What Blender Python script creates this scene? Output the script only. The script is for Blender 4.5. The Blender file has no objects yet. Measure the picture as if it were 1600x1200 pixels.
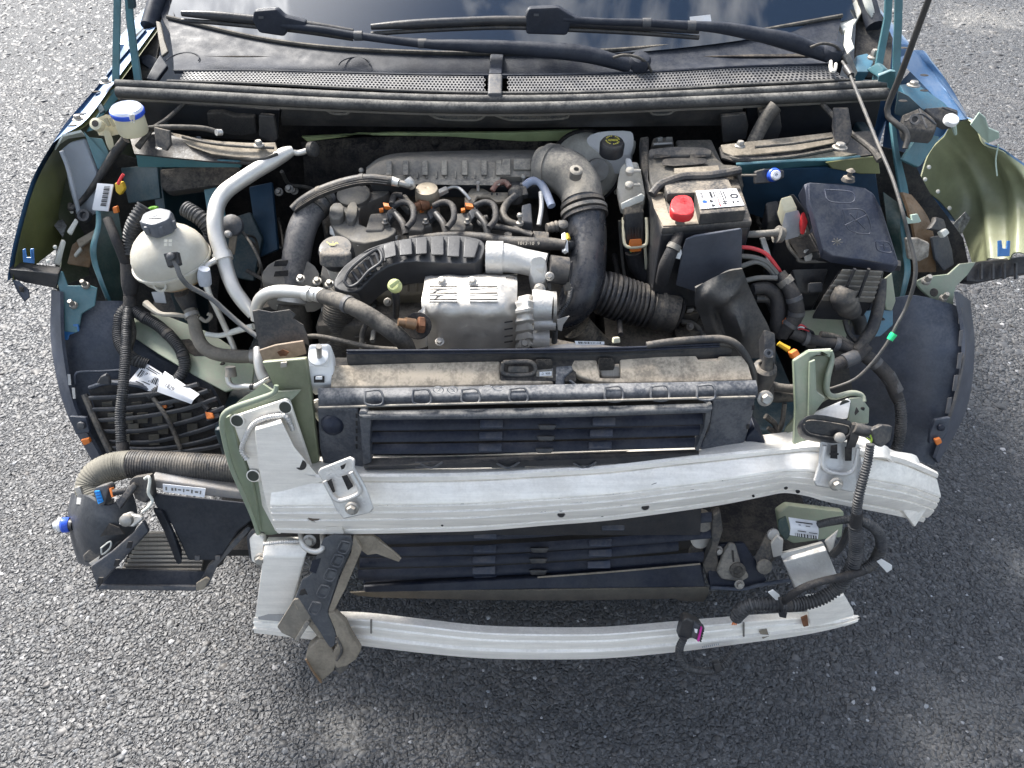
import bpy, bmesh, math, random
import numpy as np
from mathutils import Vector, Matrix

random.seed(7)
rng = np.random.default_rng(7)
C = bpy.context.scene.collection
scene = bpy.context.scene

# ------------------------------------------------------------------ camera, sky, sun, exposure
FPX = 1202.0                      # focal length in photo pixels (1600 wide)
TH = math.radians(40.0)           # camera looks 40 degrees down
CAMP = Vector((0.0, -0.885, 1.5))
cam_d = bpy.data.cameras.new('camera')
cam_d.sensor_width = 36.0
cam_d.lens = FPX / 1600.0 * 36.0
cam_d.clip_start = 0.02
cam_d.clip_end = 500
cam = bpy.data.objects.new('camera', cam_d)
C.objects.link(cam)
cam.location = CAMP
cam.rotation_euler = (math.pi / 2 - TH, 0, 0)
scene.camera = cam

SUN_EL = math.radians(48)
SUN_AZ = math.radians(-44)        # from +Y (behind the car) towards the left
sd = Vector((math.sin(SUN_AZ) * math.cos(SUN_EL), math.cos(SUN_AZ) * math.cos(SUN_EL), math.sin(SUN_EL)))
sun_d = bpy.data.lights.new('sun', 'SUN')
sun_d.energy = 4.6
sun_d.angle = math.radians(16)
sun_d.color = (1.0, 0.95, 0.88)
sun = bpy.data.objects.new('sun', sun_d)
C.objects.link(sun)
sun.rotation_euler = sd.to_track_quat('Z', 'Y').to_euler()
sun.location = (-4, 4, 6)

world = bpy.data.worlds.new('World')
scene.world = world
world.use_nodes = True
wn, wl = world.node_tree.nodes, world.node_tree.links
wn.clear()
wo = wn.new('ShaderNodeOutputWorld')
bg = wn.new('ShaderNodeBackground')
bg.inputs['Strength'].default_value = 0.095
sky = wn.new('ShaderNodeTexSky')
sky.sky_type = 'NISHITA'
sky.sun_disc = False
sky.sun_elevation = SUN_EL
sky.sun_rotation = SUN_AZ
sky.dust_density = 1.0
tc = wn.new('ShaderNodeTexCoord')
sep = wn.new('ShaderNodeSeparateXYZ')
wl.new(tc.outputs['Generated'], sep.inputs[0])
mz = wn.new('ShaderNodeMath'); mz.operation = 'MAXIMUM'; mz.inputs[1].default_value = 0.06
wl.new(sep.outputs['Z'], mz.inputs[0])
dv = wn.new('ShaderNodeVectorMath'); dv.operation = 'DIVIDE'
cz = wn.new('ShaderNodeCombineXYZ')
for k in range(3):
    wl.new(mz.outputs[0], cz.inputs[k])
wl.new(tc.outputs['Generated'], dv.inputs[0]); wl.new(cz.outputs[0], dv.inputs[1])
cn = wn.new('ShaderNodeTexNoise'); cn.inputs['Scale'].default_value = 3.0; cn.inputs['Detail'].default_value = 9
cn.inputs['Roughness'].default_value = 0.6; cn.inputs['Distortion'].default_value = 0.35
ofs = wn.new('ShaderNodeVectorMath'); ofs.operation = 'ADD'; ofs.inputs[1].default_value = (0.7, 0.2, 0)
wl.new(dv.outputs[0], ofs.inputs[0]); wl.new(ofs.outputs[0], cn.inputs['Vector'])
cr = wn.new('ShaderNodeValToRGB')
cr.color_ramp.elements[0].position = 0.50; cr.color_ramp.elements[1].position = 0.66
wl.new(cn.outputs['Fac'], cr.inputs[0])
cmix = wn.new('ShaderNodeMix'); cmix.data_type = 'RGBA'
wl.new(sky.outputs[0], cmix.inputs[6])
# thin cloud glows brighter round the veiled sun
gd = wn.new('ShaderNodeVectorMath'); gd.operation = 'DOT_PRODUCT'; gd.inputs[1].default_value = sd
wl.new(tc.outputs['Generated'], gd.inputs[0])
gm = wn.new('ShaderNodeMapRange'); gm.inputs[1].default_value = 0.80
wl.new(gd.outputs['Value'], gm.inputs[0])
gp = wn.new('ShaderNodeMath'); gp.operation = 'POWER'; gp.inputs[1].default_value = 1.8
wl.new(gm.outputs[0], gp.inputs[0])
gs = wn.new('ShaderNodeMath'); gs.operation = 'MULTIPLY_ADD'; gs.inputs[1].default_value = 4.5; gs.inputs[2].default_value = 1.0
wl.new(gp.outputs[0], gs.inputs[0])
gc_ = wn.new('ShaderNodeVectorMath'); gc_.operation = 'SCALE'; gc_.inputs[0].default_value = (14, 14, 14)
wl.new(gs.outputs[0], gc_.inputs['Scale']); wl.new(gc_.outputs[0], cmix.inputs[7])
gf = wn.new('ShaderNodeMath'); gf.operation = 'MULTIPLY_ADD'; gf.inputs[1].default_value = 0.5; gf.use_clamp = True
wl.new(gp.outputs[0], gf.inputs[0]); wl.new(cr.outputs[0], gf.inputs[2]); wl.new(gf.outputs[0], cmix.inputs['Factor'])
wl.new(cmix.outputs[2], bg.inputs[0])
wl.new(bg.outputs[0], wo.inputs[0])

scene.view_settings.view_transform = 'Standard'
scene.view_settings.look = 'None'
scene.view_settings.exposure = 1.05
scene.view_settings.gamma = 1
scene.view_settings.use_curve_mapping = False
scene.render.engine = 'CYCLES'
scene.cycles.max_bounces = 6
scene.cycles.use_denoising = True

# ------------------------------------------------------------------ measuring: photo pixel -> point in the place
cF = Vector((0, math.cos(TH), -math.sin(TH)))
cU = Vector((0, math.sin(TH), math.cos(TH)))
cX = Vector((1, 0, 0))

def ray(px, py):
    return cF + cX * ((px - 800) / FPX) + cU * ((600 - py) / FPX)

def W(px, py, z):                 # on the level plane at height z
    d = ray(px, py)
    return CAMP + d * ((z - CAMP.z) / d.z)

def WY(px, py, y):                # on the upright plane at y
    d = ray(px, py)
    return CAMP + d * ((y - CAMP.y) / d.y)

def Z(l): return [W(*p) for p in l]
def Y(l): return [WY(*p) for p in l]
def dep(p): return (p - CAMP).dot(cF)
def m(p, px): return px * dep(p) / FPX       # pixels -> metres at p
V = Vector
DOWN, UP, BACK = V((0, 0, -1)), V((0, 0, 1)), V((0, 1, 0))

# ------------------------------------------------------------------ materials
MATS = {}
def M(name, col, rough=0.5, metal=0.0, dust=0.0, dcol=(0.30, 0.255, 0.20), var=0.25, vs=18, bump=0.15, bs=260,
      spec=0.5, coat=0.0, streak=None, sss=0.0, edge=None):
    if name in MATS: return MATS[name]
    mt = bpy.data.materials.new(name); mt.use_nodes = True
    n, l = mt.node_tree.nodes, mt.node_tree.links
    b = n['Principled BSDF']
    b.inputs['Roughness'].default_value = rough
    b.inputs['Metallic'].default_value = metal
    b.inputs['Specular IOR Level'].default_value = spec
    b.inputs['Coat Weight'].default_value = coat
    if coat: b.inputs['Coat Roughness'].default_value = 0.25
    if sss:
        b.inputs['Subsurface Weight'].default_value = sss
        b.inputs['Subsurface Radius'].default_value = (0.02, 0.015, 0.01)
    t = n.new('ShaderNodeTexCoord')
    geo = n.new('ShaderNodeNewGeometry')
    vec = geo.outputs['Position']
    if streak:
        mp = n.new('ShaderNodeMapping'); mp.inputs['Scale'].default_value = streak
        l.new(vec, mp.inputs[0]); vec = mp.outputs[0]
    n1 = n.new('ShaderNodeTexNoise'); n1.inputs['Scale'].default_value = vs; n1.inputs['Detail'].default_value = 6
    n1.inputs['Roughness'].default_value = 0.65
    l.new(vec, n1.inputs['Vector'])
    mr = n.new('ShaderNodeMapRange'); mr.inputs[1].default_value = 0.3; mr.inputs[2].default_value = 0.7
    mr.inputs[3].default_value = 1 - var; mr.inputs[4].default_value = 1 + var
    l.new(n1.outputs['Fac'], mr.inputs[0])
    mul = n.new('ShaderNodeVectorMath'); mul.operation = 'SCALE'
    mul.inputs[0].default_value = col
    l.new(mr.outputs[0], mul.inputs['Scale'])
    colout = mul.outputs[0]
    rg = n.new('ShaderNodeMapRange'); rg.inputs[1].default_value = 0.3; rg.inputs[2].default_value = 0.7
    rg.inputs[3].default_value = max(0.03, rough - 0.09); rg.inputs[4].default_value = min(1, rough + 0.1)
    n3 = n.new('ShaderNodeTexNoise'); n3.inputs['Scale'].default_value = vs * 2.3; n3.inputs['Detail'].default_value = 4
    l.new(geo.outputs['Position'], n3.inputs['Vector'])
    l.new(n3.outputs['Fac'], rg.inputs[0])
    rout = rg.outputs[0]
    if dust > 0:
        sp = n.new('ShaderNodeSeparateXYZ'); l.new(geo.outputs['Normal'], sp.inputs[0])
        up = n.new('ShaderNodeMapRange'); up.inputs[1].default_value = -0.1; up.inputs[2].default_value = 0.9
        up.inputs[3].default_value = 0.12; up.inputs[4].default_value = 1.0
        l.new(sp.outputs['Z'], up.inputs[0])
        n2 = n.new('ShaderNodeTexNoise'); n2.inputs['Scale'].default_value = 26; n2.inputs['Detail'].default_value = 8
        n2.inputs['Roughness'].default_value = 0.72
        l.new(geo.outputs['Position'], n2.inputs['Vector'])
        d2 = n.new('ShaderNodeMapRange'); d2.inputs[1].default_value = 0.40; d2.inputs[2].default_value = 0.62
        l.new(n2.outputs['Fac'], d2.inputs[0])
        n4 = n.new('ShaderNodeTexNoise'); n4.inputs['Scale'].default_value = 230; n4.inputs['Detail'].default_value = 3
        l.new(geo.outputs['Position'], n4.inputs['Vector'])
        d4 = n.new('ShaderNodeMapRange'); d4.inputs[1].default_value = 0.38; d4.inputs[2].default_value = 0.62
        d4.inputs[3].default_value = -0.22; d4.inputs[4].default_value = 0.22
        l.new(n4.outputs['Fac'], d4.inputs[0])
        da = n.new('ShaderNodeMath'); da.operation = 'ADD'; da.use_clamp = True
        l.new(d2.outputs[0], da.inputs[0]); l.new(d4.outputs[0], da.inputs[1])
        m1 = n.new('ShaderNodeMath'); m1.operation = 'MULTIPLY_ADD'; m1.inputs[1].default_value = 0.95; m1.inputs[2].default_value = 0.06
        l.new(da.outputs[0], m1.inputs[0])
        m2 = n.new('ShaderNodeMath'); m2.operation = 'MULTIPLY'; l.new(m1.outputs[0], m2.inputs[0]); l.new(up.outputs[0], m2.inputs[1])
        m3 = n.new('ShaderNodeMath'); m3.operation = 'MULTIPLY'; m3.inputs[1].default_value = dust; m3.use_clamp = True
        l.new(m2.outputs[0], m3.inputs[0])
        mx = n.new('ShaderNodeMix'); mx.data_type = 'RGBA'
        l.new(m3.outputs[0], mx.inputs['Factor']); l.new(colout, mx.inputs[6]); mx.inputs[7].default_value = (*dcol, 1)
        colout = mx.outputs[2]
        r2 = n.new('ShaderNodeMix'); r2.data_type = 'FLOAT'
        l.new(m3.outputs[0], r2.inputs['Factor']); l.new(rout, r2.inputs[2]); r2.inputs[3].default_value = 0.95
        rout = r2.outputs[0]
        if metal > 0:
            me = n.new('ShaderNodeMix'); me.data_type = 'FLOAT'
            l.new(m3.outputs[0], me.inputs['Factor']); me.inputs[2].default_value = metal; me.inputs[3].default_value = 0
            l.new(me.outputs[0], b.inputs['Metallic'])
    l.new(colout, b.inputs['Base Color']); l.new(rout, b.inputs['Roughness'])
    if bump:
        nb = n.new('ShaderNodeTexNoise'); nb.inputs['Scale'].default_value = bs; nb.inputs['Detail'].default_value = 4
        l.new(geo.outputs['Position'], nb.inputs['Vector'])
        bp = n.new('ShaderNodeBump'); bp.inputs['Strength'].default_value = bump; bp.inputs['Distance'].default_value = 0.002
        l.new(nb.outputs['Fac'], bp.inputs['Height']); l.new(bp.outputs[0], b.inputs['Normal'])
    MATS[name] = mt
    return mt

black   = M('black plastic', (0.022, 0.024, 0.029), 0.42, dust=0.42)
blackc  = M('clean black plastic', (0.018, 0.020, 0.025), 0.36, dust=0.2)
blackd  = M('dusty black plastic', (0.03, 0.031, 0.034), 0.52, dust=0.75)
blackt  = M('thickly dusted plastic', (0.03, 0.03, 0.03), 0.7, dust=1.15, dcol=(0.30, 0.255, 0.195))
tan     = M('caked dust plastic', (0.20, 0.17, 0.13), 0.85, dust=0.9, dcol=(0.37, 0.32, 0.25), var=0.3)
navy    = M('wheel liner plastic', (0.028, 0.036, 0.056), 0.42, dust=0.4, dcol=(0.17, 0.18, 0.20), bump=.12, var=.4, vs=10)
navyb   = M('blue black louvre plastic', (0.010, 0.014, 0.027), 0.42, dust=0.10, dcol=(0.22, 0.21, 0.2), spec=.3)
greyp   = M('grey plastic', (0.05, 0.055, 0.065), 0.5, dust=0.3)
greyd   = M('dusted grey casing', (0.13, 0.123, 0.112), 0.62, dust=0.9, dcol=(0.36, 0.325, 0.27))
scut    = M('satin scuttle plastic', (0.022, 0.026, 0.037), 0.5, spec=0.18, dust=0.2, dcol=(0.2, 0.2, 0.2), bump=0.05)
grill   = M('grille grey plastic', (0.11, 0.11, 0.115), 0.5, dust=0.35, dcol=(0.32, 0.3, 0.27))
rubber  = M('rubber', (0.02, 0.021, 0.024), 0.5, dust=0.38)
rubberd = M('dusty rubber', (0.035, 0.033, 0.031), 0.75, dust=0.65, dcol=(0.26, 0.23, 0.19))
seal    = M('bonnet seal rubber', (0.03, 0.03, 0.031), 0.7, dust=0.85, dcol=(0.22, 0.21, 0.19), streak=(6, 40, 40))
foam    = M('black foam', (0.018, 0.017, 0.017), 0.95, dust=0.3, bump=0.8, bs=500)
dark    = M('black part and hole shade', (0.012, 0.012, 0.014), 0.85, dust=0.2)  # flat black, also painted on as the shade inside holes and slots
felt    = M('bulkhead felt', (0.014, 0.014, 0.016), 0.9, dust=0.3, bump=0.6, spec=.2)
alu     = M('brushed aluminium', (0.93, 0.89, 0.82), 0.42, 0.35, var=0.12, streak=(0.5, 6, 9), vs=14, bump=0.08, dust=0.3, dcol=(0.42, 0.38, 0.32))
aluc    = M('cast aluminium', (0.62, 0.61, 0.59), 0.5, 0.7, dust=0.3, dcol=(0.45, 0.40, 0.33), bump=0.35, var=0.15)
alup    = M('aluminium pipe', (0.66, 0.64, 0.60), 0.45, 0.75, dust=0.2, dcol=(0.5, 0.48, 0.44), var=0.1)
shieldm = M('heat shield metal', (0.55, 0.53, 0.50), 0.48, 0.75, dust=0.5, dcol=(0.50, 0.45, 0.38), bump=0.5, bs=90, var=0.15)
steel   = M('zinc steel', (0.36, 0.35, 0.33), 0.45, 0.8, dust=0.55, dcol=(0.33, 0.28, 0.22), var=0.2)
rust    = M('rusty steel', (0.16, 0.07, 0.035), 0.7, 0.3, var=0.5, vs=60)
primer  = M('pale green primer', (0.235, 0.28, 0.20), 0.45, dust=0.65, dcol=(0.31, 0.29, 0.24), coat=0.2, var=0.22, vs=9)
olivep  = M('pale olive underspray', (0.29, 0.31, 0.19), 0.42, dust=0.2, dcol=(0.28, 0.24, 0.10), coat=0.3, var=0.35, vs=6)
olive   = M('olive underspray', (0.125, 0.135, 0.048), 0.42, dust=0.18, coat=0.3, var=0.35, vs=7)
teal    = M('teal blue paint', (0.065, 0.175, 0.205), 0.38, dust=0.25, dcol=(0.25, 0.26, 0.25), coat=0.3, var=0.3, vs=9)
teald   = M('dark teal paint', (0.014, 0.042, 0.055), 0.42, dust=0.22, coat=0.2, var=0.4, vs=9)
blue    = M('dark blue car paint', (0.07, 0.17, 0.33), 0.36, 0.3, dust=0.2, dcol=(0.4, 0.4, 0.42), coat=1.0, var=0.1)
blueb   = M('bright blue paint', (0.03, 0.16, 0.42), 0.35, coat=0.5, var=0.1)
palegrn = M('pale green sheet', (0.42, 0.52, 0.44), 0.5, dust=0.15, var=0.1)
ltgrey  = M('light grey plastic', (0.30, 0.33, 0.37), 0.5, dust=0.3, var=0.1)
cream   = M('cream plastic', (0.62, 0.58, 0.42), 0.45, dust=0.2, var=0.08, sss=0.1)
tankm   = M('translucent tank plastic', (0.50, 0.475, 0.41), 0.36, dust=0.45, dcol=(0.38, 0.34, 0.26), var=0.14, sss=0.25)
white   = M('white plastic', (0.78, 0.78, 0.77), 0.45, dust=0.12, var=0.04, bump=0.05)
offw    = M('grimy white plastic', (0.62, 0.62, 0.56), 0.5, dust=0.3, var=0.12)
paper   = M('label paper', (0.76, 0.76, 0.78), 0.6, var=0.06, bump=0.05)
ink     = M('black ink', (0.015, 0.015, 0.018), 0.6, bump=0)
orange  = M('orange plastic', (0.75, 0.20, 0.03), 0.45, dust=0.15, var=0.1)
red     = M('red plastic', (0.62, 0.025, 0.03), 0.38, dust=0.14, dcol=(0.5, 0.35, 0.3), var=0.1)
yellow  = M('yellow plastic', (0.65, 0.42, 0.03), 0.5, var=0.15)
dipm    = M('pale yellow plastic', (0.55, 0.60, 0.26), 0.4, dust=0.3, var=0.1)
yprint  = M('yellow print', (0.62, 0.55, 0.08), 0.6, bump=0, var=0.5, vs=200)
bluecap = M('blue plastic', (0.03, 0.10, 0.62), 0.35, var=0.1)
bluesock= M('bright blue connector', (0.02, 0.30, 0.75), 0.4)
green   = M('green plastic', (0.02, 0.62, 0.22), 0.4)
magenta = M('magenta plastic', (0.55, 0.03, 0.30), 0.4)
redwire = M('red cable', (0.62, 0.05, 0.06), 0.45, dust=0.1)
greywire= M('grey cable', (0.13, 0.13, 0.125), 0.5, dust=0.4)
taped   = M('cloth tape', (0.02, 0.02, 0.023), 0.7, dust=0.2, bump=0.6, bs=600)
conduit = M('corrugated conduit', (0.022, 0.024, 0.028), 0.42, dust=0.5, dcol=(0.2, 0.19, 0.18))
brown   = M('clay brown dirt', (0.19, 0.115, 0.06), 0.85, dust=0.5, var=0.4, vs=30)
fins    = M('radiator fins', (0.30, 0.28, 0.25), 0.6, 0.4, dust=0.4, dcol=(0.4, 0.35, 0.28), streak=(90, 1, 1), vs=20)
bluehose= M('pale blue hose', (0.24, 0.28, 0.38), 0.45, dust=0.3)
clearm  = M('milky clear plastic', (0.45, 0.47, 0.5), 0.2, var=0.1)

def glass_mat():
    mt = bpy.data.materials.new('windscreen glass'); mt.use_nodes = True
    b = mt.node_tree.nodes['Principled BSDF']
    b.inputs['Base Color'].default_value = (0.006, 0.012, 0.022, 1)
    b.inputs['Roughness'].default_value = 0.03
    b.inputs['IOR'].default_value = 2.1
    return mt
glassm = glass_mat()

# ------------------------------------------------------------------ geometry helpers: every one returns (verts, faces)
def join(*gs):
    vs, fs = [], []
    for g in gs:
        o = len(vs)
        vs += [V(v) for v in g[0]]
        fs += [[i + o for i in f] for f in g[1]]
    return vs, fs

def newell(pts):
    n = V((0, 0, 0))
    for a, b in zip(pts, pts[1:] + pts[:1]):
        n += V(((a.y - b.y) * (a.z + b.z), (a.z - b.z) * (a.x + b.x), (a.x - b.x) * (a.y + b.y)))
    return n.normalized()

def prism(pts, vec):
    pts = [V(p) for p in pts]; vec = V(vec)
    n = len(pts)
    if newell(pts).dot(vec) > 0: pts = pts[::-1]
    vs = pts + [p + vec for p in pts]
    fs = [list(range(n)), list(range(2 * n - 1, n - 1, -1))]
    fs += [[(i + 1) % n, i, n + i, n + (i + 1) % n] for i in range(n)]
    return vs, fs

def slab(pts, th):                # plate of thickness th behind the outline as seen from the road
    pts = [V(p) for p in pts]
    nn = newell(pts)
    c = sum(pts, V((0, 0, 0))) / len(pts)
    if nn.dot(c - CAMP) < 0: nn = -nn
    return prism(pts, nn * th)

def chaikin(pts, k=2, closed=True):
    pts = [V(p) for p in pts]
    for _ in range(k):
        out = []
        n = len(pts)
        rngn = range(n if closed else n - 1)
        for i in rngn:
            a, b = pts[i], pts[(i + 1) % n]
            out += [a.lerp(b, 0.25), a.lerp(b, 0.75)]
        if not closed: out = [pts[0]] + out + [pts[-1]]
        pts = out
    return pts

def crm(P, t):                    # Catmull-Rom on a list of numpy rows
    n = len(P) - 1
    i = min(int(t), n - 1); u = t - i
    p1, p2 = P[i], P[i + 1]
    p0 = P[i - 1] if i > 0 else 2 * p1 - p2
    p3 = P[i + 2] if i + 2 <= n else 2 * p2 - p1
    return 0.5 * ((2 * p1) + (-p0 + p2) * u + (2 * p0 - 5 * p1 + 4 * p2 - p3) * u * u + (-p0 + 3 * p1 - 3 * p2 + p3) * u ** 3)

def spline(pts, step):
    P = [np.array(p, float) for p in pts]
    out, T = [], []
    for i in range(len(P) - 1):
        L = np.linalg.norm(P[i + 1][:3] - P[i][:3])
        k = max(2, int(math.ceil(L / step)))
        for j in range(k):
            out.append(crm(P, i + j / k)); T.append(i + j / k)
    out.append(P[-1]); T.append(len(P) - 1)
    return out

def tube(pts, r, n=12, corr=None, step=None, flat=1.0, flatdir=None, cap=True):
    """swept round bar; r number or list; corr=(pitch, amp) gives ribs"""
    rs = r if isinstance(r, (list, tuple)) else [r] * len(pts)
    P = [list(p) + [q] for p, q in zip(pts, rs)]
    rm = sum(rs) / len(rs)
    if len(pts) == 2 and not corr: step = 1e9
    if step is None: step = rm * 0.9
    if corr: step = corr[0] / 4
    S = spline(P, step)
    if len(pts) == 2 and not corr: S = [np.array(P[0], float), np.array(P[1], float)]
    pos = [V(s[:3]) for s in S]
    vs, fs = [], []
    tang = []
    for i in range(len(pos)):
        a, b = pos[max(0, i - 1)], pos[min(len(pos) - 1, i + 1)]
        tang.append((b - a).normalized() if (b - a).length > 1e-9 else V((0, 0, 1)))
    t0 = tang[0]
    ref = V((0, 0, 1)) if abs(t0.z) < 0.9 else V((1, 0, 0))
    if flatdir is not None: ref = V(flatdir)
    nrm = (ref - t0 * ref.dot(t0)).normalized()
    arc = 0.0
    for i, p in enumerate(pos):
        if i: arc += (p - pos[i - 1]).length
        t = tang[i]
        nrm = (nrm - t * nrm.dot(t)).normalized()
        bn = t.cross(nrm)
        rr = S[i][3]
        if corr: rr *= 1 + corr[1] * (1 if (arc / corr[0]) % 1.0 < 0.55 else -1)
        for k in range(n):
            a = 2 * math.pi * k / n
            vs.append(p + nrm * (math.cos(a) * rr * flat) + bn * (math.sin(a) * rr))
    R = len(pos)
    for i in range(R - 1):
        for k in range(n):
            k2 = (k + 1) % n
            fs.append([i * n + k, i * n + k2, (i + 1) * n + k2, (i + 1) * n + k])
    if cap:
        fs.append(list(range(n))[::-1]); fs.append([(R - 1) * n + k for k in range(n)])
    return vs, fs

def tz(l, rpx, **k):              # tube along photo points (px,py,z), radius in photo pixels
    pts = Z(l)
    rs = rpx if isinstance(rpx, (list, tuple)) else [rpx] * len(l)
    return tube(pts, [m(p, q) for p, q in zip(pts, rs)], **k)

def ty(l, rpx, **k):
    pts = Y(l)
    rs = rpx if isinstance(rpx, (list, tuple)) else [rpx] * len(l)
    return tube(pts, [m(p, q) for p, q in zip(pts, rs)], **k)

def frame(axis, ref=None):
    a = V(axis).normalized()
    ref = V(ref) if ref is not None else (V((0, 0, 1)) if abs(a.z) < 0.9 else V((1, 0, 0)))
    u = (ref - a * ref.dot(a)).normalized()
    return u, a.cross(u), a

def lathe(c, axis, prof, n=24, sx=1.0, ref=None, star=None, caps=True):
    u, w, a = frame(axis, ref); c = V(c)
    vs, fs = [], []
    for (r, h) in prof:
        for k in range(n):
            t = 2 * math.pi * k / n
            rr = r * (1 + (star[1] * (1 if (k * star[0] // n) % 2 else 0) if star else 0))
            vs.append(c + a * h + u * (math.cos(t) * rr * sx) + w * (math.sin(t) * rr))
    R = len(prof)
    for i in range(R - 1):
        for k in range(n):
            k2 = (k + 1) % n
            fs.append([i * n + k, i * n + k2, (i + 1) * n + k2, (i + 1) * n + k])
    if caps and prof[0][0] > 1e-5: fs.append(list(range(n))[::-1])
    if caps and prof[-1][0] > 1e-5: fs.append([(R - 1) * n + k for k in range(n)])
    return vs, fs

def box(c, d, ax=None):
    c = V(c)
    e = ax if ax else (V((1, 0, 0)), V((0, 1, 0)), V((0, 0, 1)))
    vs = [c + e[0] * (d[0] / 2 * sx) + e[1] * (d[1] / 2 * sy) + e[2] * (d[2] / 2 * sz)
          for sz in (-1, 1) for sy in (-1, 1) for sx in (-1, 1)]
    return vs, [[0, 2, 3, 1], [4, 5, 7, 6], [0, 1, 5, 4], [2, 6, 7, 3], [0, 4, 6, 2], [1, 3, 7, 5]]

def surf(grid, nu=6, nv=6, th=0.0, bumpf=None):
    """smooth sheet through rows of points; th = thickness"""
    G = [[np.array(p, float) for p in row] for row in grid]
    Rr, Cc = len(G), len(G[0])
    us = [i / nu for i in range((Rr - 1) * nu + 1)]
    ws = [j / nv for j in range((Cc - 1) * nv + 1)]
    pts = []
    for t in us:
        col = [crm([G[i][j] for i in range(Rr)], t) for j in range(Cc)]
        pts.append([crm(col, s) for s in ws])
    A = np.array(pts)
    du = np.gradient(A, axis=0); dw = np.gradient(A, axis=1)
    N = np.cross(du, dw); N /= (np.linalg.norm(N, axis=2, keepdims=True) + 1e-12)
    if np.sum(N * (np.array(CAMP) - A)) < 0: N = -N
    if bumpf is not None:
        for i, t in enumerate(us):
            for j, s in enumerate(ws):
                A[i, j] += N[i, j] * bumpf(t / (Rr - 1), s / (Cc - 1))
    nU, nW = A.shape[:2]
    vs = [V(p) for p in A.reshape(-1, 3)]
    fs = [[i * nW + j, i * nW + j + 1, (i + 1) * nW + j + 1, (i + 1) * nW + j] for i in range(nU - 1) for j in range(nW - 1)]
    if th:
        o = len(vs)
        B = A - N * th
        vs += [V(p) for p in B.reshape(-1, 3)]
        fs += [[o + k for k in f[::-1]] for f in fs]
        per = [(0, j) for j in range(nW)] + [(i, nW - 1) for i in range(1, nU)] + [(nU - 1, j) for j in range(nW - 2, -1, -1)] + [(i, 0) for i in range(nU - 2, 0, -1)]
        idx = [i * nW + j for i, j in per]
        for a, b in zip(idx, idx[1:] + idx[:1]):
            fs.append([a, a + o, b + o, b])
    return vs, fs

def loft(rings, cap=True):
    n = len(rings[0]); vs = [V(p) for r in rings for p in r]; fs = []
    for i in range(len(rings) - 1):
        for k in range(n):
            k2 = (k + 1) % n
            fs.append([i * n + k, i * n + k2, (i + 1) * n + k2, (i + 1) * n + k])
    if cap:
        fs.append(list(range(n))[::-1]); fs.append([(len(rings) - 1) * n + k for k in range(n)])
    return vs, fs

def sweep(tops, bots, prof, depthdir, sub=5):
    """bar whose front face runs from tops[i] to bots[i]; prof = (fraction down, metres proud)"""
    T = spline(tops, 1e9); B = spline(bots, 1e9)
    T = [V(crm([np.array(p, float) for p in tops], i / sub)) for i in range((len(tops) - 1) * sub + 1)]
    B = [V(crm([np.array(p, float) for p in bots], i / sub)) for i in range((len(bots) - 1) * sub + 1)]
    rings = []
    for i, (t, b) in enumerate(zip(T, B)):
        tg = (T[min(i + 1, len(T) - 1)] - T[max(i - 1, 0)]).normalized()
        dn = (b - t)
        nn = tg.cross(dn).normalized()
        if nn.dot(CAMP - t) < 0: nn = -nn
        rings.append([t + dn * s + nn * q for s, q in prof])
    return loft(rings)

def bolt(p, axis=(0, -0.5, 0.85), r=0.007, h=0.005):
    a = V(axis).normalized(); r *= .85
    fl = lathe(p, a, [(r * 1.45, 0), (r * 1.45, h * 0.3), (r * 1.2, h * 0.5)], 16)
    hx = lathe(V(p) + a * h * 0.5, a, [(r, 0), (r, h * 0.7), (r * 0.8, h)], 6)
    return join(fl, hx)

# ------------------------------------------------------------------ objects
WL = {}
def link(name, geo, mat, parent=None, bevel=0.0, smooth=38, seg=2, loc=None, label=None):
    vs = [V(v) for v in geo[0]]
    c = V(loc) if loc is not None else sum(vs, V((0, 0, 0))) / len(vs)
    me = bpy.data.meshes.new(name)
    bm = bmesh.new()
    bv = [bm.verts.new(v - c) for v in vs]
    for f in geo[1]:
        try: bm.faces.new([bv[i] for i in f])
        except ValueError: pass
    bmesh.ops.recalc_face_normals(bm, faces=bm.faces)
    if bevel:
        ed = [e for e in bm.edges if len(e.link_faces) == 2 and e.calc_face_angle(0) > math.radians(28)]
        try: bmesh.ops.bevel(bm, geom=ed, offset=bevel, segments=seg, affect='EDGES', clamp_overlap=True, profile=0.5)
        except Exception: pass
    bm.to_mesh(me); bm.free()
    me.materials.append(mat)
    for p in me.polygons: p.use_smooth = True
    me.set_sharp_from_angle(angle=math.radians(smooth))
    o = bpy.data.objects.new(name, me)
    C.objects.link(o)
    if bevel:
        wm_ = o.modifiers.new('weighted', 'WEIGHTED_NORMAL'); wm_.keep_sharp = True; wm_.weight = 80
    if parent is not None:
        o.parent = parent; o.location = c - WL[parent]
    else:
        o.location = c
    WL[o] = c
    if label: o['label'] = label
    return o

def tag(o, label, cat, group=None):
    o['label'] = label; o['category'] = cat
    if group: o['group'] = group
    return o

def thing(name, label, cat, loc, group=None):
    o = bpy.data.objects.new(name, None)
    C.objects.link(o)
    o.empty_display_size = 0.05
    o.location = V(loc); WL[o] = V(loc)
    return tag(o, label, cat, group)

def solo(name, label, cat, geo, mat, group=None, **k):
    return tag(link(name, geo, mat, None, **k), label, cat, group)

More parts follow.
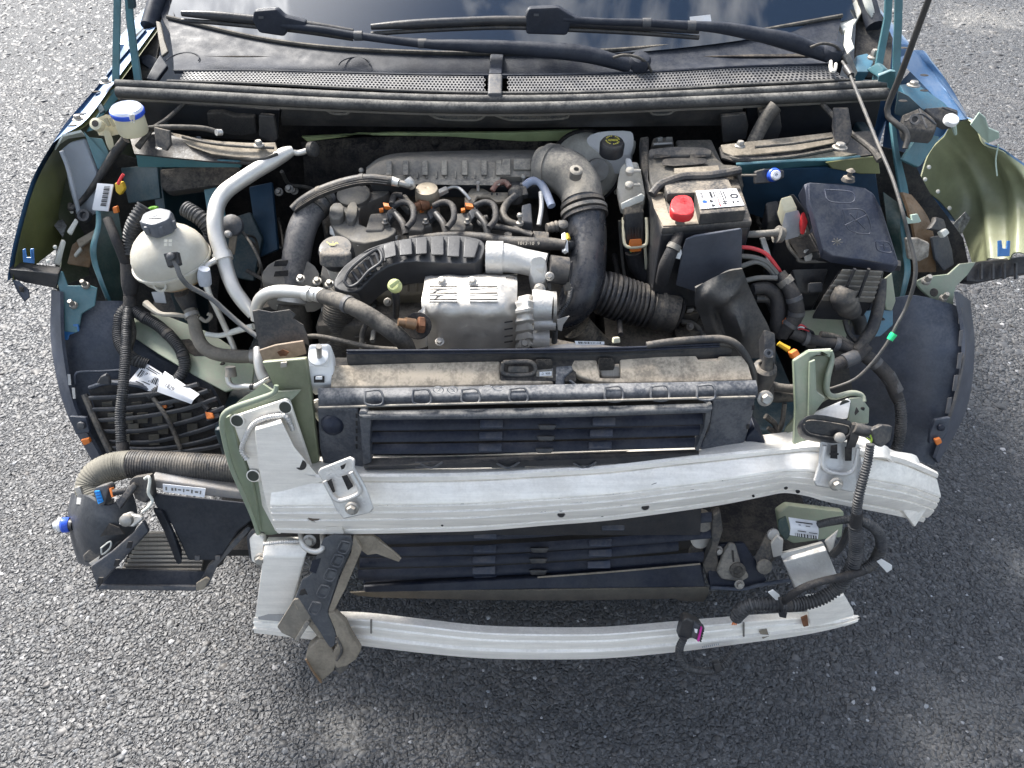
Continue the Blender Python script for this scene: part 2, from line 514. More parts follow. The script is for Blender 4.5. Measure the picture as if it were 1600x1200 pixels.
FONT = {}
def textmesh(s, origin, xdir, ydir, size, lift=0.0006):
    cu = bpy.data.curves.new('t', 'FONT'); cu.body = s; cu.size = 1.0; cu.align_x = 'CENTER'; cu.align_y = 'CENTER'
    ob = bpy.data.objects.new('t', cu); C.objects.link(ob)
    bpy.context.view_layer.update()
    me = ob.to_mesh()
    x = V(xdir).normalized(); y = V(ydir); y = (y - x * y.dot(x)).normalized(); n = x.cross(y)
    if n.dot(CAMP - V(origin)) < 0: n = -n
    vs = [V(origin) + x * (v.co.x * size) + y * (v.co.y * size) + n * lift for v in me.vertices]
    fs = [list(p.vertices) for p in me.polygons]
    ob.to_mesh_clear()
    bpy.data.objects.remove(ob); bpy.data.curves.remove(cu)
    return vs, fs

def flat(pts, lift=0.0006):       # flat print lying on a surface
    pts = [V(p) for p in pts]
    n = newell(pts)
    c = sum(pts, V((0, 0, 0))) / len(pts)
    if n.dot(CAMP - c) < 0: n = -n
    return [p + n * lift for p in pts], [list(range(len(pts)))]

def quadpt(q, u, v):              # bilinear point in quad (tl,tr,br,bl)
    return (q[0].lerp(q[1], u)).lerp(q[3].lerp(q[2], u), v)

def barcode(q, u0, u1, v0, v1, n=22, lift=0.0007):
    gs = []
    t = u0
    while t < u1:
        w = random.choice([0.4, 0.4, 0.8, 1.2]) * (u1 - u0) / n
        gs.append(flat([quadpt(q, t, v0), quadpt(q, min(t + w, u1), v0), quadpt(q, min(t + w, u1), v1), quadpt(q, t, v1)], lift))
        t += w + random.choice([0.5, 0.8, 1.2]) * (u1 - u0) / n
    return join(*gs)

def printbars(q, rows, lift=0.0007):   # small illegible lines of print: (u0,u1,v0,v1)
    return join(*[flat([quadpt(q, a, c), quadpt(q, b, c), quadpt(q, b, d), quadpt(q, a, d)], lift) for a, b, c, d in rows])

def lettering(q, s, u, v, size, lift=0.0008):
    return textmesh(s, quadpt(q, u, v), q[1] - q[0], q[0] - q[3], size, lift)

CA = V((0, -math.cos(math.radians(40)), math.sin(math.radians(40))))   # handy axis: towards the photographer
def node_disc(c, axis, r, h, n=16): return lathe(c, axis, [(r, 0), (r, h)], n)
# ================================================================== ground
def asphalt_mat(stones=False):
    mt = bpy.data.materials.new('stone chips' if stones else 'asphalt'); mt.use_nodes = True
    n, l = mt.node_tree.nodes, mt.node_tree.links
    b = n['Principled BSDF']
    b.inputs['Roughness'].default_value = 0.54
    b.inputs['Specular IOR Level'].default_value = 0.45
    geo = n.new('ShaderNodeNewGeometry')
    big = n.new('ShaderNodeTexNoise'); big.inputs['Scale'].default_value = 1.7; big.inputs['Detail'].default_value = 7
    big.inputs['Roughness'].default_value = 0.62
    l.new(geo.outputs['Position'], big.inputs['Vector'])
    st = n.new('ShaderNodeValToRGB')                      # pale dried mud stains
    st.color_ramp.elements[0].position = 0.60; st.color_ramp.elements[1].position = 0.76
    l.new(big.outputs['Fac'], st.inputs[0])
    if stones:
        at = n.new('ShaderNodeAttribute'); at.attribute_name = 'tone'
        base = at.outputs['Color']
    else:
        vo = n.new('ShaderNodeTexVoronoi'); vo.inputs['Scale'].default_value = 80
        l.new(geo.outputs['Position'], vo.inputs['Vector'])
        rp = n.new('ShaderNodeValToRGB')
        rp.color_ramp.elements[0].color = (0.06, 0.06, 0.063, 1); rp.color_ramp.elements[1].color = (0.155, 0.155, 0.157, 1)
        sp = n.new('ShaderNodeSeparateColor'); l.new(vo.outputs['Color'], sp.inputs[0])
        l.new(sp.outputs[0], rp.inputs[0])
        base = rp.outputs[0]
        v2 = n.new('ShaderNodeTexVoronoi'); v2.inputs['Scale'].default_value = 80; v2.feature = 'DISTANCE_TO_EDGE'
        l.new(geo.outputs['Position'], v2.inputs['Vector'])
        mr = n.new('ShaderNodeMapRange'); mr.inputs[2].default_value = 0.25
        l.new(v2.outputs['Distance'], mr.inputs[0])
        ad = n.new('ShaderNodeMath'); ad.operation = 'MULTIPLY_ADD'; ad.inputs[1].default_value = 0.7
        l.new(sp.outputs[1], ad.inputs[0]); l.new(mr.outputs[0], ad.inputs[2])
        bp = n.new('ShaderNodeBump'); bp.inputs['Strength'].default_value = 1.0; bp.inputs['Distance'].default_value = 0.007
        l.new(ad.outputs[0], bp.inputs['Height']); l.new(bp.outputs[0], b.inputs['Normal'])
    fn = n.new('ShaderNodeTexNoise'); fn.inputs['Scale'].default_value = 420; fn.inputs['Detail'].default_value = 3
    l.new(geo.outputs['Position'], fn.inputs['Vector'])
    fm = n.new('ShaderNodeMapRange'); fm.inputs[3].default_value = 0.7; fm.inputs[4].default_value = 1.3
    l.new(fn.outputs['Fac'], fm.inputs[0])
    sc = n.new('ShaderNodeVectorMath'); sc.operation = 'SCALE'
    l.new(base, sc.inputs[0]); l.new(fm.outputs[0], sc.inputs['Scale'])
    mx = n.new('ShaderNodeMix'); mx.data_type = 'RGBA'
    mf = n.new('ShaderNodeMath'); mf.operation = 'MULTIPLY'; mf.inputs[1].default_value = 0.38
    stain = st.outputs[0]
    for px_, py_, rad in ((535, 1150, .13), (1590, 880, .12), (1585, 260, .22), (1540, 30, .7)):   # dried mud spots on the road
        vd = n.new('ShaderNodeVectorMath'); vd.operation = 'DISTANCE'; vd.inputs[1].default_value = W(px_, py_, 0)
        l.new(geo.outputs['Position'], vd.inputs[0])
        mrs = n.new('ShaderNodeMapRange'); mrs.inputs[1].default_value = rad; mrs.inputs[2].default_value = 0
        l.new(vd.outputs['Value'], mrs.inputs[0])
        sn = n.new('ShaderNodeTexNoise'); sn.inputs['Scale'].default_value = 2.2 / rad; sn.inputs['Detail'].default_value = 8; sn.inputs['Roughness'].default_value = .75
        l.new(geo.outputs['Position'], sn.inputs['Vector'])
        am = n.new('ShaderNodeMath'); am.operation = 'MULTIPLY_ADD'; am.inputs[1].default_value = 2.4; am.inputs[2].default_value = -1.45
        l.new(sn.outputs['Fac'], am.inputs[0])
        a2 = n.new('ShaderNodeMath'); a2.operation = 'ADD'; l.new(am.outputs[0], a2.inputs[0]); l.new(mrs.outputs[0], a2.inputs[1])
        a3 = n.new('ShaderNodeMapRange'); a3.inputs[1].default_value = .15; a3.inputs[2].default_value = .75; a3.inputs[4].default_value = 1.5
        l.new(a2.outputs[0], a3.inputs[0])
        a4 = n.new('ShaderNodeMath'); a4.operation = 'MULTIPLY'; l.new(a3.outputs[0], a4.inputs[0])
        a5 = n.new('ShaderNodeMath'); a5.operation = 'GREATER_THAN'; a5.inputs[1].default_value = 0.0
        l.new(mrs.outputs[0], a5.inputs[0]); l.new(a5.outputs[0], a4.inputs[1])
        mxx = n.new('ShaderNodeMath'); mxx.operation = 'MAXIMUM'; l.new(stain, mxx.inputs[0]); l.new(a4.outputs[0], mxx.inputs[1]); stain = mxx.outputs[0]
    l.new(stain, mf.inputs[0]); l.new(mf.outputs[0], mx.inputs['Factor'])
    l.new(sc.outputs[0], mx.inputs[6]); mx.inputs[7].default_value = (0.30, 0.285, 0.26, 1)
    l.new(mx.outputs[2], b.inputs['Base Color'])
    return mt

def make_ground():
    s = 150
    me = bpy.data.meshes.new('asphalt')
    me.from_pydata([(-s, -s, 0), (s, -s, 0), (s, s, 0), (-s, s, 0)], [], [(0, 1, 2, 3)])
    me.materials.append(asphalt_mat())
    o = bpy.data.objects.new('asphalt', me); C.objects.link(o); o['kind'] = 'structure'
    # loose and bedded chippings: low domes with their own tone
    def scatter(x0, x1, y0, y1, pitch):
        nx, ny = int((x1 - x0) / pitch), int((y1 - y0) / pitch)
        gx, gy = np.meshgrid(np.arange(nx), np.arange(ny))
        p = np.stack([x0 + (gx.ravel() + rng.random(nx * ny)) * pitch, y0 + (gy.ravel() + rng.random(nx * ny)) * pitch], 1)
        return p
    P = np.concatenate([scatter(-1.6, 1.6, -0.30, 0.75, 0.0061), scatter(-2.5, -0.75, 0.75, 2.0, 0.0125), scatter(0.85, 2.5, 0.75, 2.0, 0.0125), scatter(-3.4, -0.8, 2.0, 3.6, 0.021), scatter(0.85, 3.4, 2.0, 3.6, 0.021), scatter(-4.6, -1.2, 3.6, 6.6, 0.04), scatter(1.2, 4.6, 3.6, 6.6, 0.04)])
    P = P[~((np.abs(P[:, 0]) < 0.55) & (P[:, 1] > 0.16) & (P[:, 1] < 0.75))]
    # leave out what stands behind the car front
    N = len(P)
    K = 5
    ang = np.arange(K) * 2 * np.pi / K
    size = rng.lognormal(math.log(0.0027), 0.42, N).clip(0.0012, 0.009)
    size[P[:, 1] > 0.75] *= 1.9
    size[P[:, 1] > 2.0] *= 1.45
    size[P[:, 1] > 3.6] *= 1.6
    yaw = rng.random(N) * 2 * np.pi
    el = 0.65 + 0.7 * rng.random(N)
    tilt = rng.normal(0, 0.22, (N, 2))
    verts = np.zeros((N, 2 * K + 1, 3))
    for ring, (rr, hh) in enumerate([(1.0, -0.15), (0.72, 0.55)]):
        jit = 1 + rng.normal(0, 0.22, (N, K))
        lx = np.cos(ang)[None] * rr * jit; ly = np.sin(ang)[None] * rr * jit * el[:, None]
        x = np.cos(yaw)[:, None] * lx - np.sin(yaw)[:, None] * ly
        y = np.sin(yaw)[:, None] * lx + np.cos(yaw)[:, None] * ly
        verts[:, ring * K:(ring + 1) * K, 0] = P[:, 0:1] + x * size[:, None]
        verts[:, ring * K:(ring + 1) * K, 1] = P[:, 1:2] + y * size[:, None]
        hf = np.where(P[:, 1:2] > 0.75, 0.26, 0.35)
        h = hh * size[:, None] * hf
        if ring: h = h + (x * tilt[:, 0:1] + y * tilt[:, 1:2]) * size[:, None] * hf * 1.9
        verts[:, ring * K:(ring + 1) * K, 2] = h
    verts[:, 2 * K, 0] = P[:, 0]; verts[:, 2 * K, 1] = P[:, 1]; verts[:, 2 * K, 2] = size * np.where(P[:, 1] > 0.75, 0.23, 0.28)
    tri = []
    for k in range(K):
        k2 = (k + 1) % K
        tri += [(k, k2, K + k2), (k, K + k2, K + k), (K + k, K + k2, 2 * K)]
    tri = np.array(tri)
    F = (tri[None] + (np.arange(N) * (2 * K + 1))[:, None, None]).reshape(-1, 3)
    me = bpy.data.meshes.new('chippings')
    me.vertices.add(N * (2 * K + 1)); me.vertices.foreach_set('co', verts.ravel())
    me.loops.add(F.size); me.loops.foreach_set('vertex_index', F.ravel().astype(np.int32))
    me.polygons.add(len(F)); me.polygons.foreach_set('loop_start', np.arange(0, F.size, 3).astype(np.int32))
    me.polygons.foreach_set('loop_total', np.full(len(F), 3, np.int32))
    me.update()
    ca = me.color_attributes.new('tone', 'FLOAT_COLOR', 'POINT')
    t = rng.lognormal(math.log(0.086), 0.21, N).clip(0.04, 0.26)
    fl = rng.random(N) < 0.010
    t[fl] = 0.22 + 0.2 * rng.random(fl.sum())
    warm = rng.normal(0, 0.025, N)
    col = np.stack([t * (1 + warm), t, t * (1 - warm) * 1.02, np.ones(N)], 1)
    ca.data.foreach_set('color', np.repeat(col, 2 * K + 1, axis=0).ravel())
    me.materials.append(asphalt_mat(True))
    o = bpy.data.objects.new('chippings', me); C.objects.link(o); o['kind'] = 'stuff'
    o['label'] = 'dark grey stone chippings bedded in the asphalt'
make_ground()

# ================================================================== the car body
car = thing('car', 'dark blue car with its bonnet, bumper and headlamps stripped off and engine bay open', 'car', (0, 1.2, 0))
def cp(name, geo, mat, bevel=0.0, label=None, parent=None, **k):
    o = link(name, geo, mat, parent or car, bevel, **k)
    if label: o['label'] = label
    return o

# cabin, plain but real, for what stands behind the frame
def wsp(u, v):                    # windscreen point
    x = 0.73 * u * (1 - 0.16 * v); y0 = 0.70 + 0.16 * u * u; z0 = 1.017 + 0.03 * u * u
    return V((x, y0 + 0.72 * v - 0.05 * u * u * v, z0 + 0.40 * v + 0.03 * math.sin(math.pi * v)))
ws = cp('windscreen', surf([[wsp(-1 + 2 * i / 8, j / 4) for i in range(9)] for j in range(5)], 4, 4, 0.004), glassm, label='dark windscreen mirroring the cloudy sky')
for s in (-1, 1):
    cp('pillar', tube([wsp(s * 1.0, v) + V((s * 0.035, 0.01, 0.0)) for v in (-0.03, 0.3, 0.6, 1.0)], 0.018, 12), scut)
    prof = [(0.92, 0.55), (0.92, 0.98), (1.3, 1.02), (3.3, 1.06), (3.55, 0.9), (3.55, 0.35), (3.3, 0.25), (1.0, 0.25)]
    cp('side_panel', prism([V((s * 0.84, y, z)) for y, z in prof], V((s * 0.06, 0, 0))), blue, 0.02)
    cp('pillar', tube([V((s * 0.66, 3.3, 1.05)), V((s * 0.58, 2.9, 1.4))], 0.05, 10), blue)
    cp('side_window', prism([V((s * 0.80, 1.05, 1.02)), V((s * 0.64, 1.55, 1.42)), V((s * 0.62, 2.85, 1.42)), V((s * 0.78, 3.2, 1.05))], V((s * 0.004, 0, 0))), glassm)
    for y in (0.76, 3.1):
        w = cp('wheel', lathe((s * 0.66, y, 0.315), (s, 0, 0), [(0.19, 0), (0.30, 0.0), (0.315, 0.02), (0.315, 0.16), (0.30, 0.18), (0.20, 0.18)], 40), rubber)
        cp('rim', lathe((s * 0.66, y, 0.315), (s, 0, 0), [(0.198, 0.02), (0.198, 0.165), (0.15, 0.15), (0.04, 0.16)], 30), alup, parent=w)
cp('roof', surf([[V((x * (0.62 - 0.05 * j / 3), 1.42 + 1.5 * j / 3, 1.44 + 0.05 * math.sin(math.pi * (0.2 + j / 5)) - 0.03 * x * x)) for x in (-1, -0.5, 0, 0.5, 1)] for j in range(4)], 3, 3, 0.01), blue)
cp('rear_window', slab([V((-0.55, 2.95, 1.43)), V((0.55, 2.95, 1.43)), V((0.66, 3.35, 1.06)), V((-0.66, 3.35, 1.06))], 0.006), glassm)

# scuttle between windscreen and bonnet seal
wsb = [(262, 32), (400, 64), (520, 80), (650, 87), (775, 89), (900, 87), (1040, 77), (1160, 58), (1315, 30)]
gtop = [(272, 112), (400, 112), (520, 115), (650, 118), (775, 119), (900, 118), (1040, 113), (1160, 106), (1300, 102)]
gbot = [(262, 128), (400, 132), (520, 138), (650, 144), (775, 147), (900, 146), (1040, 141), (1160, 134), (1335, 126)]
yws = [0.845, 0.78, 0.735, 0.71, 0.705, 0.71, 0.745, 0.79, 0.85]
rowA = [WY(p[0], p[1] - 3, y - 0.004) for p, y in zip(wsb, yws)]
rowC = [W(p[0], p[1], 1.005) for p in gtop]
rowD = [W(p[0], p[1], 0.996) for p in gbot]
rowB = [a.lerp(c, 0.55) - V((0, 0, 0.012)) for a, c in zip(rowA, rowC)]
cp('scuttle_panel', surf([rowA, rowB, rowC], 6, 4, 0.004), scut, label='smooth grey black scuttle panel below the windscreen')
cp('screen_edge_strip', tube([p + V((0, 0, 0.003)) for p in rowA], 0.0045, 8), rubberd)
cp('scuttle_tray', surf([[p - V((0, 0, 0.03)) for p in rowC], [p - V((0, 0, 0.03)) for p in rowD]], 2, 4), dark)

def honey(u0, u1, nx, ny):        # a sheet of real hexagonal holes
    Cg = [np.array(p) for p in rowC]; Dg = [np.array(p) for p in rowD]
    def pt(u, v):
        a = V(crm(Cg, u * 8)); b = V(crm(Dg, u * 8)); return a.lerp(b, 0.06 + 0.86 * v) + V((0, 0, 0.002))
    vs, fs = [], []
    px = (u1 - u0) / nx; py = 1.0 / ny
    for r in range(ny):
        for c in range(nx):
            cu = u0 + (c + (0.5 if r % 2 else 0.0) + 0.25) * px; cv = (r + 0.5) * py
            o = len(vs)
            for rad, dz in ((0.66, 0), (0.43, 0), (0.41, -0.004)):
                for k in range(6):
                    a = math.pi / 6 + k * math.pi / 3
                    vs.append(pt(min(max(cu + math.cos(a) * px * rad * 0.88, 0.0), 1.0), min(max(cv + math.sin(a) * py * rad, 0), 1)) + V((0, 0, dz)))
            for k in range(6):
                k2 = (k + 1) % 6
                fs.append([o + k, o + k2, o + 6 + k2, o + 6 + k]); fs.append([o + 6 + k, o + 6 + k2, o + 12 + k2, o + 12 + k])
    return vs, fs
def upx(px):                      # photo column -> 0..1 along the scuttle
    for i in range(8):
        a, b = gtop[i][0], gtop[i + 1][0]
        if a <= px <= b: return (i + (px - a) / (b - a)) / 8
    return 1.0
cp('scuttle_grille', honey(upx(290), upx(757), 84, 6), grill, label='perforated honeycomb scuttle grille, longer left half')
cp('scuttle_grille', honey(upx(794), upx(1290), 92, 6), grill, label='perforated honeycomb scuttle grille, right half')
rim = [rowC[i] + V((0, 0, 0.002)) for i in range(9)]
cp('grille_rim', tube(rim, 0.0025, 6), scut)
cp('grille_rim', tube([p + V((0, 0, 0.002)) for p in rowD], 0.003, 6), seal)
cp('scuttle_joint_cover', prism([WY(766, 88, 0.70) + V((0, 0, .006)), WY(787, 88, 0.70) + V((0, 0, .006)), W(784, 114, 1.012), W(764, 114, 1.012)], V((0, 0, -0.012))), scut, 0.003)
cp('scuttle_joint_cover', prism([W(763, 114, 1.016), W(785, 114, 1.016), W(784, 145, 1.004), W(762, 145, 1.004)], V((0, 0, -0.016))), greyp, 0.004)
# drain dimples on the scuttle
for cx_, cy_, r_ in ((553, 104, 24), (284, 97, 25)):
    c = W(cx_, cy_, 1.008)
    cp('scuttle_moulding', tube([c + V((math.cos(a) * m(c, r_), math.sin(a) * m(c, r_) * 1.15 + 0.005, 0.0015 + 0.004 * math.sin(a))) for a in [i * math.pi / 10 for i in range(11)]], 0.0012, 6), scut)

# the bonnet seal with its ridges
def srow(l, z): return Z([(x, y, z) for x, y in l])
s1 = [(182, 131), (300, 137), (480, 147), (650, 154), (790, 156), (930, 154), (1100, 147), (1260, 139), (1388, 131)]
s2 = [(184, 144), (300, 150), (480, 160), (650, 167), (790, 169), (930, 166), (1100, 159), (1260, 152), (1386, 146)]
s3 = [(186, 152), (300, 158), (480, 168), (650, 175), (790, 177), (930, 174), (1100, 167), (1260, 160), (1385, 153)]
sl = cp('bonnet_seal', tube(srow(s1, 0.990), 0.0085, 12, step=0.02), seal, label='long dusty ribbed rubber bonnet seal')
cp('seal_ridge', tube(srow(s2, 0.983), 0.0105, 12, step=0.02), seal, parent=sl)
cp('seal_lip', tube(srow(s3, 0.972), 0.0055, 8, step=0.02), greyd, parent=sl)

# front cross panel under the seal, with scallops
xs = [440, 470, 505, 520, 542, 555, 620, 660, 672, 690, 745, 765, 800, 880, 895, 960, 1010, 1020, 1045, 1060, 1110, 1160]
topy = lambda x: 176 - abs(x - 790) / 600 * 16
dips = {520: 5, 542: 5, 690: 9, 745: 9, 672: 3, 800: 8, 880: 8, 1020: 5, 1045: 5}
up_ = [WY(x, topy(x) - 4, 0.578) for x in xs]
ed_ = [WY(x, topy(x) + 3 + dips.get(x, -1), 0.572) for x in xs]
lo_ = [WY(x, 200 - abs(x - 790) / 500 * 6, 0.600) for x in xs]
cp('cross_panel', join(surf([up_, ed_], 1, 2), surf([ed_, [e.lerp(l, .5) + V((0, -0.004, 0)) for e, l in zip(ed_, lo_)], lo_], 3, 2)), blackd)
cp('cross_panel_edge', tube([p + V((0, -.002, 0)) for p in ed_], 0.0022, 6, step=0.006), greyd)
for x in (524, 712, 838, 1030):
    cp('panel_recess', slab([WY(x - 16, topy(x) - 1, 0.569), WY(x + 18, topy(x) - 1, 0.569), WY(x + 12, topy(x) + 4, 0.569), WY(x - 10, topy(x) + 4, 0.569)], 0.003), dark)

# bulkhead behind the engine
bulkhead = cp('bulkhead', box((0, 0.735, 0.62), (1.34, 0.02, 0.78)), felt)
cp('bulkhead_ledge', slab(Y([(470, 214, .66), (600, 208, .66), (800, 207, .66), (912, 203, .66), (905, 220, .66), (820, 222, .66), (700, 214, .66), (560, 212, .66), (480, 222, .66)]), 0.01), M('ledge green paint', (.36, .42, .20), .5), 0.003)
pad = surf([[WY(470, 222, .668), WY(560, 215, .672), WY(660, 213, .672), WY(760, 214, .672), WY(862, 218, .672)],
            [WY(474, 250, .655), WY(560, 240, .645), WY(660, 240, .645), WY(760, 240, .645), WY(868, 246, .65)],
            [WY(478, 330, .64), WY(560, 320, .63), WY(660, 320, .63), WY(760, 320, .63), WY(870, 320, .64)]], 5, 5, 0.02)
pd = cp('insulation_pad', pad, felt)
for bx, by, r in ((585, 227, 9), (680, 224, 7), (560, 250, 8), (525, 300, 7)):
    cp('pad_clip', lathe(WY(bx, by, .655), (0, -1, 0.2), [(m(WY(bx, by, .655), r), 0), (m(WY(bx, by, .655), r * .8), .006), (0.002, .010)], 14), felt, parent=pd)

# bay floor, inner walls
cp('undertray', box((0, 0.40, 0.235), (1.25, 0.62, 0.02)), dark)
for s in (-1, 1):
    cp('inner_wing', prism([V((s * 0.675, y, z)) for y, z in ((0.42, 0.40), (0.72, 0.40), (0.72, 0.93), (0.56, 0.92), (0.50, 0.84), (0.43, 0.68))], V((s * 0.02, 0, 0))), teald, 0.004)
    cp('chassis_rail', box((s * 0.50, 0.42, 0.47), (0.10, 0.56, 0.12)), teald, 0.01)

# ---- strut towers and what lies on them (left)
cp('tower_cover', slab(Y([(186, 155, .592), (300, 164, .588), (438, 172, .582), (432, 222, .60), (330, 216, .615), (232, 206, .62), (205, 195, .61)]), 0.012), blackc, 0.003)
cp('tower_plate', slab(Z([(200, 204, .935), (262, 208, .925), (330, 222, .92), (430, 224, .92), (436, 246, .905), (400, 256, .90), (330, 252, .90), (210, 240, .905)]), 0.004), black)
tl = Z([(262, 205, .93), (300, 214, .928), (340, 220, .927), (390, 223, .926), (430, 222, .926), (434, 236, .917), (412, 246, .912), (370, 245, .912), (330, 240, .914), (296, 228, .92)])
cp('strut_tower', slab(tl, 0.003), tan, 0.003, label='dust covered ledge over the left strut tower')
cp('tower_gasket', tube(Z([(285, 214, .931), (330, 224, .928), (380, 229, .926), (428, 231, .924)]), 0.0028, 8), rubberd)
cp('tower_gasket', tube(Z([(330, 241, .909), (380, 247, .908), (410, 248, .91), (434, 240, .915)]), 0.0035, 8), rubberd)
cp('bolt', bolt(W(405, 228, .927), UP, 0.008, 0.007), steel)
cp('bolt', bolt(W(255, 230, .93), UP, 0.011, 0.006), steel)
cp('tower_lip', slab(Z([(295, 239, .905), (330, 247, .90), (390, 250, .90), (425, 246, .905), (400, 243, .908), (330, 240, .908)]), 0.006), tan)
cp('wing_bracket', slab(Z([(240, 198, .965), (265, 204, .965), (267, 226, .94), (260, 236, .93), (243, 228, .94)]), 0.006), blackd, 0.002)
cp('felt_block', slab(Y([(322, 177, .572), (348, 176, .572), (365, 182, .572), (398, 183, .572), (402, 210, .575), (375, 214, .575), (326, 208, .575)]), 0.02), foam, 0.004, label='grey foam block stuck to the left tower cover')
cp('drain_bracket', slab(Y([(404, 180, .560), (428, 182, .560), (434, 218, .565), (426, 224, .565), (404, 214, .565)]), 0.012), blackd, 0.003)
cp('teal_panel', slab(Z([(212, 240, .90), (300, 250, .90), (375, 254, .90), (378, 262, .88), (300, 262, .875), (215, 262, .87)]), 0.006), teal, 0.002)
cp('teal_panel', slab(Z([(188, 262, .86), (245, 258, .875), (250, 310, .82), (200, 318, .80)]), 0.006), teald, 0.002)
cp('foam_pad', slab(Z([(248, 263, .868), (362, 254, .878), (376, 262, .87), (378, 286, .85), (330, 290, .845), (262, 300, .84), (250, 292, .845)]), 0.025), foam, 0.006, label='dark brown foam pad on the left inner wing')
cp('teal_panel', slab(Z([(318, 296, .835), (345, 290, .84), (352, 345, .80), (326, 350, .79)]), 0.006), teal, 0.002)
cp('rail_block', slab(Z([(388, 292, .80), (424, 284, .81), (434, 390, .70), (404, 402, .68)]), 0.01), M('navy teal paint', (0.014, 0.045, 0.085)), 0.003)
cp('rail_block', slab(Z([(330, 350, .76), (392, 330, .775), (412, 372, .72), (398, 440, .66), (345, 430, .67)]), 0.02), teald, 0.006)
for k in range(4):
    cp('cable', tube(Z([(372, 352, .80), (382 + 4 * k, 366 + 6 * k, .785), (398 + 3 * k, 372 + 14 * k, .76), (404, 392 + 12 * k, .73)]), 0.0025, 6), rubberd)
cp('rail_cap', lathe(W(362, 352, .81), CA, [(.02, -.01), (.02, .002), (.013, .008), (0, .009)], 18), greyp)
cp('rail_cap', lathe(W(357, 366, .80), CA, [(.007, 0), (.006, .006), (.002, .007)], 12), aluc)
cp('rail_strip', slab(Z([(358, 368, .795), (370, 366, .796), (366, 398, .765), (355, 398, .764)]), 0.006), tan, 0.002)
for x, y, z in ((452, 295, .80), (436, 300, .79), (460, 298, .78)):
    cp('bolt', bolt(W(x, y, z), CA, .007, .006), steel)
cp('heater_pipe', tube(Z([(440, 268, .84), (452, 288, .80), (476, 292, .79), (490, 296, .78)]), 0.004, 8), rubberd)
# (right)
cp('tower_cover', slab(Y([(1166, 165, .580), (1230, 162, .582), (1378, 154, .590), (1368, 200, .61), (1310, 212, .615), (1222, 216, .61), (1168, 212, .60)]), 0.012), blackc, 0.003)
cp('tower_plate', slab(Z([(1124, 230, .92), (1175, 222, .92), (1306, 208, .925), (1368, 204, .925), (1372, 240, .90), (1300, 250, .90), (1160, 256, .90), (1128, 246, .908)]), 0.004), black)
tr = Z([(1126, 226, .925), (1175, 220, .925), (1240, 214, .925), (1300, 206, .93), (1308, 222, .92), (1250, 234, .915), (1180, 242, .91), (1145, 244, .91), (1130, 238, .915)])
cp('strut_tower', slab(tr, 0.003), tan, 0.003, label='dust covered ledge over the right strut tower')
cp('tower_gasket', tube(Z([(1180, 230, .929), (1240, 224, .93), (1300, 215, .932)]), 0.0028, 8), rubberd)
cp('tower_gasket', tube(Z([(1130, 242, .908), (1160, 250, .905), (1230, 246, .905), (1300, 234, .91)]), 0.004, 8), rubberd)
cp('bolt', bolt(W(1156, 229, .927), UP, 0.008, 0.007), steel)
cp('tower_lip', slab(Z([(1168, 250, .905), (1240, 243, .905), (1300, 236, .908), (1340, 240, .905), (1300, 247, .90), (1200, 252, .90)]), 0.006), tan)
cp('wing_bracket', slab(Z([(1302, 168, .985), (1326, 168, .985), (1332, 206, .95), (1326, 226, .93), (1304, 222, .935), (1301, 196, .955)]), 0.006), black, 0.002)
cp('bolt', bolt(W(1312, 231, .93), UP, 0.011, 0.006), steel)
cp('drain_bracket', slab(Y([(1126, 182, .560), (1166, 178, .560), (1170, 196, .563), (1166, 218, .565), (1130, 224, .57)]), 0.012), blackd, 0.003)
cp('drain_bracket', slab(Y([(1186, 176, .555), (1218, 172, .555), (1222, 200, .56), (1216, 218, .565), (1192, 220, .565)]), 0.02), blackd, 0.003)
cp('drain_pipe', tube(Y([(1212, 166, .545), (1200, 180, .54), (1186, 205, .53), (1172, 235, .51), (1164, 262, .50)]), 0.0135, 12), rubberd, label='bent black rubber drain pipe below the seal')
cp('teal_panel', slab(Z([(1150, 258, .90), (1250, 252, .905), (1300, 252, .905), (1345, 246, .905), (1348, 262, .885), (1290, 262, .88), (1160, 275, .87)]), 0.006), teal, 0.002)
cp('inner_wing_sheet', slab(Z([(1152, 270, .875), (1230, 264, .885), (1290, 262, .89), (1368, 270, .88), (1372, 300, .84), (1390, 410, .72), (1160, 330, .76)]), 0.006), M('navy teal paint', (0.014, 0.045, 0.085), 0.4, dust=0.25, coat=0.2), 0.002)
cp('olive_panel', slab(Z([(1290, 254, .905), (1340, 248, .91), (1372, 244, .91), (1376, 272, .88), (1345, 272, .88), (1300, 264, .89)]), 0.005), olive, 0.002)
cp('brace_rod', tube(Z([(1282, 160, .97), (1320, 200, .945), (1360, 232, .93), (1375, 250, .92)]), [0.005, .005, .005, .007], 8), rubberd)
cp('brace_rod', tube(Z([(300, 150, .975), (262, 185, .95), (240, 200, .94), (215, 230, .92)]), [0.004, .004, .004, .006], 8), rubberd)

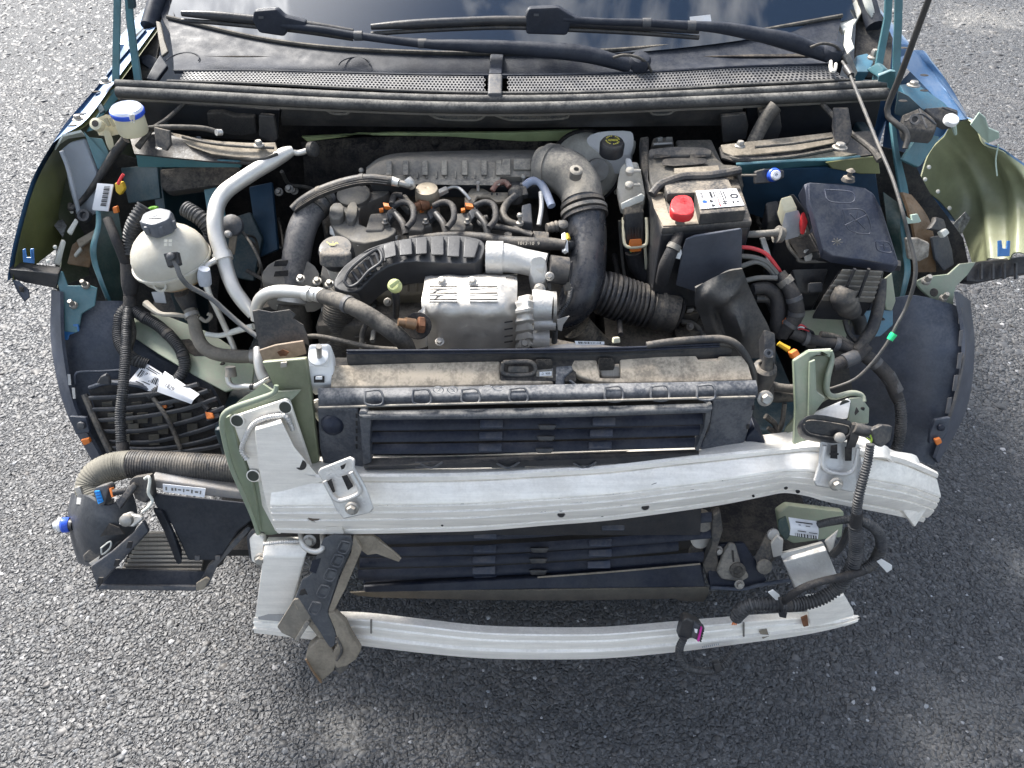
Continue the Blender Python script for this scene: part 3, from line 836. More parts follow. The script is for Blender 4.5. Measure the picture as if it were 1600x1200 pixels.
# ---- bonnet hinges (teal bars standing at both ends of the seal)
def bar(l, w, th, dy=0):          # flat bar along photo points on uprights
    pts = Y(l)
    a = [p + V((-m(p, w / 2), 0, 0)) for p in pts]; b = [p + V((m(p, w / 2), 0, 0)) for p in pts]
    rings = [[x, y, y + V((0, th, 0)), x + V((0, th, 0))] for x, y in zip(a, b)]
    return loft(rings)
hl = cp('bonnet_hinge', bar([(183, -30, .66), (182, 20, .655), (181, 70, .65), (180, 128, .64)], 11, 0.006), teal, 0.001, label='thin teal bonnet hinge arm left of the windscreen')
cp('hinge_arm', bar([(198, -30, .70), (202, 30, .70), (208, 80, .69), (215, 128, .67)], 11, 0.008), teal, 0.001, parent=hl)
cp('hinge_arm', bar([(202, -20, .69), (205, 14, .69)], 10, 0.012), teald, 0.001, parent=hl)
hr = cp('bonnet_hinge', bar([(1406, -30, .66), (1404, 40, .655), (1401, 110, .65), (1396, 128, .64)], 12, 0.006), teal, 0.001, label='teal bonnet hinge arm right of the windscreen')
cp('hinge_arm', bar([(1391, -30, .70), (1388, 30, .70), (1378, 80, .69), (1370, 126, .67)], 11, 0.008), teal, 0.001, parent=hr)
cp('hinge_foot', slab(Z([(1372, 118, 1.02), (1392, 110, 1.03), (1400, 112, 1.03), (1398, 135, .995), (1390, 150, .98), (1386, 130, 1.0), (1372, 128, 1.01)]), 0.005), teal, 0.002, parent=hr)
cp('hinge_foot', slab(Z([(1352, 108, 1.0), (1372, 96, 1.02), (1384, 108, 1.01), (1372, 122, .995)]), 0.02), teal, 0.004, parent=hr)

# ---- left wing: skin, rail, brackets
def wide(r): return [r[0], r[0].lerp(r[1], .45), r[0].lerp(r[1], .92)] + r[1:]
def wing_left():
    u0 = [W(96, 212, .925), W(82, 224, .915), W(48, 285, .865), W(21, 380, .80), W(11, 440, .75)]
    u1 = [W(134, 188, .945), W(106, 190, .94), V((-.893, .60, .88)), V((-.905, .56, .80)), V((-.915, .50, .72))]
    u2 = [W(178, 130, .985), W(150, 138, .975), V((-.885, .80, .92)), V((-.90, .78, .82)), V((-.91, .74, .70))]
    u3 = [W(243, 42, 1.035), W(226, 46, 1.03), V((-.89, 1.02, .97)), V((-.90, 1.0, .84)), V((-.905, 0.94, .70))]
    return [u0, u1, u2, u3]
def two_tone(name, outer, inner, grid, label):
    o = cp(name, surf(grid, 7, 4), outer, label=label)
    inn = surf([[p + V((0.006 if p.x < 0 else -0.006, 0.002, -0.004)) for p in r] for r in grid], 7, 4)
    cp('wing_inside', inn, inner, parent=o)
    return o
wl_ = two_tone('wing', blue, olive, [wide(r) for r in wing_left()], 'left front wing, blue outside, olive underspray inside')
cp('bolt', bolt(W(165, 129, .99), UP, 0.009, 0.006), steel, parent=wl_)
cp('bolt', bolt(W(122, 187, .953), UP, 0.008, 0.006), steel, parent=wl_)
for hx, hy, hz in ((127, 179, .955), (150, 144, .975), (113, 197, .945)):
    c = W(hx, hy, hz)
    cp('wing_slot', prism([c + V((-.007, -.003, 0)), c + V((.005, -.003, 0)), c + V((.008, .004, 0)), c + V((-.004, .004, 0))], V((0, 0, .0015))), dark, parent=wl_)
cp('wing_rail', slab(Z([(184, 136, .978), (190, 150, .96), (160, 182, .945), (150, 202, .93), (138, 206, .927), (150, 186, .945), (177, 140, .977)]), 0.01), teal, 0.002)
cp('rail_step', slab(Z([(150, 165, .962), (158, 160, .965), (164, 172, .955), (156, 178, .95)]), 0.008), teald, 0.002)
cp('flange_fringe', slab(Z([(98, 213, .925), (128, 206, .93), (134, 214, .92), (120, 209, .918), (100, 218, .915), (86, 236, .90)]), 0.004), M('white edge paint', (0.5, 0.54, 0.5), 0.4, dust=0.2), 0.001)
cp('teal_flap', slab(Z([(131, 206, .935), (134, 214, .92), (160, 217, .92), (178, 256, .87), (173, 263, .865), (153, 265, .865)]), 0.004), teal, 0.001, label='loose teal metal flap on the left wing rail')
lc = cp('lamp_carrier', slab(Z([(94, 234, .90), (108, 222, .91), (130, 216, .915), (150, 268, .86), (156, 330, .79), (140, 338, .78), (118, 336, .775), (108, 290, .82)]), 0.01), ltgrey, 0.004, label='light grey plate inside the left wing')
cp('rim_ridge', tube(Z([(96, 236, .905), (106, 262, .875), (116, 300, .835), (124, 335, .79)]), 0.004, 8), ltgrey, parent=lc)
cp('vent_grommet', join(lathe(W(135, 338, .785), CA, [(.012, 0), (.012, .012), (.007, .012), (.006, .004)], 16)), greyp, parent=lc)
# dark inner arch panel with a pale patch coloured as sunlit ground
cp('arch_panel', surf([[W(92, 240, .86), W(112, 300, .80), W(130, 360, .73), W(140, 430, .66)],
                       [W(80, 300, .82), W(92, 340, .77), W(98, 390, .72), W(90, 450, .66)]], 3, 5, 0.004), M('dark olive spray', (0.035, 0.045, 0.02), 0.5, dust=0.2, coat=0.2))
for pts in ([(83, 350), (91, 333), (104, 352), (98, 370)],):
    cp('pale_hole_patch', slab(Z([(x, y, .765) for x, y in pts]), 0.002), M('sunlit gap grey', (0.17, 0.17, 0.165), 0.9, var=.7, vs=140), parent=None)
for hx, hy in ((112, 331), (86, 386), (75, 408)):
    cp('clip', lathe(W(hx, hy, .77), CA, [(.004, 0), (.003, .002), (.001, .003)], 10), offw)
cp('lamp_clip', slab(Z([(104, 362, .78), (118, 340, .795), (123, 346, .79), (112, 368, .77)]), 0.01), offw, 0.003)
cp('lamp_clip', slab(Z([(84, 412, .74), (98, 374, .775), (104, 378, .77), (94, 416, .73)]), 0.01), offw, 0.003)
cp('lamp_clip', slab(Z([(114, 398, .735), (125, 384, .745), (128, 390, .74), (117, 402, .73)]), 0.01), offw, 0.003)
cp('arch_liner', slab(Y([(150, 230, .56), (262, 262, .60), (262, 400, .56), (232, 500, .50), (150, 490, .48), (84, 450, .46), (92, 330, .52), (140, 300, .55)]), 0.006), M('underseal and shade black', (0.012, 0.013, 0.014), 0.8, dust=0.3))
cp('arch_liner', slab(Y([(1362, 225, .60), (1420, 240, .58), (1452, 300, .55), (1505, 372, .50), (1516, 425, .47), (1440, 470, .46), (1380, 500, .46), (1366, 380, .56)]), 0.006), M('underseal and shade black', (0.012, 0.013, 0.014), 0.8, dust=0.3))
cp('torn_liner', slab(Z([(112, 382, .74), (150, 356, .76), (146, 385, .735), (140, 418, .70), (104, 412, .715)]), 0.006), brown, 0.003)
cp('torn_liner', slab(Z([(118, 375, .752), (152, 355, .765), (150, 368, .755), (124, 388, .742)]), 0.006), tan, 0.003)
cp('lamp_bracket', slab(Z([(12, 420, .768), (40, 424, .762), (92, 428, .745), (88, 452, .72), (40, 442, .735), (16, 436, .75)]), 0.03), blackc, 0.004, label='black plastic bumper side bracket under the left wing')
cp('lamp_bracket', slab(Z([(18, 436, .75), (30, 440, .748), (44, 452, .735), (46, 464, .722), (38, 472, .715), (26, 455, .735)]), 0.004), navy, 0.001)
cp('bracket_window', slab(Z([(29, 447, .7445), (37, 449, .742), (38, 457, .733), (31, 456, .736)]), 0.001), dark)
cp('blue_clip', slab(Z([(35, 390, .79), (40, 388, .79), (42, 402, .78), (48, 402, .78), (47, 389, .79), (53, 388, .79), (54, 412, .765), (36, 410, .77)]), 0.003), blueb, 0.001)
# teal bracket standing at the front of the left inner wing
tb = cp('wing_stay', slab(Z([(82, 420, .745), (98, 424, .74), (106, 446, .72), (142, 446, .715), (152, 450, .71), (148, 478, .685), (128, 490, .675), (124, 508, .655), (120, 520, .645), (100, 518, .65), (99, 480, .69), (92, 450, .72)]), 0.005), teal, 0.002, label='crumpled teal wing stay with two bolts on the left')
cp('bolt', bolt(W(135, 447, .718), CA + UP, 0.006, 0.012), steel, parent=tb)
cp('bolt', bolt(W(116, 478, .692), CA + UP, 0.006, 0.012), steel, parent=tb)
cp('stay_foot', slab(Z([(96, 508, .66), (122, 506, .66), (124, 518, .645), (108, 524, .64), (106, 532, .632), (92, 530, .636)]), 0.006), blueb, 0.002, parent=tb)
cp('inner_flange', tube(Z([(152, 318, .82), (154, 350, .79), (146, 385, .76), (148, 410, .73), (158, 440, .70), (170, 470, .66)]), [.004, .005, .006, .006, .005, .005], 8, flat=0.4), teal)
cp('inner_wall', surf([[W(150, 330, .80), W(148, 380, .76), W(150, 420, .72), W(172, 480, .65)], [W(185, 330, .80), W(192, 380, .74), W(196, 430, .68), W(205, 480, .62)]], 4, 5, 0.004), M('dark green paint', (0.02, 0.05, 0.045), 0.45, dust=0.25, coat=0.2))

# ---- right wing
def wing_right():
    return [[W(1402, 92, 1.02), W(1430, 78, 1.02), W(1445, 88, 1.0), V((.885, .92, .86)), V((.90, .9, .70))],
            [W(1440, 130, .975), W(1462, 118, .98), W(1490, 150, .95), V((.895, .70, .84)), V((.91, .66, .70))],
            [W(1495, 188, .93), W(1512, 186, .935), V((.97, .66, .86)), V((.99, .64, .80)), V((1.0, .60, .70))]]
wr_ = cp('wing', surf([wide(r) for r in wing_right()], 7, 4), blue, label='right front wing with blue top rail and torn front edge')
G = [[(1436, 290, .80), (1452, 240, .85), (1482, 200, .90), (1520, 198, .925), (1556, 228, .905), (1604, 262, .87)],
     [(1472, 318, .745), (1492, 276, .795), (1522, 246, .84), (1552, 250, .86), (1590, 272, .85), (1618, 320, .82)],
     [(1502, 360, .695), (1524, 330, .735), (1550, 312, .77), (1574, 312, .79), (1602, 322, .80), (1630, 370, .785)],
     [(1520, 414, .665), (1538, 410, .69), (1558, 405, .715), (1576, 402, .735), (1600, 400, .75), (1642, 410, .745)]]
def creases(u, v): return 0.012 * math.exp(-((v - 0.34) / 0.07) ** 2) - 0.010 * math.exp(-((v - 0.52) / 0.08) ** 2) + 0.012 * math.exp(-((v - 0.74) / 0.08) ** 2)
cp('wing_skin', surf([[p + V((.006, .012, .0)) for p in Z(r)] for r in G], 8, 8, 0.002, creases), blue, parent=wr_)
wi = cp('wing_inside', surf([Z(r) for r in G], 8, 8, 0.003, creases), olivep, parent=wr_, label='creased olive inside of the right wing')
cp('crack', tube(Z([(1560, 226, .913), (1556, 250, .885), (1558, 275, .858)]), 0.0014, 6), palegrn, parent=wr_)
for hx, hy, hz in ((1444, 281, .812), (1464, 300, .785), (1482, 326, .755), (1505, 384, .70), (1450, 262, .838)):
    cp('pale_hole_patch', lathe(W(hx, hy, hz) + CA * .004, CA, [(.0045, 0), (.003, .001)], 10), offw, parent=wr_)  # pale discs coloured as light coming through small holes
cp('pale_flap', slab(Z([(1516, 196, .94), (1530, 176, .965), (1540, 184, .955), (1545, 200, .94), (1561, 207, .925), (1562, 216, .915), (1544, 224, .905), (1534, 214, .915)]), 0.004), palegrn, 0.001, label='torn pale green flap on the right wing corner')
dh = cp('pale_hole_patch', slab([p + CA * .006 for p in Z([(1486, 352, .735), (1506, 332, .755), (1514, 342, .742), (1500, 366, .715), (1490, 372, .715)])], 0.002), M('sunlit gap grey', (0.17, 0.17, 0.165), 0.9, var=.7, vs=140), parent=wr_)  # pale patch coloured as sunlit ground, no real opening
cp('arch_shadow_panel', surf([[W(1415, 296, .80), W(1432, 330, .76), W(1446, 380, .70), W(1452, 430, .65)], [W(1436, 290, .79), W(1468, 322, .735), W(1496, 364, .685), W(1512, 416, .655)]], 4, 5, 0.004), M('underseal and shade black', (0.012, 0.013, 0.014), 0.8, dust=0.3))  # black sheet standing in for the shade inside the right arch
cp('gap_strip', slab([p + CA * .008 for p in Z([(1436, 300, .775), (1444, 306, .77), (1466, 332, .735), (1462, 340, .73), (1446, 322, .755)])], 0.002), MATS['black part and hole shade'] if False else M('sunlit gap grey', (0.17, 0.17, 0.165), 0.9, var=.7, vs=140))  # pale strips coloured as sunlit ground seen through a gap
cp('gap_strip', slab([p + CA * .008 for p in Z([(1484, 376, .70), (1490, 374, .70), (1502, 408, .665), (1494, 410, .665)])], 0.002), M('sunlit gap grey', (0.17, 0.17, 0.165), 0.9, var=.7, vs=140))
cp('lamp_pocket', surf([[W(1410, 300, .83), W(1416, 340, .79), W(1424, 380, .745), W(1426, 425, .69)], [W(1424, 304, .82), W(1442, 340, .78), W(1454, 380, .74), W(1462, 425, .69)]], 4, 4, 0.006, lambda u, v: 0.012 * math.sin(3 * v)), brown, label='clay brown broken lamp pocket in the right wing')
cp('dirt_cake', slab(Z([(1416, 372, .775), (1436, 372, .772), (1454, 380, .762), (1452, 402, .735), (1436, 410, .725), (1420, 405, .735)]), 0.01), M('pale dirt', (.30, .27, .23), .9, var=.6, vs=60, bump=.6), 0.004)
cp('hook_bracket', slab(Z([(1416, 338, .815), (1426, 344, .808), (1424, 336, .815), (1434, 334, .815), (1440, 346, .80), (1436, 348, .80), (1418, 350, .80)]), 0.005), palegrn, 0.001)
cp('lamp_clip', slab(Z([(1452, 358, .79), (1460, 346, .80), (1462, 338, .805), (1476, 342, .80), (1480, 356, .785), (1472, 362, .78)]), 0.01), black, 0.003)
cp('lamp_clip', slab(Z([(1470, 362, .785), (1480, 356, .79), (1485, 364, .78), (1476, 372, .775)]), 0.012), offw, 0.003)
cp('liner_scrap', slab(Z([(1456, 370, .765), (1482, 366, .765), (1488, 388, .735), (1492, 414, .705), (1476, 424, .70), (1462, 405, .725)]), 0.008), greyp, 0.004)
cp('lamp_bracket', slab(Z([(1512, 418, .715), (1530, 408, .72), (1600, 400, .73), (1640, 398, .73), (1640, 424, .705), (1590, 430, .70), (1530, 442, .69), (1510, 440, .695)]), 0.03), blackc, 0.004, label='black plastic bumper side bracket under the right wing')
for k in range(4):
    x = 1530 + k * 18
    cp('bracket_rib', prism(Z([(x, 412, .722), (x + 3, 411, .722), (x + 3, 436, .70), (x, 437, .70)]), CA * .006), blackc)
cp('blue_clip', slab(Z([(1560, 376, .772), (1565, 375, .772), (1567, 388, .762), (1573, 388, .762), (1574, 376, .772), (1579, 376, .772), (1578, 400, .748), (1560, 401, .75)]), 0.003), blueb, 0.001)
rs = cp('wing_stay', slab(Z([(1430, 440, .725), (1446, 432, .73), (1482, 428, .73), (1500, 412, .74), (1526, 409, .735), (1512, 430, .72), (1494, 448, .705), (1490, 470, .685), (1492, 492, .665), (1468, 488, .67), (1462, 474, .685), (1438, 452, .71)]), 0.005), primer, 0.002, label='pale green triangular wing stay with two bolts on the right')
cp('bolt', bolt(W(1446, 440, .728), CA + UP, 0.007, 0.012), steel, parent=rs)
cp('bolt', bolt(W(1473, 467, .70), CA + UP, 0.006, 0.012), steel, parent=rs)
cp('stay_hole', lathe(W(1459, 457, .7115) + CA * .001, CA, [(.008, 0), (.007, .001)], 14), dark, parent=rs)
cp('stay_foot', slab(Z([(1467, 486, .672), (1494, 490, .668), (1498, 502, .655), (1480, 508, .65), (1468, 500, .66)]), 0.005), teal, 0.002, parent=rs)
cp('stay_foot', slab(Z([(1482, 508, .652), (1502, 502, .655), (1505, 514, .642), (1486, 522, .637)]), 0.006), blueb, 0.002, parent=rs)
cp('wing_rail', slab(Z([(1406, 132, .985), (1432, 130, .985), (1476, 160, .96), (1490, 176, .945), (1442, 172, .95), (1420, 160, .965)]), 0.012), M('sky blue sheet paint', (0.06, 0.18, 0.26), 0.4, coat=0.4, dust=0.2), 0.002)
for hx, hy in ((1443, 145), (1410, 161), (1411, 78), (1443, 121)):
    z = .985 if hy > 130 else 1.0
    cp('rail_slot', lathe(W(hx, hy, z) + V((0, 0, .004)), UP, [(.006, 0), (.005, .001)], 10, sx=1.4), dark)
cp('bolt', bolt(W(1427, 134, .992), UP, 0.010, 0.006), steel)
cp('rail_upright', slab(Z([(1404, 142, .985), (1420, 150, .978), (1444, 172, .955), (1412, 184, .94), (1398, 178, .945)]), 0.008), teald, 0.002)
cp('teal_box', slab(Z([(1438, 206, .925), (1470, 214, .915), (1440, 258, .87), (1434, 262, .865), (1410, 250, .88)]), 0.012), teal, 0.003, label='teal folded plate at the right wing rail')
cp('teal_stay', slab(Z([(1392, 190, .92), (1400, 250, .87), (1408, 300, .82), (1416, 330, .79), (1424, 322, .79), (1418, 290, .82), (1406, 240, .88), (1400, 190, .92)]), 0.006), teal, 0.002)
cp('inner_flange', tube(Z([(1410, 328, .79), (1408, 350, .77), (1414, 390, .735), (1418, 420, .71), (1414, 445, .69), (1408, 470, .665)]), [.004, .005, .006, .006, .005, .004], 8, flat=0.45), teal)
cp('inner_wall', surf([[W(1380, 300, .82), W(1388, 370, .75), W(1392, 430, .69), W(1384, 490, .63)], [W(1408, 320, .80), W(1406, 370, .76), W(1414, 430, .69), W(1400, 490, .63)]], 4, 5, 0.004), M('dark green paint', (0.02, 0.05, 0.045), 0.45, dust=0.25, coat=0.2))

# ---- A pillar feet
cp('pillar_trim', slab(Y([(246, -10, .93), (262, -10, .93), (272, 22, .86), (275, 50, .83), (266, 56, .82), (252, 30, .86), (244, 10, .90)]), 0.012), scut, 0.003)
cp('pillar_trim', slab(Y([(243, 32, .84), (250, 34, .84), (256, 62, .79), (262, 80, .765), (252, 88, .76), (247, 60, .80)]), 0.006), greyd, 0.002)
cp('pillar_trim', slab(Y([(228, 122, .66), (240, 100, .70), (250, 84, .73), (262, 102, .70), (244, 126, .66)]), 0.01), scut, 0.003)
cp('corner_cavity', slab(Y([(205, 60, .83), (240, 30, .88), (250, 60, .82), (240, 122, .72), (180, 126, .74)]), 0.006), dark)
cp('hinge_mount', slab(Z([(216, 88, 1.0), (232, 84, 1.0), (246, 90, .995), (250, 104, .98), (232, 108, .98), (222, 100, .985)]), 0.03), scut, 0.004)
cp('pillar_trim', slab(Y([(1310, 36, .85), (1336, 0, .92), (1342, -14, .95), (1356, -14, .95), (1346, 20, .88), (1332, 42, .83), (1318, 48, .82)]), 0.012), offw, 0.003, label='grimy white trim torn off the right windscreen pillar')
cp('pillar_trim', slab(Y([(1320, 48, .82), (1334, 30, .84), (1330, 60, .79), (1335, 74, .76), (1324, 84, .75), (1318, 70, .78)]), 0.004), offw, 0.002)
cp('pillar_trim', slab(Z([(1318, 86, 1.03), (1328, 82, 1.03), (1341, 112, 1.0), (1336, 122, .99)]), 0.006), greyd, 0.002)
cp('corner_cavity', slab(Y([(1340, 20, .90), (1378, 22, .90), (1395, 60, .84), (1390, 122, .74), (1335, 120, .74)]), 0.006), dark)
cp('frayed_trim', join(*[tube(Y([(1348 + k * 5, -6, .88), (1356 + k * 4, 14 + k * 3, .86), (1364 + k * 3, 30 + k * 3, .85)]), [0.003, .004, .001], 6) for k in range(3)]), offw)
cp('torn_foil', join(*[tube(Z([(1302 + 4 * math.cos(a) * (1 + .3 * k), 100 + 12 * math.sin(a), 1.025 - .012 * k) for a in [i * 0.7 + k for i in range(6)]]), 0.0032, 6) for k in range(5)]), M('torn white foil', (0.62, 0.6, 0.55), 0.45, dust=0.25), label='crumpled white tape scrap by the right wiper')
cp('hinge_mount', slab(Z([(1338, 86, 1.0), (1356, 82, 1.0), (1366, 96, .99), (1358, 112, .98), (1338, 112, .98)]), 0.03), M('sky blue sheet paint', (0.06, 0.18, 0.26)), 0.004)
cp('bolt', bolt(W(1364, 92, 1.01), UP, 0.009, 0.012), steel)
# ================================================================== wipers
def wiper(label, blade, arm, pivot, adapter, y0, hose):
    t = thing('wiper', label, 'windscreen wiper', WY(pivot[0], pivot[1], y0[2]), 'pair of windscreen wipers')
    bl = [(x, y, y0[0]) for x, y in blade]
    link('blade_spoiler', ty(bl, [4.5] + [7.0] * (len(bl) - 2) + [5], n=10, step=0.03), blackc, t)
    link('blade_rubber', ty([(x, y + 11, yy) for x, y, yy in bl], 3.5, n=8, step=0.03), rubber, t)
    link('arm', ty([(x, y, yy) for x, y, yy in arm], [w for w in arm_w(arm)], n=10, step=0.02, flat=1.0), scut, t, smooth=50)
    for k in (2, 3):
        p = WY(*arm[k])
        link('arm_clip', tube([p + V((-.008, .0, .0)), p + V((.008, 0, 0))], m(p, 7.5), 10), greyp, t)
    ad = link('adapter', slab(Y(adapter), 0.022), scut, t, 0.005)
    link('release_tab', flat([WY(adapter[1][0] + 8, adapter[1][1] + 8, adapter[0][2] - .003), WY(adapter[1][0] + 16, adapter[1][1] + 8, adapter[0][2] - .003), WY(adapter[1][0] + 16, adapter[1][1] + 12, adapter[0][2] - .003), WY(adapter[1][0] + 8, adapter[1][1] + 12, adapter[0][2] - .003)], .001), greyp, ad)
    p = WY(pivot[0], pivot[1], y0[2])
    link('pivot_cap', lathe(p, (0, -0.35, 0.9), [(.020, -.01), (.021, .004), (.017, .010), (.005, .013)], 20), scut, t)
    link('washer_hose', ty(hose, 2.2, n=8), rubberd, t)
    return t
def arm_w(arm):
    n = len(arm)
    return [5, 5.5, 6, 7, 9, 11, 13, 10][:n] if n <= 8 else [6] * n
wiper('black wiper whose arm pivots near the middle of the scuttle',
      [(284, 21), (330, 24), (392, 30), (470, 38), (552, 50)],
      [(440, 40, .705), (500, 46, .70), (560, 56, .695), (660, 68, .68), (720, 71, .67), (800, 75, .665), (910, 84, .655), (985, 104, .645)],
      (1000, 96), [(393, 32, .70), (396, 17, .70), (432, 14, .70), (444, 26, .70), (478, 34, .70), (476, 44, .70), (450, 46, .70), (444, 58, .70), (404, 52, .70)],
      (0.715, 0.68, 0.642), [(958, 90, .632), (975, 86, .628), (995, 89, .625), (1010, 98, .628), (1018, 112, .632)])
wiper('longer black wiper whose arm pivots at the right end of the scuttle',
      [(580, 42), (640, 38), (720, 34), (800, 32), (900, 36), (1000, 41), (1092, 48)],
      [(880, 30, .70), (940, 34, .70), (1010, 36, .70), (1080, 40, .70), (1130, 44, .70), (1190, 55, .70), (1236, 66, .695), (1296, 88, .685)],
      (1302, 80), [(821, 26, .695), (826, 13, .695), (872, 11, .695), (890, 22, .695), (906, 30, .695), (932, 31, .695), (930, 40, .695), (892, 40, .695), (886, 56, .695), (822, 54, .695)],
      (0.705, 0.68, 0.682), [(1266, 74, .672), (1285, 68, .668), (1305, 72, .668), (1316, 84, .668)])
solo('label', 'small pale grey sticker on the right of the windscreen', 'sticker',
     slab([wsp(0.50, 0.05) + V((0, -.004, .006)), wsp(0.56, 0.05) + V((0, -.004, .006)), wsp(0.56, 0.075) + V((0, -.004, .006)), wsp(0.50, 0.075) + V((0, -.004, .006))], .001), ltgrey)

# ================================================================== engine
eng = thing('engine', 'dusty grey and black petrol engine filling the middle of the bay', 'engine', (0, 0.33, 0.3))
def ep(name, geo, mat, bevel=0.0, parent=None, label=None, **k):
    o = link(name, geo, mat, parent or eng, bevel, **k)
    if label: o['label'] = label
    return o
ep('engine_block', box((-0.11, 0.385, 0.49), (0.52, 0.22, 0.36)), M('grimy engine metal', (0.06, 0.055, 0.05), 0.7, 0.2, dust=0.5), 0.02)
ep('gearbox', join(lathe((0.24, 0.36, 0.50), (1, 0, 0), [(0.13, -0.06), (0.14, 0.0), (0.12, 0.08), (0.08, 0.15)], 24)), M('grimy engine metal', (0.06, 0.055, 0.05), 0.7, 0.2, dust=0.5))
ep('crankcase_front', box((-0.08, 0.25, 0.46), (0.44, 0.06, 0.26)), M('grimy engine metal', (0.06, 0.055, 0.05), 0.7, 0.2, dust=0.5), 0.01)

# the engine top is nearly level: raise each row a little towards the front
W0, Z0 = W, Z
def W(px, py, z): return W0(px, py, z + .0005 * (min(max(py, 240), 400) - 320))
def Z(l): return [W(*p) for p in l]
# intake manifold / cam cover at the back
def rib_grid():
    top = [(572, 262, .89), (592, 247, .905), (625, 239, .915), (700, 236, .918), (800, 234, .918), (866, 236, .915), (892, 244, .91)]
    mid = [(572, 268, .89), (590, 256, .908), (625, 250, .922), (700, 248, .925), (800, 246, .926), (866, 250, .922), (900, 260, .905)]
    low = [(572, 274, .885), (590, 272, .89), (625, 274, .892), (700, 275, .892), (800, 276, .892), (866, 276, .89), (905, 280, .885)]
    return [Z(top), Z(mid), Z(low)]
inl = ep('inlet_manifold', surf(rib_grid(), 6, 5, 0.03), M('inlet plenum', (.17, .16, .145), .7, dust=.8, dcol=(.31, .28, .235)), label='long dust covered inlet plenum at the back of the engine')
for i, x in enumerate((604, 630, 660, 690, 722, 752, 775)):
    ep('rib', prism([W(x, 252, .921), W(x + 9, 252, .921), W(x + 9, 275, .893), W(x, 275, .893)], CA * .007), greyd, 0.0015, inl)
ep('plenum_shelf', prism(Z([(600, 271, .895), (782, 273, .895), (782, 290, .878), (600, 288, .878)]), BACK * .02), greyd, 0.002, inl)
for x in range(636, 776, 15):
    ep('shelf_rib', prism(Z([(x, 268, .90), (x + 2, 268, .90), (x + 2, 279, .888), (x, 279, .888)]), CA * .004), greyd, 0, inl)
ep('plenum_pad', slab(Z([(802, 250, .924), (830, 250, .924), (830, 268, .90), (802, 268, .90)]), -0.008), greyd, 0.003, inl)
ep('plenum_pad', slab(Z([(786, 250, .924), (798, 250, .924), (798, 276, .892), (778, 276, .892)]), -0.006), greyd, 0.003, inl)
ep('plenum_base', prism(Z([(578, 272, .885), (846, 270, .885), (846, 292, .868), (578, 288, .868)]), V((0, .03, -.04))), greyp, 0.004, inl)
ep('manifold_elbow', tube([W(850, 256, .885), W(880, 258, .88), W(902, 268, .87)], [.022, .024, .028], 18), greyd)

# cam cover mid section
ep('cam_cover', prism(Z([(500, 330, .775), (540, 292, .805), (620, 284, .81), (850, 290, .81), (862, 360, .755), (700, 376, .75), (560, 384, .74), (508, 372, .74)]), V((0, 0, -.07))), M('cam cover black', (0.014, 0.014, 0.016), 0.6, dust=0.3), 0.008)
# timing cover with the raised horseshoe
tc_ = ep('timing_cover', prism(chaikin(Z([(516, 346, .80), (512, 322, .815), (518, 313, .83), (538, 312, .83), (545, 306, .835), (582, 300, .84), (590, 290, .85), (606, 290, .85), (610, 302, .84), (572, 316, .825), (560, 330, .815), (562, 356, .795), (616, 352, .80), (622, 362, .79), (600, 374, .78), (560, 382, .77), (524, 362, .785)]), 1), V((0, 0, -.045))), M('moulded grey cover', (0.11, 0.105, 0.097), 0.62, dust=0.7, dcol=(0.24, 0.215, 0.175)), 0.004, label='grey moulded horseshoe cover at the left of the engine')
ep('cover_block', prism(chaikin(Z([(516, 316, .838), (538, 316, .838), (536, 342, .812), (513, 342, .812)]), 1), V((0, 0, -.04))), MATS['moulded grey cover'], 0.003, tc_)
ep('cover_block', prism(chaikin(Z([(544, 314, .838), (560, 315, .838), (556, 346, .808), (538, 344, .81)]), 1), V((0, 0, -.04))), MATS['moulded grey cover'], 0.003, tc_)
ep('cover_disc', lathe(W(552, 303, .843), (0, -0.25, 1), [(m(W(552, 303, .843), 27), -.02), (m(W(552, 303, .843), 26), .0), (m(W(552, 303, .843), 22), .003)], 28), MATS['moulded grey cover'], 0, tc_)
ep('cover_skirt', slab(Z([(514, 352, .79), (560, 382, .765), (600, 376, .77), (622, 366, .785), (622, 376, .765), (575, 394, .75), (556, 388, .752), (514, 366, .77)]), 0.02), aluc, 0.003, tc_)
# oil filler cap with its printed oil can
oc = W(524, 388, .80)
cap = ep('oil_filler_cap', lathe(oc, (0.0, -0.3, 1), [(.027, -.03), (.030, -.022), (.030, -.004), (.027, .002), (.0, .004)], 28), black, label='round black oil filler cap with yellow oil can symbol')
ep('cap_grip', prism([W(497, 394, .806), W(508, 385, .812), W(540, 385, .812), W(551, 394, .806), W(540, 398, .803), (W(508, 398, .803))], V((0, -.01, -.02))), blackd, 0.004, cap)
def oilcan(c, s):                 # oil can symbol as flat print
    ux = V((1, 0, 0)); uy = V((0, 0.95, 0.29)).normalized()
    P = lambda l: flat([c + ux * (a * s) + uy * (b * s) for a, b in l], .0015)
    return join(P([(-.5, .25), (-.45, .05), (.2, .0), (.55, .32), (.62, .30), (.25, -.28), (-.42, -.28), (-.5, -.05)]), P([(-.95, .35), (-.9, .42), (-.55, .12), (-.55, .0)]), P([(-.1, .35), (.1, .35), (.1, .28), (-.1, .28)]), P([(.7, .18), (.78, .05), (.7, -.02), (.63, .05)]))
ep('oil_can_symbol', oilcan(oc + V((-0.004, 0.0035, 0.0058)), 0.012), yprint, 0, cap)
ep('filler_neck', lathe(oc, (0, -0.3, 1), [(.023, -.06), (.024, -.028)], 20), aluc)

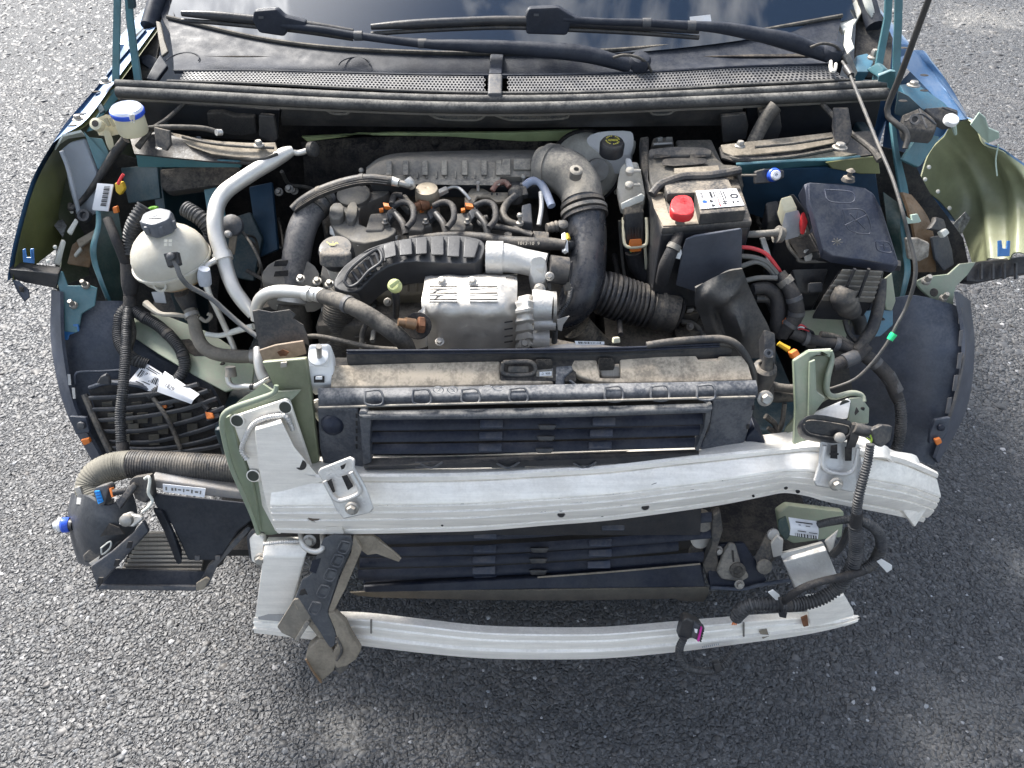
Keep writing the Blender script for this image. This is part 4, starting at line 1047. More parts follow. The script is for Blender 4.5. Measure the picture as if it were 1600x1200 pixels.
# three ignition coils with orange clips
for i, x in enumerate((590, 653, 718)):
    q = Z([(x - 12, 333, .822), (x + 22, 331, .824), (x + 8, 360, .794), (x - 20, 360, .794)])
    co = ep('ignition_coil', prism(q, V((0, 0, -.045))), M('coil plastic', (0.10, 0.095, 0.088), 0.6, dust=0.65, dcol=(0.24, 0.21, 0.17)), 0.004)
    ep('coil_lug', prism(Z([(x + 4, 346, .806), (x + 16, 343, .81), (x + 22, 352, .80), (x + 6, 356, .798)]), V((0, 0, -.02))), MATS['coil plastic'], 0.003, co)
    ep('coil_screw', bolt(W(x + 12, 348, .808), UP, .005, .005), steel, 0, co)
    ep('coil_plug', slab(Z([(x + 14, 330, .830), (x + 26, 320, .838), (x + 32, 332, .825), (x + 20, 343, .815)]), 0.02), greyp, 0.003, co)
    ep('orange_clip', join(slab(Z([(x + 8, 316, .842), (x + 20, 318, .842), (x + 22, 323, .838), (x + 10, 322, .838)]), 0.008), slab(Z([(x + 2, 325, .835), (x + 9, 324, .836), (x + 9, 328, .832), (x + 3, 329, .832)]), 0.006)), orange, 0.001, co)
    ep('coil_lead', tz([(x + 24, 322, .845), (x + 40, 316, .855), (x + 54, 322, .85), (x + 56, 342, .835), (x + 46, 356, .82)], 5, n=10), taped, 0, co)
    ep('coil_lead', tz([(x + 28, 334, .83), (x + 40, 350, .815), (x + 44, 366, .795)], 5.5, n=10), rubber, 0, co)

# high pressure fuel pump (round) with its pipes
fp = W(667, 299, .872)
pmp = ep('fuel_pump', lathe(fp, (0, -.15, 1), [(m(fp, 18), -.05), (m(fp, 18), -.018), (m(fp, 19), -.016), (m(fp, 18.5), .0), (m(fp, 17), .006), (m(fp, 6), .008), (0, .007)], 28), M('tan zinc', (0.30, 0.26, 0.20), 0.5, 0.6, dust=0.5), label='round dusty fuel pump on top of the engine')
ep('pump_solenoid', join(tube(Z([(668, 318, .845), (656, 322, .842)]), [.011, .011], 16), tube(Z([(657, 321, .843), (645, 325, .838)]), [.009, .008], 14)), rust, 0, pmp)
ep('solenoid_plug', slab(Z([(620, 306, .86), (634, 302, .862), (648, 320, .845), (638, 328, .838), (626, 316, .85)]), 0.016), blackd, 0.003, pmp)
ep('solenoid_lead', tz([(628, 306, .86), (616, 306, .862), (612, 320, .85)], 5, n=10), taped, 0, pmp)
ep('fuel_pipe', tz([(686, 300, .86), (694, 297, .862), (706, 292, .87), (716, 293, .87), (726, 302, .86), (734, 312, .845)], 2.8, n=10), alup, 0, pmp)
ep('pipe_nut', tube(Z([(684, 303, .857), (698, 296, .865)]), .0075, 6), steel, 0, pmp)

# brackets, vacuum valve and small hoses on the right of the cam cover
ep('lifting_bracket', slab(Z([(726, 308, .852), (736, 294, .862), (755, 294, .862), (766, 300, .858), (794, 300, .858), (795, 314, .842), (776, 316, .84), (764, 308, .85), (746, 308, .85), (736, 326, .825), (726, 322, .832)]), 0.006), tan, 0.002)
for x in (768, 776):
    ep('bracket_slot', flat(Z([(x - 1, 302, .8585), (x + 2, 302, .8585), (x + 2, 306, .8535), (x - 1, 306, .8535)]), .002), dark)
ep('bracket_pin', tube(Z([(747, 298, .86), (747, 284, .885)]), .003, 8), aluc)
ep('red_hose', tz([(769, 298, .865), (776, 288, .878), (788, 284, .88), (796, 292, .87)], 4.5, n=10), M('faded red hose', (0.22, 0.10, 0.08), 0.7, dust=0.5))
vv = ep('purge_valve', join(lathe(W(806, 300, .862), (0, -.2, 1), [(.014, -.02), (.015, 0), (.011, .006), (.006, .012)], 18), slab(Z([(798, 292, .875), (822, 290, .875), (826, 304, .858), (800, 306, .858)]), 0.015)), blackd, 0.002)
ep('black_hose', tz([(806, 306, .858), (792, 318, .845), (786, 334, .83), (794, 346, .818), (810, 352, .81)], 6, n=12), rubber)
ep('blue_hose', tz([(820, 290, .872), (830, 283, .885), (842, 284, .885), (852, 298, .868), (862, 322, .84)], 6.5, n=12), bluehose, label='short pale blue breather hose')
ep('dip_pin', tube(Z([(845, 300, .865), (846, 324, .835), (842, 352, .80)]), .0045, 10), aluc)
ep('small_hose', tz([(762, 340, .82), (750, 344, .816), (756, 352, .81), (786, 356, .805), (830, 366, .795)], 5, n=10), rubber)
ep('small_hose', tz([(770, 336, .825), (790, 346, .815), (815, 362, .80), (832, 368, .795)], 4.5, n=10), rubber)
for x, y, z in ((818, 279, .885), (812, 340, .83), (566, 269, .88)):
    ep('ball_stud', join(lathe(W(x, y + 8, z - .012), UP, [(.007, -.004), (.007, .001), (.003, .003), (.003, .010)], 12), lathe(W(x, y + 8, z - .012), UP, [(.0, .009), (.004, .010), (.0055, .014), (.004, .018), (0, .0195)], 12)), steel)
ep('grey_box', prism(Z([(815, 320, .845), (830, 316, .848), (832, 348, .81), (815, 346, .812)]), V((0, 0, -.05))), greyp, 0.003)
ep('sensor_box', prism(Z([(788, 362, .80), (800, 360, .80), (800, 372, .79), (788, 372, .79)]), V((0, 0, -.02))), blackd, 0.002)
ep('sensor_box', prism(Z([(832, 360, .805), (858, 362, .805), (858, 374, .79), (832, 372, .79)]), V((0, 0, -.02))), blackd, 0.002)
ep('pipe_joint', tube(Z([(854, 356, .81), (870, 354, .81), (886, 352, .812)]), [.007, .010, .009], 14, corr=(.008, .08)), blackd)
ep('pipe_joint', lathe(W(880, 354, .812), (0, -.5, .86), [(.009, -.01), (.009, .008), (.004, .01)], 14), blackd)

# breather pipe with print, white clip
bp_ = ep('breather_pipe', tz([(640, 376, .785), (700, 370, .79), (750, 372, .79), (790, 378, .785), (830, 381, .785), (858, 381, .785), (884, 383, .785)], [7, 8, 9, 10, 10.5, 10, 8], n=16, step=.01), rubber)
q = [W(806, 376, .797), W(850, 377, .797), W(850, 387, .786), W(806, 386, .786)]
ep('pipe_print', lettering(q, '1013-10  9', 0.45, 0.45, 0.009, 0.001), greyd, 0, bp_)
ep('white_clip', tube([W(882, 366, .80), W(883, 394, .772)], .0055, 4), white, 0, bp_)
ep('yellow_mark', tube([W(886, 366, .801), W(888, 374, .793)], .004, 4), yellow, 0, bp_)
ep('pipe_stub', tube(Z([(884, 384, .77), (894, 384, .765)]), .010, 14), blackc)

# inlet air pipe with ribbed windows (curved black moulding in front of the cam cover)
outl = [(523, 452), (520, 440), (532, 420), (556, 398), (584, 384), (620, 374), (660, 369), (706, 366), (740, 370), (756, 376), (758, 388), (750, 410), (720, 412), (680, 410), (640, 408), (610, 414), (590, 426), (575, 440), (562, 455), (548, 458)]
def apz(x, y): return .815 - (y - 380) * .00075
ap = ep('air_pipe', prism(chaikin(Z([(x, y, apz(x, y)) for x, y in outl]), 1), V((0, .01, -.05))), M('air pipe plastic', (0.025, 0.026, 0.03), 0.5, dust=0.35, dcol=(0.12, 0.118, 0.115)), 0.005, label='curved black air pipe with moulded windows across the engine front')
wins = [[(600, 384), (618, 378), (620, 401), (602, 406)], [(624, 377), (644, 374), (645, 399), (625, 401)], [(650, 374), (668, 372), (668, 398), (650, 399)], [(674, 372), (694, 371), (694, 400), (674, 400)], [(700, 371), (720, 372), (718, 403), (699, 402)], [(726, 373), (750, 379), (742, 404), (724, 404)]]
for w_ in wins:
    ep('window_pad', prism([W(x, y, apz(x, y) + .001) for x, y in w_], V((0, -.003, .0045))), MATS['air pipe plastic'], 0.002, ap)
ep('rib_rim', tube([W(x, y, apz(x, y) + .003) for x, y in [(538, 440), (545, 424), (566, 404), (590, 390), (596, 408), (576, 424), (560, 442), (546, 448), (538, 440)]], .0028, 8), MATS['air pipe plastic'], 0, ap)
for k in range(6):
    t = k / 5
    a = W(540 + 46 * t, 428 - 36 * t, apz(0, 428 - 36 * t) + .001); b = W(556 + 38 * t, 446 - 36 * t, apz(0, 446 - 36 * t) + .001)
    ep('vent_slot', slab([a, a + V((.009, .003, 0)), b + V((.006, .001, 0)), b], .002), dark, 0, ap)
    ep('vent_rib', tube([a + V((.011, .003, .002)), b + V((.009, 0, .002))], .0028, 6), MATS['air pipe plastic'], 0, ap)
ep('pipe_belly', prism(Z([(590, 428, .765), (640, 412, .772), (752, 414, .772), (768, 400, .775), (768, 430, .755), (640, 436, .75), (600, 446, .745)]), V((0, .03, -.03))), blackc, 0.006, ap)
ep('pipe_foot', prism(Z([(524, 452, .765), (560, 458, .765), (564, 466, .755), (530, 462, .755)]), V((0, .01, -.03))), MATS['air pipe plastic'], 0.003, ap)

# throttle / aluminium outlet joined to the pipe
th_ = ep('turbo_outlet', join(tube(Z([(762, 402, .785), (790, 403, .785), (815, 408, .78), (852, 416, .775)]), [.0255, .0245, .022, .022], 22)), aluc, label='cast aluminium outlet pipe beside the heat shield')
ep('outlet_collar', tube(Z([(760, 402, .785), (786, 402.5, .785)]), .0275, 22), aluc, 0, th_)
ep('outlet_flange', prism(chaikin(Z([(828, 402, .80), (850, 398, .805), (856, 412, .79), (856, 440, .76), (834, 446, .755), (826, 424, .775)]), 1), V((0, .01, -.03))), aluc, 0.004, th_)
ep('outlet_flange', prism(chaikin(Z([(836, 446, .758), (852, 444, .76), (852, 460, .745), (840, 462, .742)]), 1), V((0, .01, -.03))), aluc, 0.003, th_)
ep('bolt', bolt(W(843, 452, .758), CA, .008, .006), steel, 0, th_)
ac_ = ep('wastegate_actuator', join(tube(Z([(858, 420, .78), (886, 424, .775)]), .0235, 20), tube(Z([(884, 424, .775), (892, 425, .775)]), .018, 20)), black, 0, label='black electric actuator beside the aluminium outlet')
ep('actuator_plug', slab(Z([(880, 436, .768), (890, 436, .768), (893, 454, .75), (882, 456, .748)]), 0.014), blackd, 0.002, ac_)
ep('bolt', bolt(W(859, 432, .785), CA, .006, .008), steel, 0, ac_)
ep('actuator_bracket', slab(Z([(855, 430, .77), (862, 436, .765), (862, 456, .745), (855, 452, .75)]), 0.006), blackd, 0.002, ac_)

W, Z = W0, Z0
# dipstick
ds = ep('dipstick', lathe(W(617, 447, .835), CA + V((-.2, 0, .2)), [(.0, -.012), (.008, -.012), (.011, -.004), (.011, .004), (.008, .008), (0, .009)], 18), dipm, label='pale yellow dipstick handle')
ep('handle_ridge', prism(Z([(608, 446, .846), (622, 436, .852), (626, 440, .848), (612, 452, .84)]), CA * .004), dipm, 0.002, ds)
ep('dipstick_tube', tube(Z([(617, 455, .825), (619, 470, .80), (619, 495, .75)]), [.007, .006, .005], 10), black, 0, ds)
ep('bolt', bolt(W(606, 472, .74), CA, .006, .007), steel)

# head casting seen below the pipe
ep('cylinder_head', prism(Z([(560, 432, .735), (640, 430, .735), (665, 430, .735), (665, 460, .70), (600, 462, .70), (560, 456, .705)]), V((0, .05, -.08))), M('head casting', (0.22, 0.195, 0.155), 0.7, 0.3, dust=0.6), 0.006)
for x in (636, 650):
    ep('head_rib', prism(Z([(x, 434, .738), (x + 4, 434, .738), (x + 4, 456, .708), (x, 456, .708)]), CA * .01), MATS['head casting'], 0.002)
ep('head_boss', lathe(W(575, 448, .72), CA, [(.014, 0), (.014, .012), (.008, .014), (.006, .004)], 16), blackd)
ep('alternator', lathe(W(600, 520, .62), (0, -1, .2), [(.05, -.03), (.055, 0), (.05, .02), (.02, .03)], 24), M('grimy engine metal', (0.06, 0.055, 0.05), 0.7, 0.2, dust=0.5))

# engine mount and belt cover on the left
em = ep('engine_mount', prism(chaikin(Z([(405, 440, .735), (412, 416, .755), (436, 402, .765), (470, 398, .765), (500, 420, .75), (498, 446, .725), (440, 450, .72)]), 1), V((0, 0, -.06))), M('dusty mount casting', (0.17, 0.16, 0.145), 0.75, 0.2, dust=0.7, dcol=(0.24, 0.22, 0.19)), 0.005)
for y in (408, 424):
    ep('mount_slot', slab(Z([(430, y, .765 - (y - 408) * .0009), (450, y - 2, .767 - (y - 408) * .0009), (450, y + 7, .757 - (y - 408) * .0009), (428, y + 8, .756 - (y - 408) * .0009)]), -.0015), dark, 0, em)
for x, y in ((496, 440), (515, 444), (470, 436)):
    c = W(x, y, .745)
    ep('bolt', bolt(c, (0, -.4, 1), m(c, 6), .006), steel, 0, em)
ep('mount_arm', prism(Z([(505, 400, .765), (530, 404, .765), (545, 425, .745), (520, 450, .72), (500, 430, .745)]), V((0, 0, -.05))), MATS['dusty mount casting'], 0.005)

# turbo heat shield
shx = [662, 690, 730, 780, 808]
rows = []
for (y, z) in ((428, .80), (434, .814), (446, .820), (470, .812), (490, .796), (505, .774), (525, .746), (548, .712)):
    r = []
    for x in shx:
        dx = 0
        if x == 662: dx = {428: 4, 434: 2, 446: 0, 470: -3, 490: -1, 505: 2, 525: 5, 548: 8}[y]
        zz = z - (.012 if x in (662, 808) else 0)
        r.append(W(x + dx, y, zz))
    rows.append(r)
hs = ep('heat_shield', surf(rows, 5, 6, 0.004, lambda u, v: 0.0012 * math.sin(23 * v + 4 * u) * math.sin(17 * u)), shieldm, 0, label='pressed aluminium heat shield over the turbocharger')
for x0, x1 in ((671, 714), (734, 777)):
    for y, z in ((447, .8225), (457, .819), (467, .8155)):
        ep('shield_slot', slab(Z([(x0, y, z), (x1, y, z), (x1, y + 1.8, z - .0015), (x0, y + 1.8, z - .0015)]), -.0008), dark, 0, hs)
        ep('slot_fold', tube(Z([(x0, y + 4, z - .003), (x1, y + 4, z - .003)]), .002, 8), shieldm, 0, hs)
ep('shield_slot', slab(Z([(790, 433, .827), (804, 433, .827), (804, 435, .826), (790, 435, .826)]), -.0015), dark, 0, hs)
for k, (x, y, z) in enumerate(((690, 439, .821), (738, 439, .822), (687, 534, .722))):
    ep('bolt', bolt(W(x, y, z + (.016 if y > 500 else .002)), CA + UP * .5, .0062, .004), shieldm, 0, hs)
for y, z in ((503, .779), (514, .764), (525, .748), (534, .735)):
    ep('shield_slot', slab([p + CA * .003 for p in Z([(788, y, z), (801, y - 2, z), (801, y, z - .002), (788, y + 2, z - .002)])], -.0015), dark, 0, hs)
# flared end with pressed flutes
rr = []
for (y, z) in ((462, .80), (476, .81), (500, .786), (522, .752), (542, .722)):
    rr.append([W(806, y + 2, z - .008), W(816, y, z + .002), W(826, y - 2, z + .006), W(833, y, z - .004)])
he = ep('shield_end', surf(rr, 6, 6, 0.004, lambda u, v: 0.0022 * math.sin(u * 40)), shieldm, 0, hs)
ep('blue_mark', flat([p + CA * .010 for p in Z([(816, 471, .806), (825, 472, .806), (825, 475, .803), (816, 474, .803)])]), bluesock, 0, hs)
ep('bolt', bolt(W(820, 536, .735), CA, .008, .006), steel, 0, hs)
ep('shield_lobe', surf([[W(642, 508, .775), W(652, 490, .79), W(664, 478, .80)], [W(636, 530, .745), W(650, 515, .765), W(664, 500, .782)], [W(632, 548, .715), W(650, 546, .722), W(666, 542, .735)]], 5, 5, 0.004), shieldm, 0, hs)
# turbo compressor housing
tch = ep('compressor_housing', join(tube(Z([(832, 478, .785), (848, 478, .785), (864, 479, .785)]), [.027, .026, .024], 22), tube(Z([(834, 504, .76), (868, 504, .76)]), .013, 16), tube(Z([(832, 528, .72), (858, 528, .72)]), .022, 18)), aluc, 0, label='cast turbo compressor housing at the end of the heat shield')
ep('hose_clamp', tube(Z([(864, 480, .785), (869, 480, .785)]), .026, 22), steel, 0, tch)
ep('turbo_conduit', tz([(892, 452, .765), (888, 470, .76), (876, 490, .75), (868, 510, .74), (866, 534, .70)], 4.5, n=10, corr=(.004, .1)), conduit)
ep('conduit_plug', slab(Z([(880, 444, .772), (893, 444, .772), (892, 460, .757), (883, 462, .755)]), 0.012), blackd, 0.002)
ep('conduit_tie', slab(Z([(870, 500, .76), (890, 494, .765), (880, 508, .75), (878, 518, .74), (872, 516, .742)]), 0.004), aluc, 0.001)
# oxygen sensor
os_ = ep('oxygen_sensor', lathe(W(652, 507, .79), V((-1, -.15, .25)), [(.012, -.012), (.014, -.010), (.014, -.002), (.011, 0)], 6), rust, 0, label='rusty oxygen sensor screwed into the heat shield lobe')
ep('sensor_body', join(tube(Z([(648, 507, .793), (632, 504, .80)]), [.009, .0085], 14), tube(Z([(633, 504, .80), (622, 503, .803)]), [.0065, .006], 12)), M('brown steel', (0.24, 0.15, 0.09), 0.5, 0.7, var=0.4), 0, os_)
ep('sensor_hole', lathe(W(653, 509, .783), CA, [(.022, 0), (.021, .001)], 24), dark, 0, os_)
# ================================================================== air ducts
def one(name, label, cat, loc): return thing(name, label, cat, loc)
duct = thing('intake_duct', 'glossy black intake elbow bending down to a ribbed bellows', 'air duct', W(905, 400, .75))
def dp(name, geo, mat, bevel=0, parent=None, T=None, label=None):
    o = link(name, geo, mat, parent or T, bevel)
    if label: o['label'] = label
    return o
glossb = M('glossy black pipe', (0.02, 0.023, 0.031), 0.24, dust=0.25, dcol=(0.25, 0.23, 0.2))
dp('elbow', tz([(848, 262, .875), (866, 263, .88), (890, 274, .872), (906, 296, .855), (910, 316, .84)], [32, 34, 36, 34, 32], n=26, step=.008), greyd, T=duct, label='dusty upper elbow')
dp('elbow_rim', tz([(858, 262, .8775), (868, 263.5, .880)], [37, 37], n=26), greyd, T=duct)
e_ = W(900, 268, .908)
dp('breather_boss', lathe(e_, (0.1, -.4, 1), [(.012, -.012), (.012, .004), (.009, .006), (.005, .006), (.004, .0)], 18), greyd, T=duct)
for k, (x, y, z, r) in enumerate(((910, 318, .84, 35), (912, 328, .832, 37), (914, 336, .825, 36))):
    a = W(x, y, z); b = W(x + 1, y + 5, z - .004)
    dp('duct_clamp', tube([a, b], [m(a, r)] * 2, 26), blackd if k != 1 else greyd, T=duct)
dp('down_pipe', tz([(908, 302, .85), (914, 332, .828), (918, 370, .80), (917, 410, .77), (913, 440, .745), (903, 468, .72), (888, 488, .70), (868, 498, .69)], [32, 31, 30, 30, 31, 30, 25, 18], n=28, step=.008), glossb, T=duct)
dp('bellows', tz([(925, 452, .725), (950, 460, .715), (985, 472, .70), (1016, 480, .69)], [30, 33, 33, 31], n=26, corr=(.0095, .075)), black, T=duct, label='ribbed black bellows')
dp('bellows_cuff', tz([(1010, 478, .692), (1022, 482, .688), (1026, 483, .686), (1030, 484, .685), (1056, 491, .678)], [28, 30, 34, 31, 30], n=26, step=.004), blackd, T=duct)
dp('cuff_slot', slab([p + CA * .030 for p in Z([(1034, 472, .69), (1039, 473, .69), (1037, 484, .68), (1032, 483, .68)])], .002), dark, T=duct)
a, b = W(1054, 490, .679), W(1058, 491.5, .677)
dp('cuff_mouth', tube([a, b], m(a, 27), 26), dark, T=duct)
dp('branch', tz([(900, 510, .66), (920, 535, .62), (945, 560, .58)], [24, 26, 26], n=18), blackt, T=duct)

lh = thing('charge_hose', 'grey dusted charge air hose standing left of the engine', 'air hose', W(460, 420, .70))
dp('hose', tz([(512, 306, .83), (500, 318, .825), (484, 335, .815), (472, 358, .80), (465, 390, .77), (461, 425, .735), (459, 458, .70)], [17, 20, 21, 22, 22, 22, 22], n=24, step=.008), M('dusted hose', (0.05, 0.052, 0.06), 0.5, dust=0.85, dcol=(0.27, 0.25, 0.23)), T=lh)
dp('hose_ring', tz([(503, 312, .829), (499, 317, .827)], 22, n=24), blackd, T=lh)
dp('hose_ring', tz([(494, 322, .824), (490, 327, .821)], 22.5, n=24), blackd, T=lh)
dp('hose_clamp', tz([(459, 462, .69), (458, 472, .68)], 26, n=26), aluc, T=lh)
dp('lower_hose', tz([(458, 470, .68), (460, 500, .64), (462, 560, .56)], [25, 27, 27], n=24), rubberd, T=lh)
dp('clamp_screw', tz([(428, 468, .69), (436, 476, .68)], 5, n=8), steel, T=lh)

sh = thing('coolant_hose', 'thick ribbed black coolant hose dropping below the air pipe', 'hose', W(530, 510, .62))
dp('hose', tz([(545, 446, .72), (536, 465, .70), (531, 490, .67), (530, 520, .63), (528, 580, .55)], [24, 27, 27, 27, 27], n=24, corr=(.0042, .018)), rubberd, T=sh)

bh = thing('fuel_hose', 'black braided hose with bright metal end across the valve cover', 'hose', W(520, 305, .86))
dp('hose', tz([(457, 328, .835), (472, 316, .845), (500, 300, .862), (540, 286, .878), (575, 280, .885), (612, 283, .882)], [7, 8.5, 9, 9, 8.5, 8], n=14, step=.008), rubber, T=bh)
for d in (-5, -1.8, 1.8, 5):
    dp('hose_stripe', tz([(x - d * .35, y + d, z + .0075 - abs(d) * .0006) for x, y, z in [(462, 324, .838), (472, 316, .845), (500, 300, .862), (540, 286, .878), (575, 280, .885), (606, 282.5, .882)]], .8, n=6, step=.01), blackd, T=bh)
dp('end_sleeve', tz([(609, 282, .882), (624, 286, .88)], [7.5, 6.5], n=14), alup, T=bh)
dp('end_collar', tz([(624, 286, .88), (640, 290, .876), (641, 288, .878)], [5, 5, 6], n=14), steel, T=bh)
dp('end_elbow', tz([(636, 280, .885), (641, 287, .878), (645, 293, .87)], [7, 8, 5], n=12), alup, T=bh)

# ================================================================== battery
bat = thing('battery', 'dusty black car battery with white warning label and red terminal cap', 'battery', W(1095, 330, .79))
def bp2(name, geo, mat, bevel=0, parent=None, label=None):
    o = link(name, geo, mat, parent or bat, bevel)
    if label: o['label'] = label
    return o
top = Z([(1010, 262, .875), (1146, 256, .875), (1176, 345, .865), (1034, 356, .865)])
bp2('case', prism([p - V((0, 0, .012)) for p in top], V((0, .015, -.17))), blackc, 0.006)
bp2('case_top', prism(top, V((0, 0, -.014))), blackd, 0.004)
bp2('dust_strip', slab([p + V((0, 0, .0012)) for p in Z([(1016, 300, .873), (1036, 302, .873), (1044, 334, .868), (1090, 332, .868), (1096, 350, .866), (1036, 354, .865), (1022, 326, .87)])], .001), tan)
bp2('lid_block', prism(Z([(1036, 282, .892), (1138, 276, .892), (1148, 298, .89), (1042, 302, .89)]), V((0, 0, -.018))), blackd, 0.005)
st_ = prism(Z([(1086, 298, .893), (1150, 294, .893), (1166, 328, .886), (1094, 334, .886)]), V((0, 0, -.022)))
bp2('lid_step', st_, blackd, 0.003)
sq = [p + V((0, 0, .0008)) for p in Z([(1087, 299, .8935), (1150, 295, .8935), (1163, 321, .8885), (1095, 327, .8885)])]
lab = bp2('warning_label', prism(sq, V((0, 0, -.0006))), paper, 0, label='white warning label with small symbols')
bp2('label_print', join(barcode(sq, .08, .26, .10, .46, 9), printbars(sq, [(.30, .36, .10, .45), (.39, .42, .1, .42), (.45, .47, .08, .95), (.53, .55, .1, .5), (.57, .60, .1, .9), (.63, .66, .1, .6), (.70, .705, .05, .95), (.53, .66, .70, .74), (.53, .64, .80, .84), (.76, .80, .72, .86), (.85, .92, .75, .80)])), ink, 0, lab)
def ring(q, u, v, r0, r1, n=20, lift=.0009):
    c = quadpt(q, u, v); x = (q[1] - q[0]).normalized(); y = (q[0] - q[3]).normalized(); nn = x.cross(y)
    vs = [c + nn * lift + (x * math.cos(2 * math.pi * k / n) + y * math.sin(2 * math.pi * k / n)) * r for r in (r0, r1) for k in range(n)]
    return vs, [[k, (k + 1) % n, n + (k + 1) % n, n + k] for k in range(n)]
bp2('label_rings', join(ring(sq, .86, .45, .0042, .0075), ring(sq, .84, .14, .003, .0042), ring(sq, .13, .88, .003, .0038), ring(sq, .48, .88, .003, .0038)), ink, 0, lab)
bp2('label_sign', join(ring(sq, .13, .64, .0, .0044), ), bluecap, 0, lab)
bp2('label_sign', join(*[flat([quadpt(sq, u, .55), quadpt(sq, u + .10, .64), quadpt(sq, u, .74)], .0009) for u in (.25,)], flat([quadpt(sq, .26, .8), quadpt(sq, .36, .88), quadpt(sq, .26, .97)], .0009)), ink, 0, lab)
bp2('label_sign', join(ring(sq, .44 - .02, .66, .003, .0042), ring(sq, .44 - .02, .9, .003, .0042)), red, 0, lab)
bp2('case_rib', prism(Z([(1094, 336, .872), (1172, 331, .872), (1174, 344, .862), (1096, 350, .862)]), V((0, -.002, -.03))), blackd, 0.003)
rc = bp2('terminal_cap', prism(chaikin(Z([(1047, 330, .900), (1048, 312, .908), (1056, 304, .910), (1074, 303, .910), (1084, 310, .908), (1086, 333, .900), (1066, 336, .899)]), 1), V((0, 0, -.016))), red, 0.004, label='bright red plus terminal cap')
rq = [p + V((0, 0, .0005)) for p in Z([(1056, 305, .9105), (1078, 305, .9105), (1080, 318, .9065), (1056, 318, .9065)])]
bp2('cap_emblem', join(ring(rq, .5, .5, .006, .0068), flat([quadpt(rq, .35, .45), quadpt(rq, .65, .45), quadpt(rq, .65, .55), quadpt(rq, .35, .55)], .001), flat([quadpt(rq, .47, .2), quadpt(rq, .53, .2), quadpt(rq, .53, .8), quadpt(rq, .47, .8)], .001)), M('deep red', (0.3, 0.01, 0.015), 0.5), 0, rc)
bp2('terminal_lug', slab(Z([(1056, 336, .885), (1070, 336, .885), (1070, 352, .865), (1062, 364, .85), (1055, 352, .865)]), 0.006), greyd, 0.002)
bp2('terminal_nut', tube(Z([(1040, 357, .85), (1052, 357, .85)]), .007, 8), rubberd)
# negative clamp
bp2('minus_clamp', prism(Z([(1020, 214, .905), (1052, 212, .905), (1054, 228, .89), (1016, 230, .89)]), V((0, 0, -.02))), blackd, 0.004)
bp2('clamp_metal', join(slab(Z([(1028, 216, .912), (1036, 214, .912), (1036, 224, .90), (1028, 226, .90)]), .008), tube(Z([(1020, 226, .905), (1050, 224, .905)]), .004, 8)), steel, 0.001)
bp2('clamp_block', prism(Z([(1040, 213, .915), (1052, 213, .915), (1050, 226, .90), (1040, 226, .90)]), V((0, 0, -.015))), greyd, 0.002)
bp2('back_cover', prism(Z([(1056, 218, .89), (1112, 217, .89), (1130, 256, .875), (1060, 258, .875)]), V((0, 0, -.03))), greyd, 0.004)
# hold down frame
hd = thing('battery_holder', 'dusty black plastic holder with a slot clipped over the battery', 'holder', W(1080, 260, .89))
hq = [(1012, 238, .905), (1016, 232, .907), (1100, 229, .907), (1114, 233, .905), (1120, 246, .902), (1132, 256, .898), (1154, 257, .898), (1157, 266, .893), (1110, 274, .89), (1066, 276, .89), (1040, 284, .887), (1022, 300, .875), (1016, 280, .885)]
link('frame', prism(Z(hq), V((0, 0, -.012))), M('holder dust', (.05, .048, .045), .75, dust=.8, dcol=(.155, .138, .112)), hd, 0.004)
link('frame_lip', prism(Z([(1014, 232, .915), (1050, 228, .917), (1100, 229, .917), (1113, 234, .915), (1112, 242, .908), (1014, 244, .906)]), V((0, 0, -.012))), M('holder plastic', (0.035, 0.036, 0.04), 0.5, dust=0.5), hd, 0.004)
link('slot', slab(chaikin(Z([(1034, 251, .9045), (1042, 248, .906), (1100, 247, .906), (1106, 252, .904), (1100, 257, .902), (1036, 261, .9005)]), 1), -.001), dark, hd)
for x in (1022, 1078):
    link('notch', slab(Z([(x, 242, .9075), (x + 26, 240, .9075), (x + 26, 245, .905), (x, 248, .905)]), -.001), dark, hd)
lq = Z([(1053, 264, .898), (1122, 259, .900), (1124, 267, .896), (1054, 272, .894)])
link('sticker', prism([p + V((0, 0, .001)) for p in lq], V((0, 0, -.001))), tan, hd)
link('front_rim', tube(Z([(1018, 304, .878), (1030, 290, .888), (1044, 283, .893), (1068, 276, .896), (1110, 274, .896), (1156, 266, .898)]), .0075, 8), M('holder plastic', (0.035, 0.036, 0.04), 0.5), hd)
link('side_leg', prism(Z([(1148, 257, .897), (1157, 258, .897), (1163, 290, .86), (1156, 292, .86)]), V((0, 0, -.03))), blackd, hd, 0.003)
link('side_leg', prism(Z([(1000, 214, .91), (1014, 212, .91), (1014, 280, .875), (1022, 302, .86), (1016, 302, .86), (1002, 262, .88)]), V((0, 0, -.02))), blackd, hd, 0.003)

cab = thing('battery_cable', 'thick black battery cable with a white tag below the red cap', 'cable', W(1050, 400, .80))
link('cable', tz([(1062, 360, .85), (1056, 378, .84), (1048, 396, .825), (1040, 416, .80), (1034, 440, .76)], [8, 9, 10, 11, 10], n=14), taped, cab)
link('tape_band', tz([(1055, 382, .838), (1051, 390, .831)], [11, 11.5], n=14), greyd, cab)
link('tag', slab(Z([(1053, 388, .835), (1062, 382, .84), (1066, 395, .825), (1062, 405, .815), (1050, 402, .818)]), 0.002), white, cab)

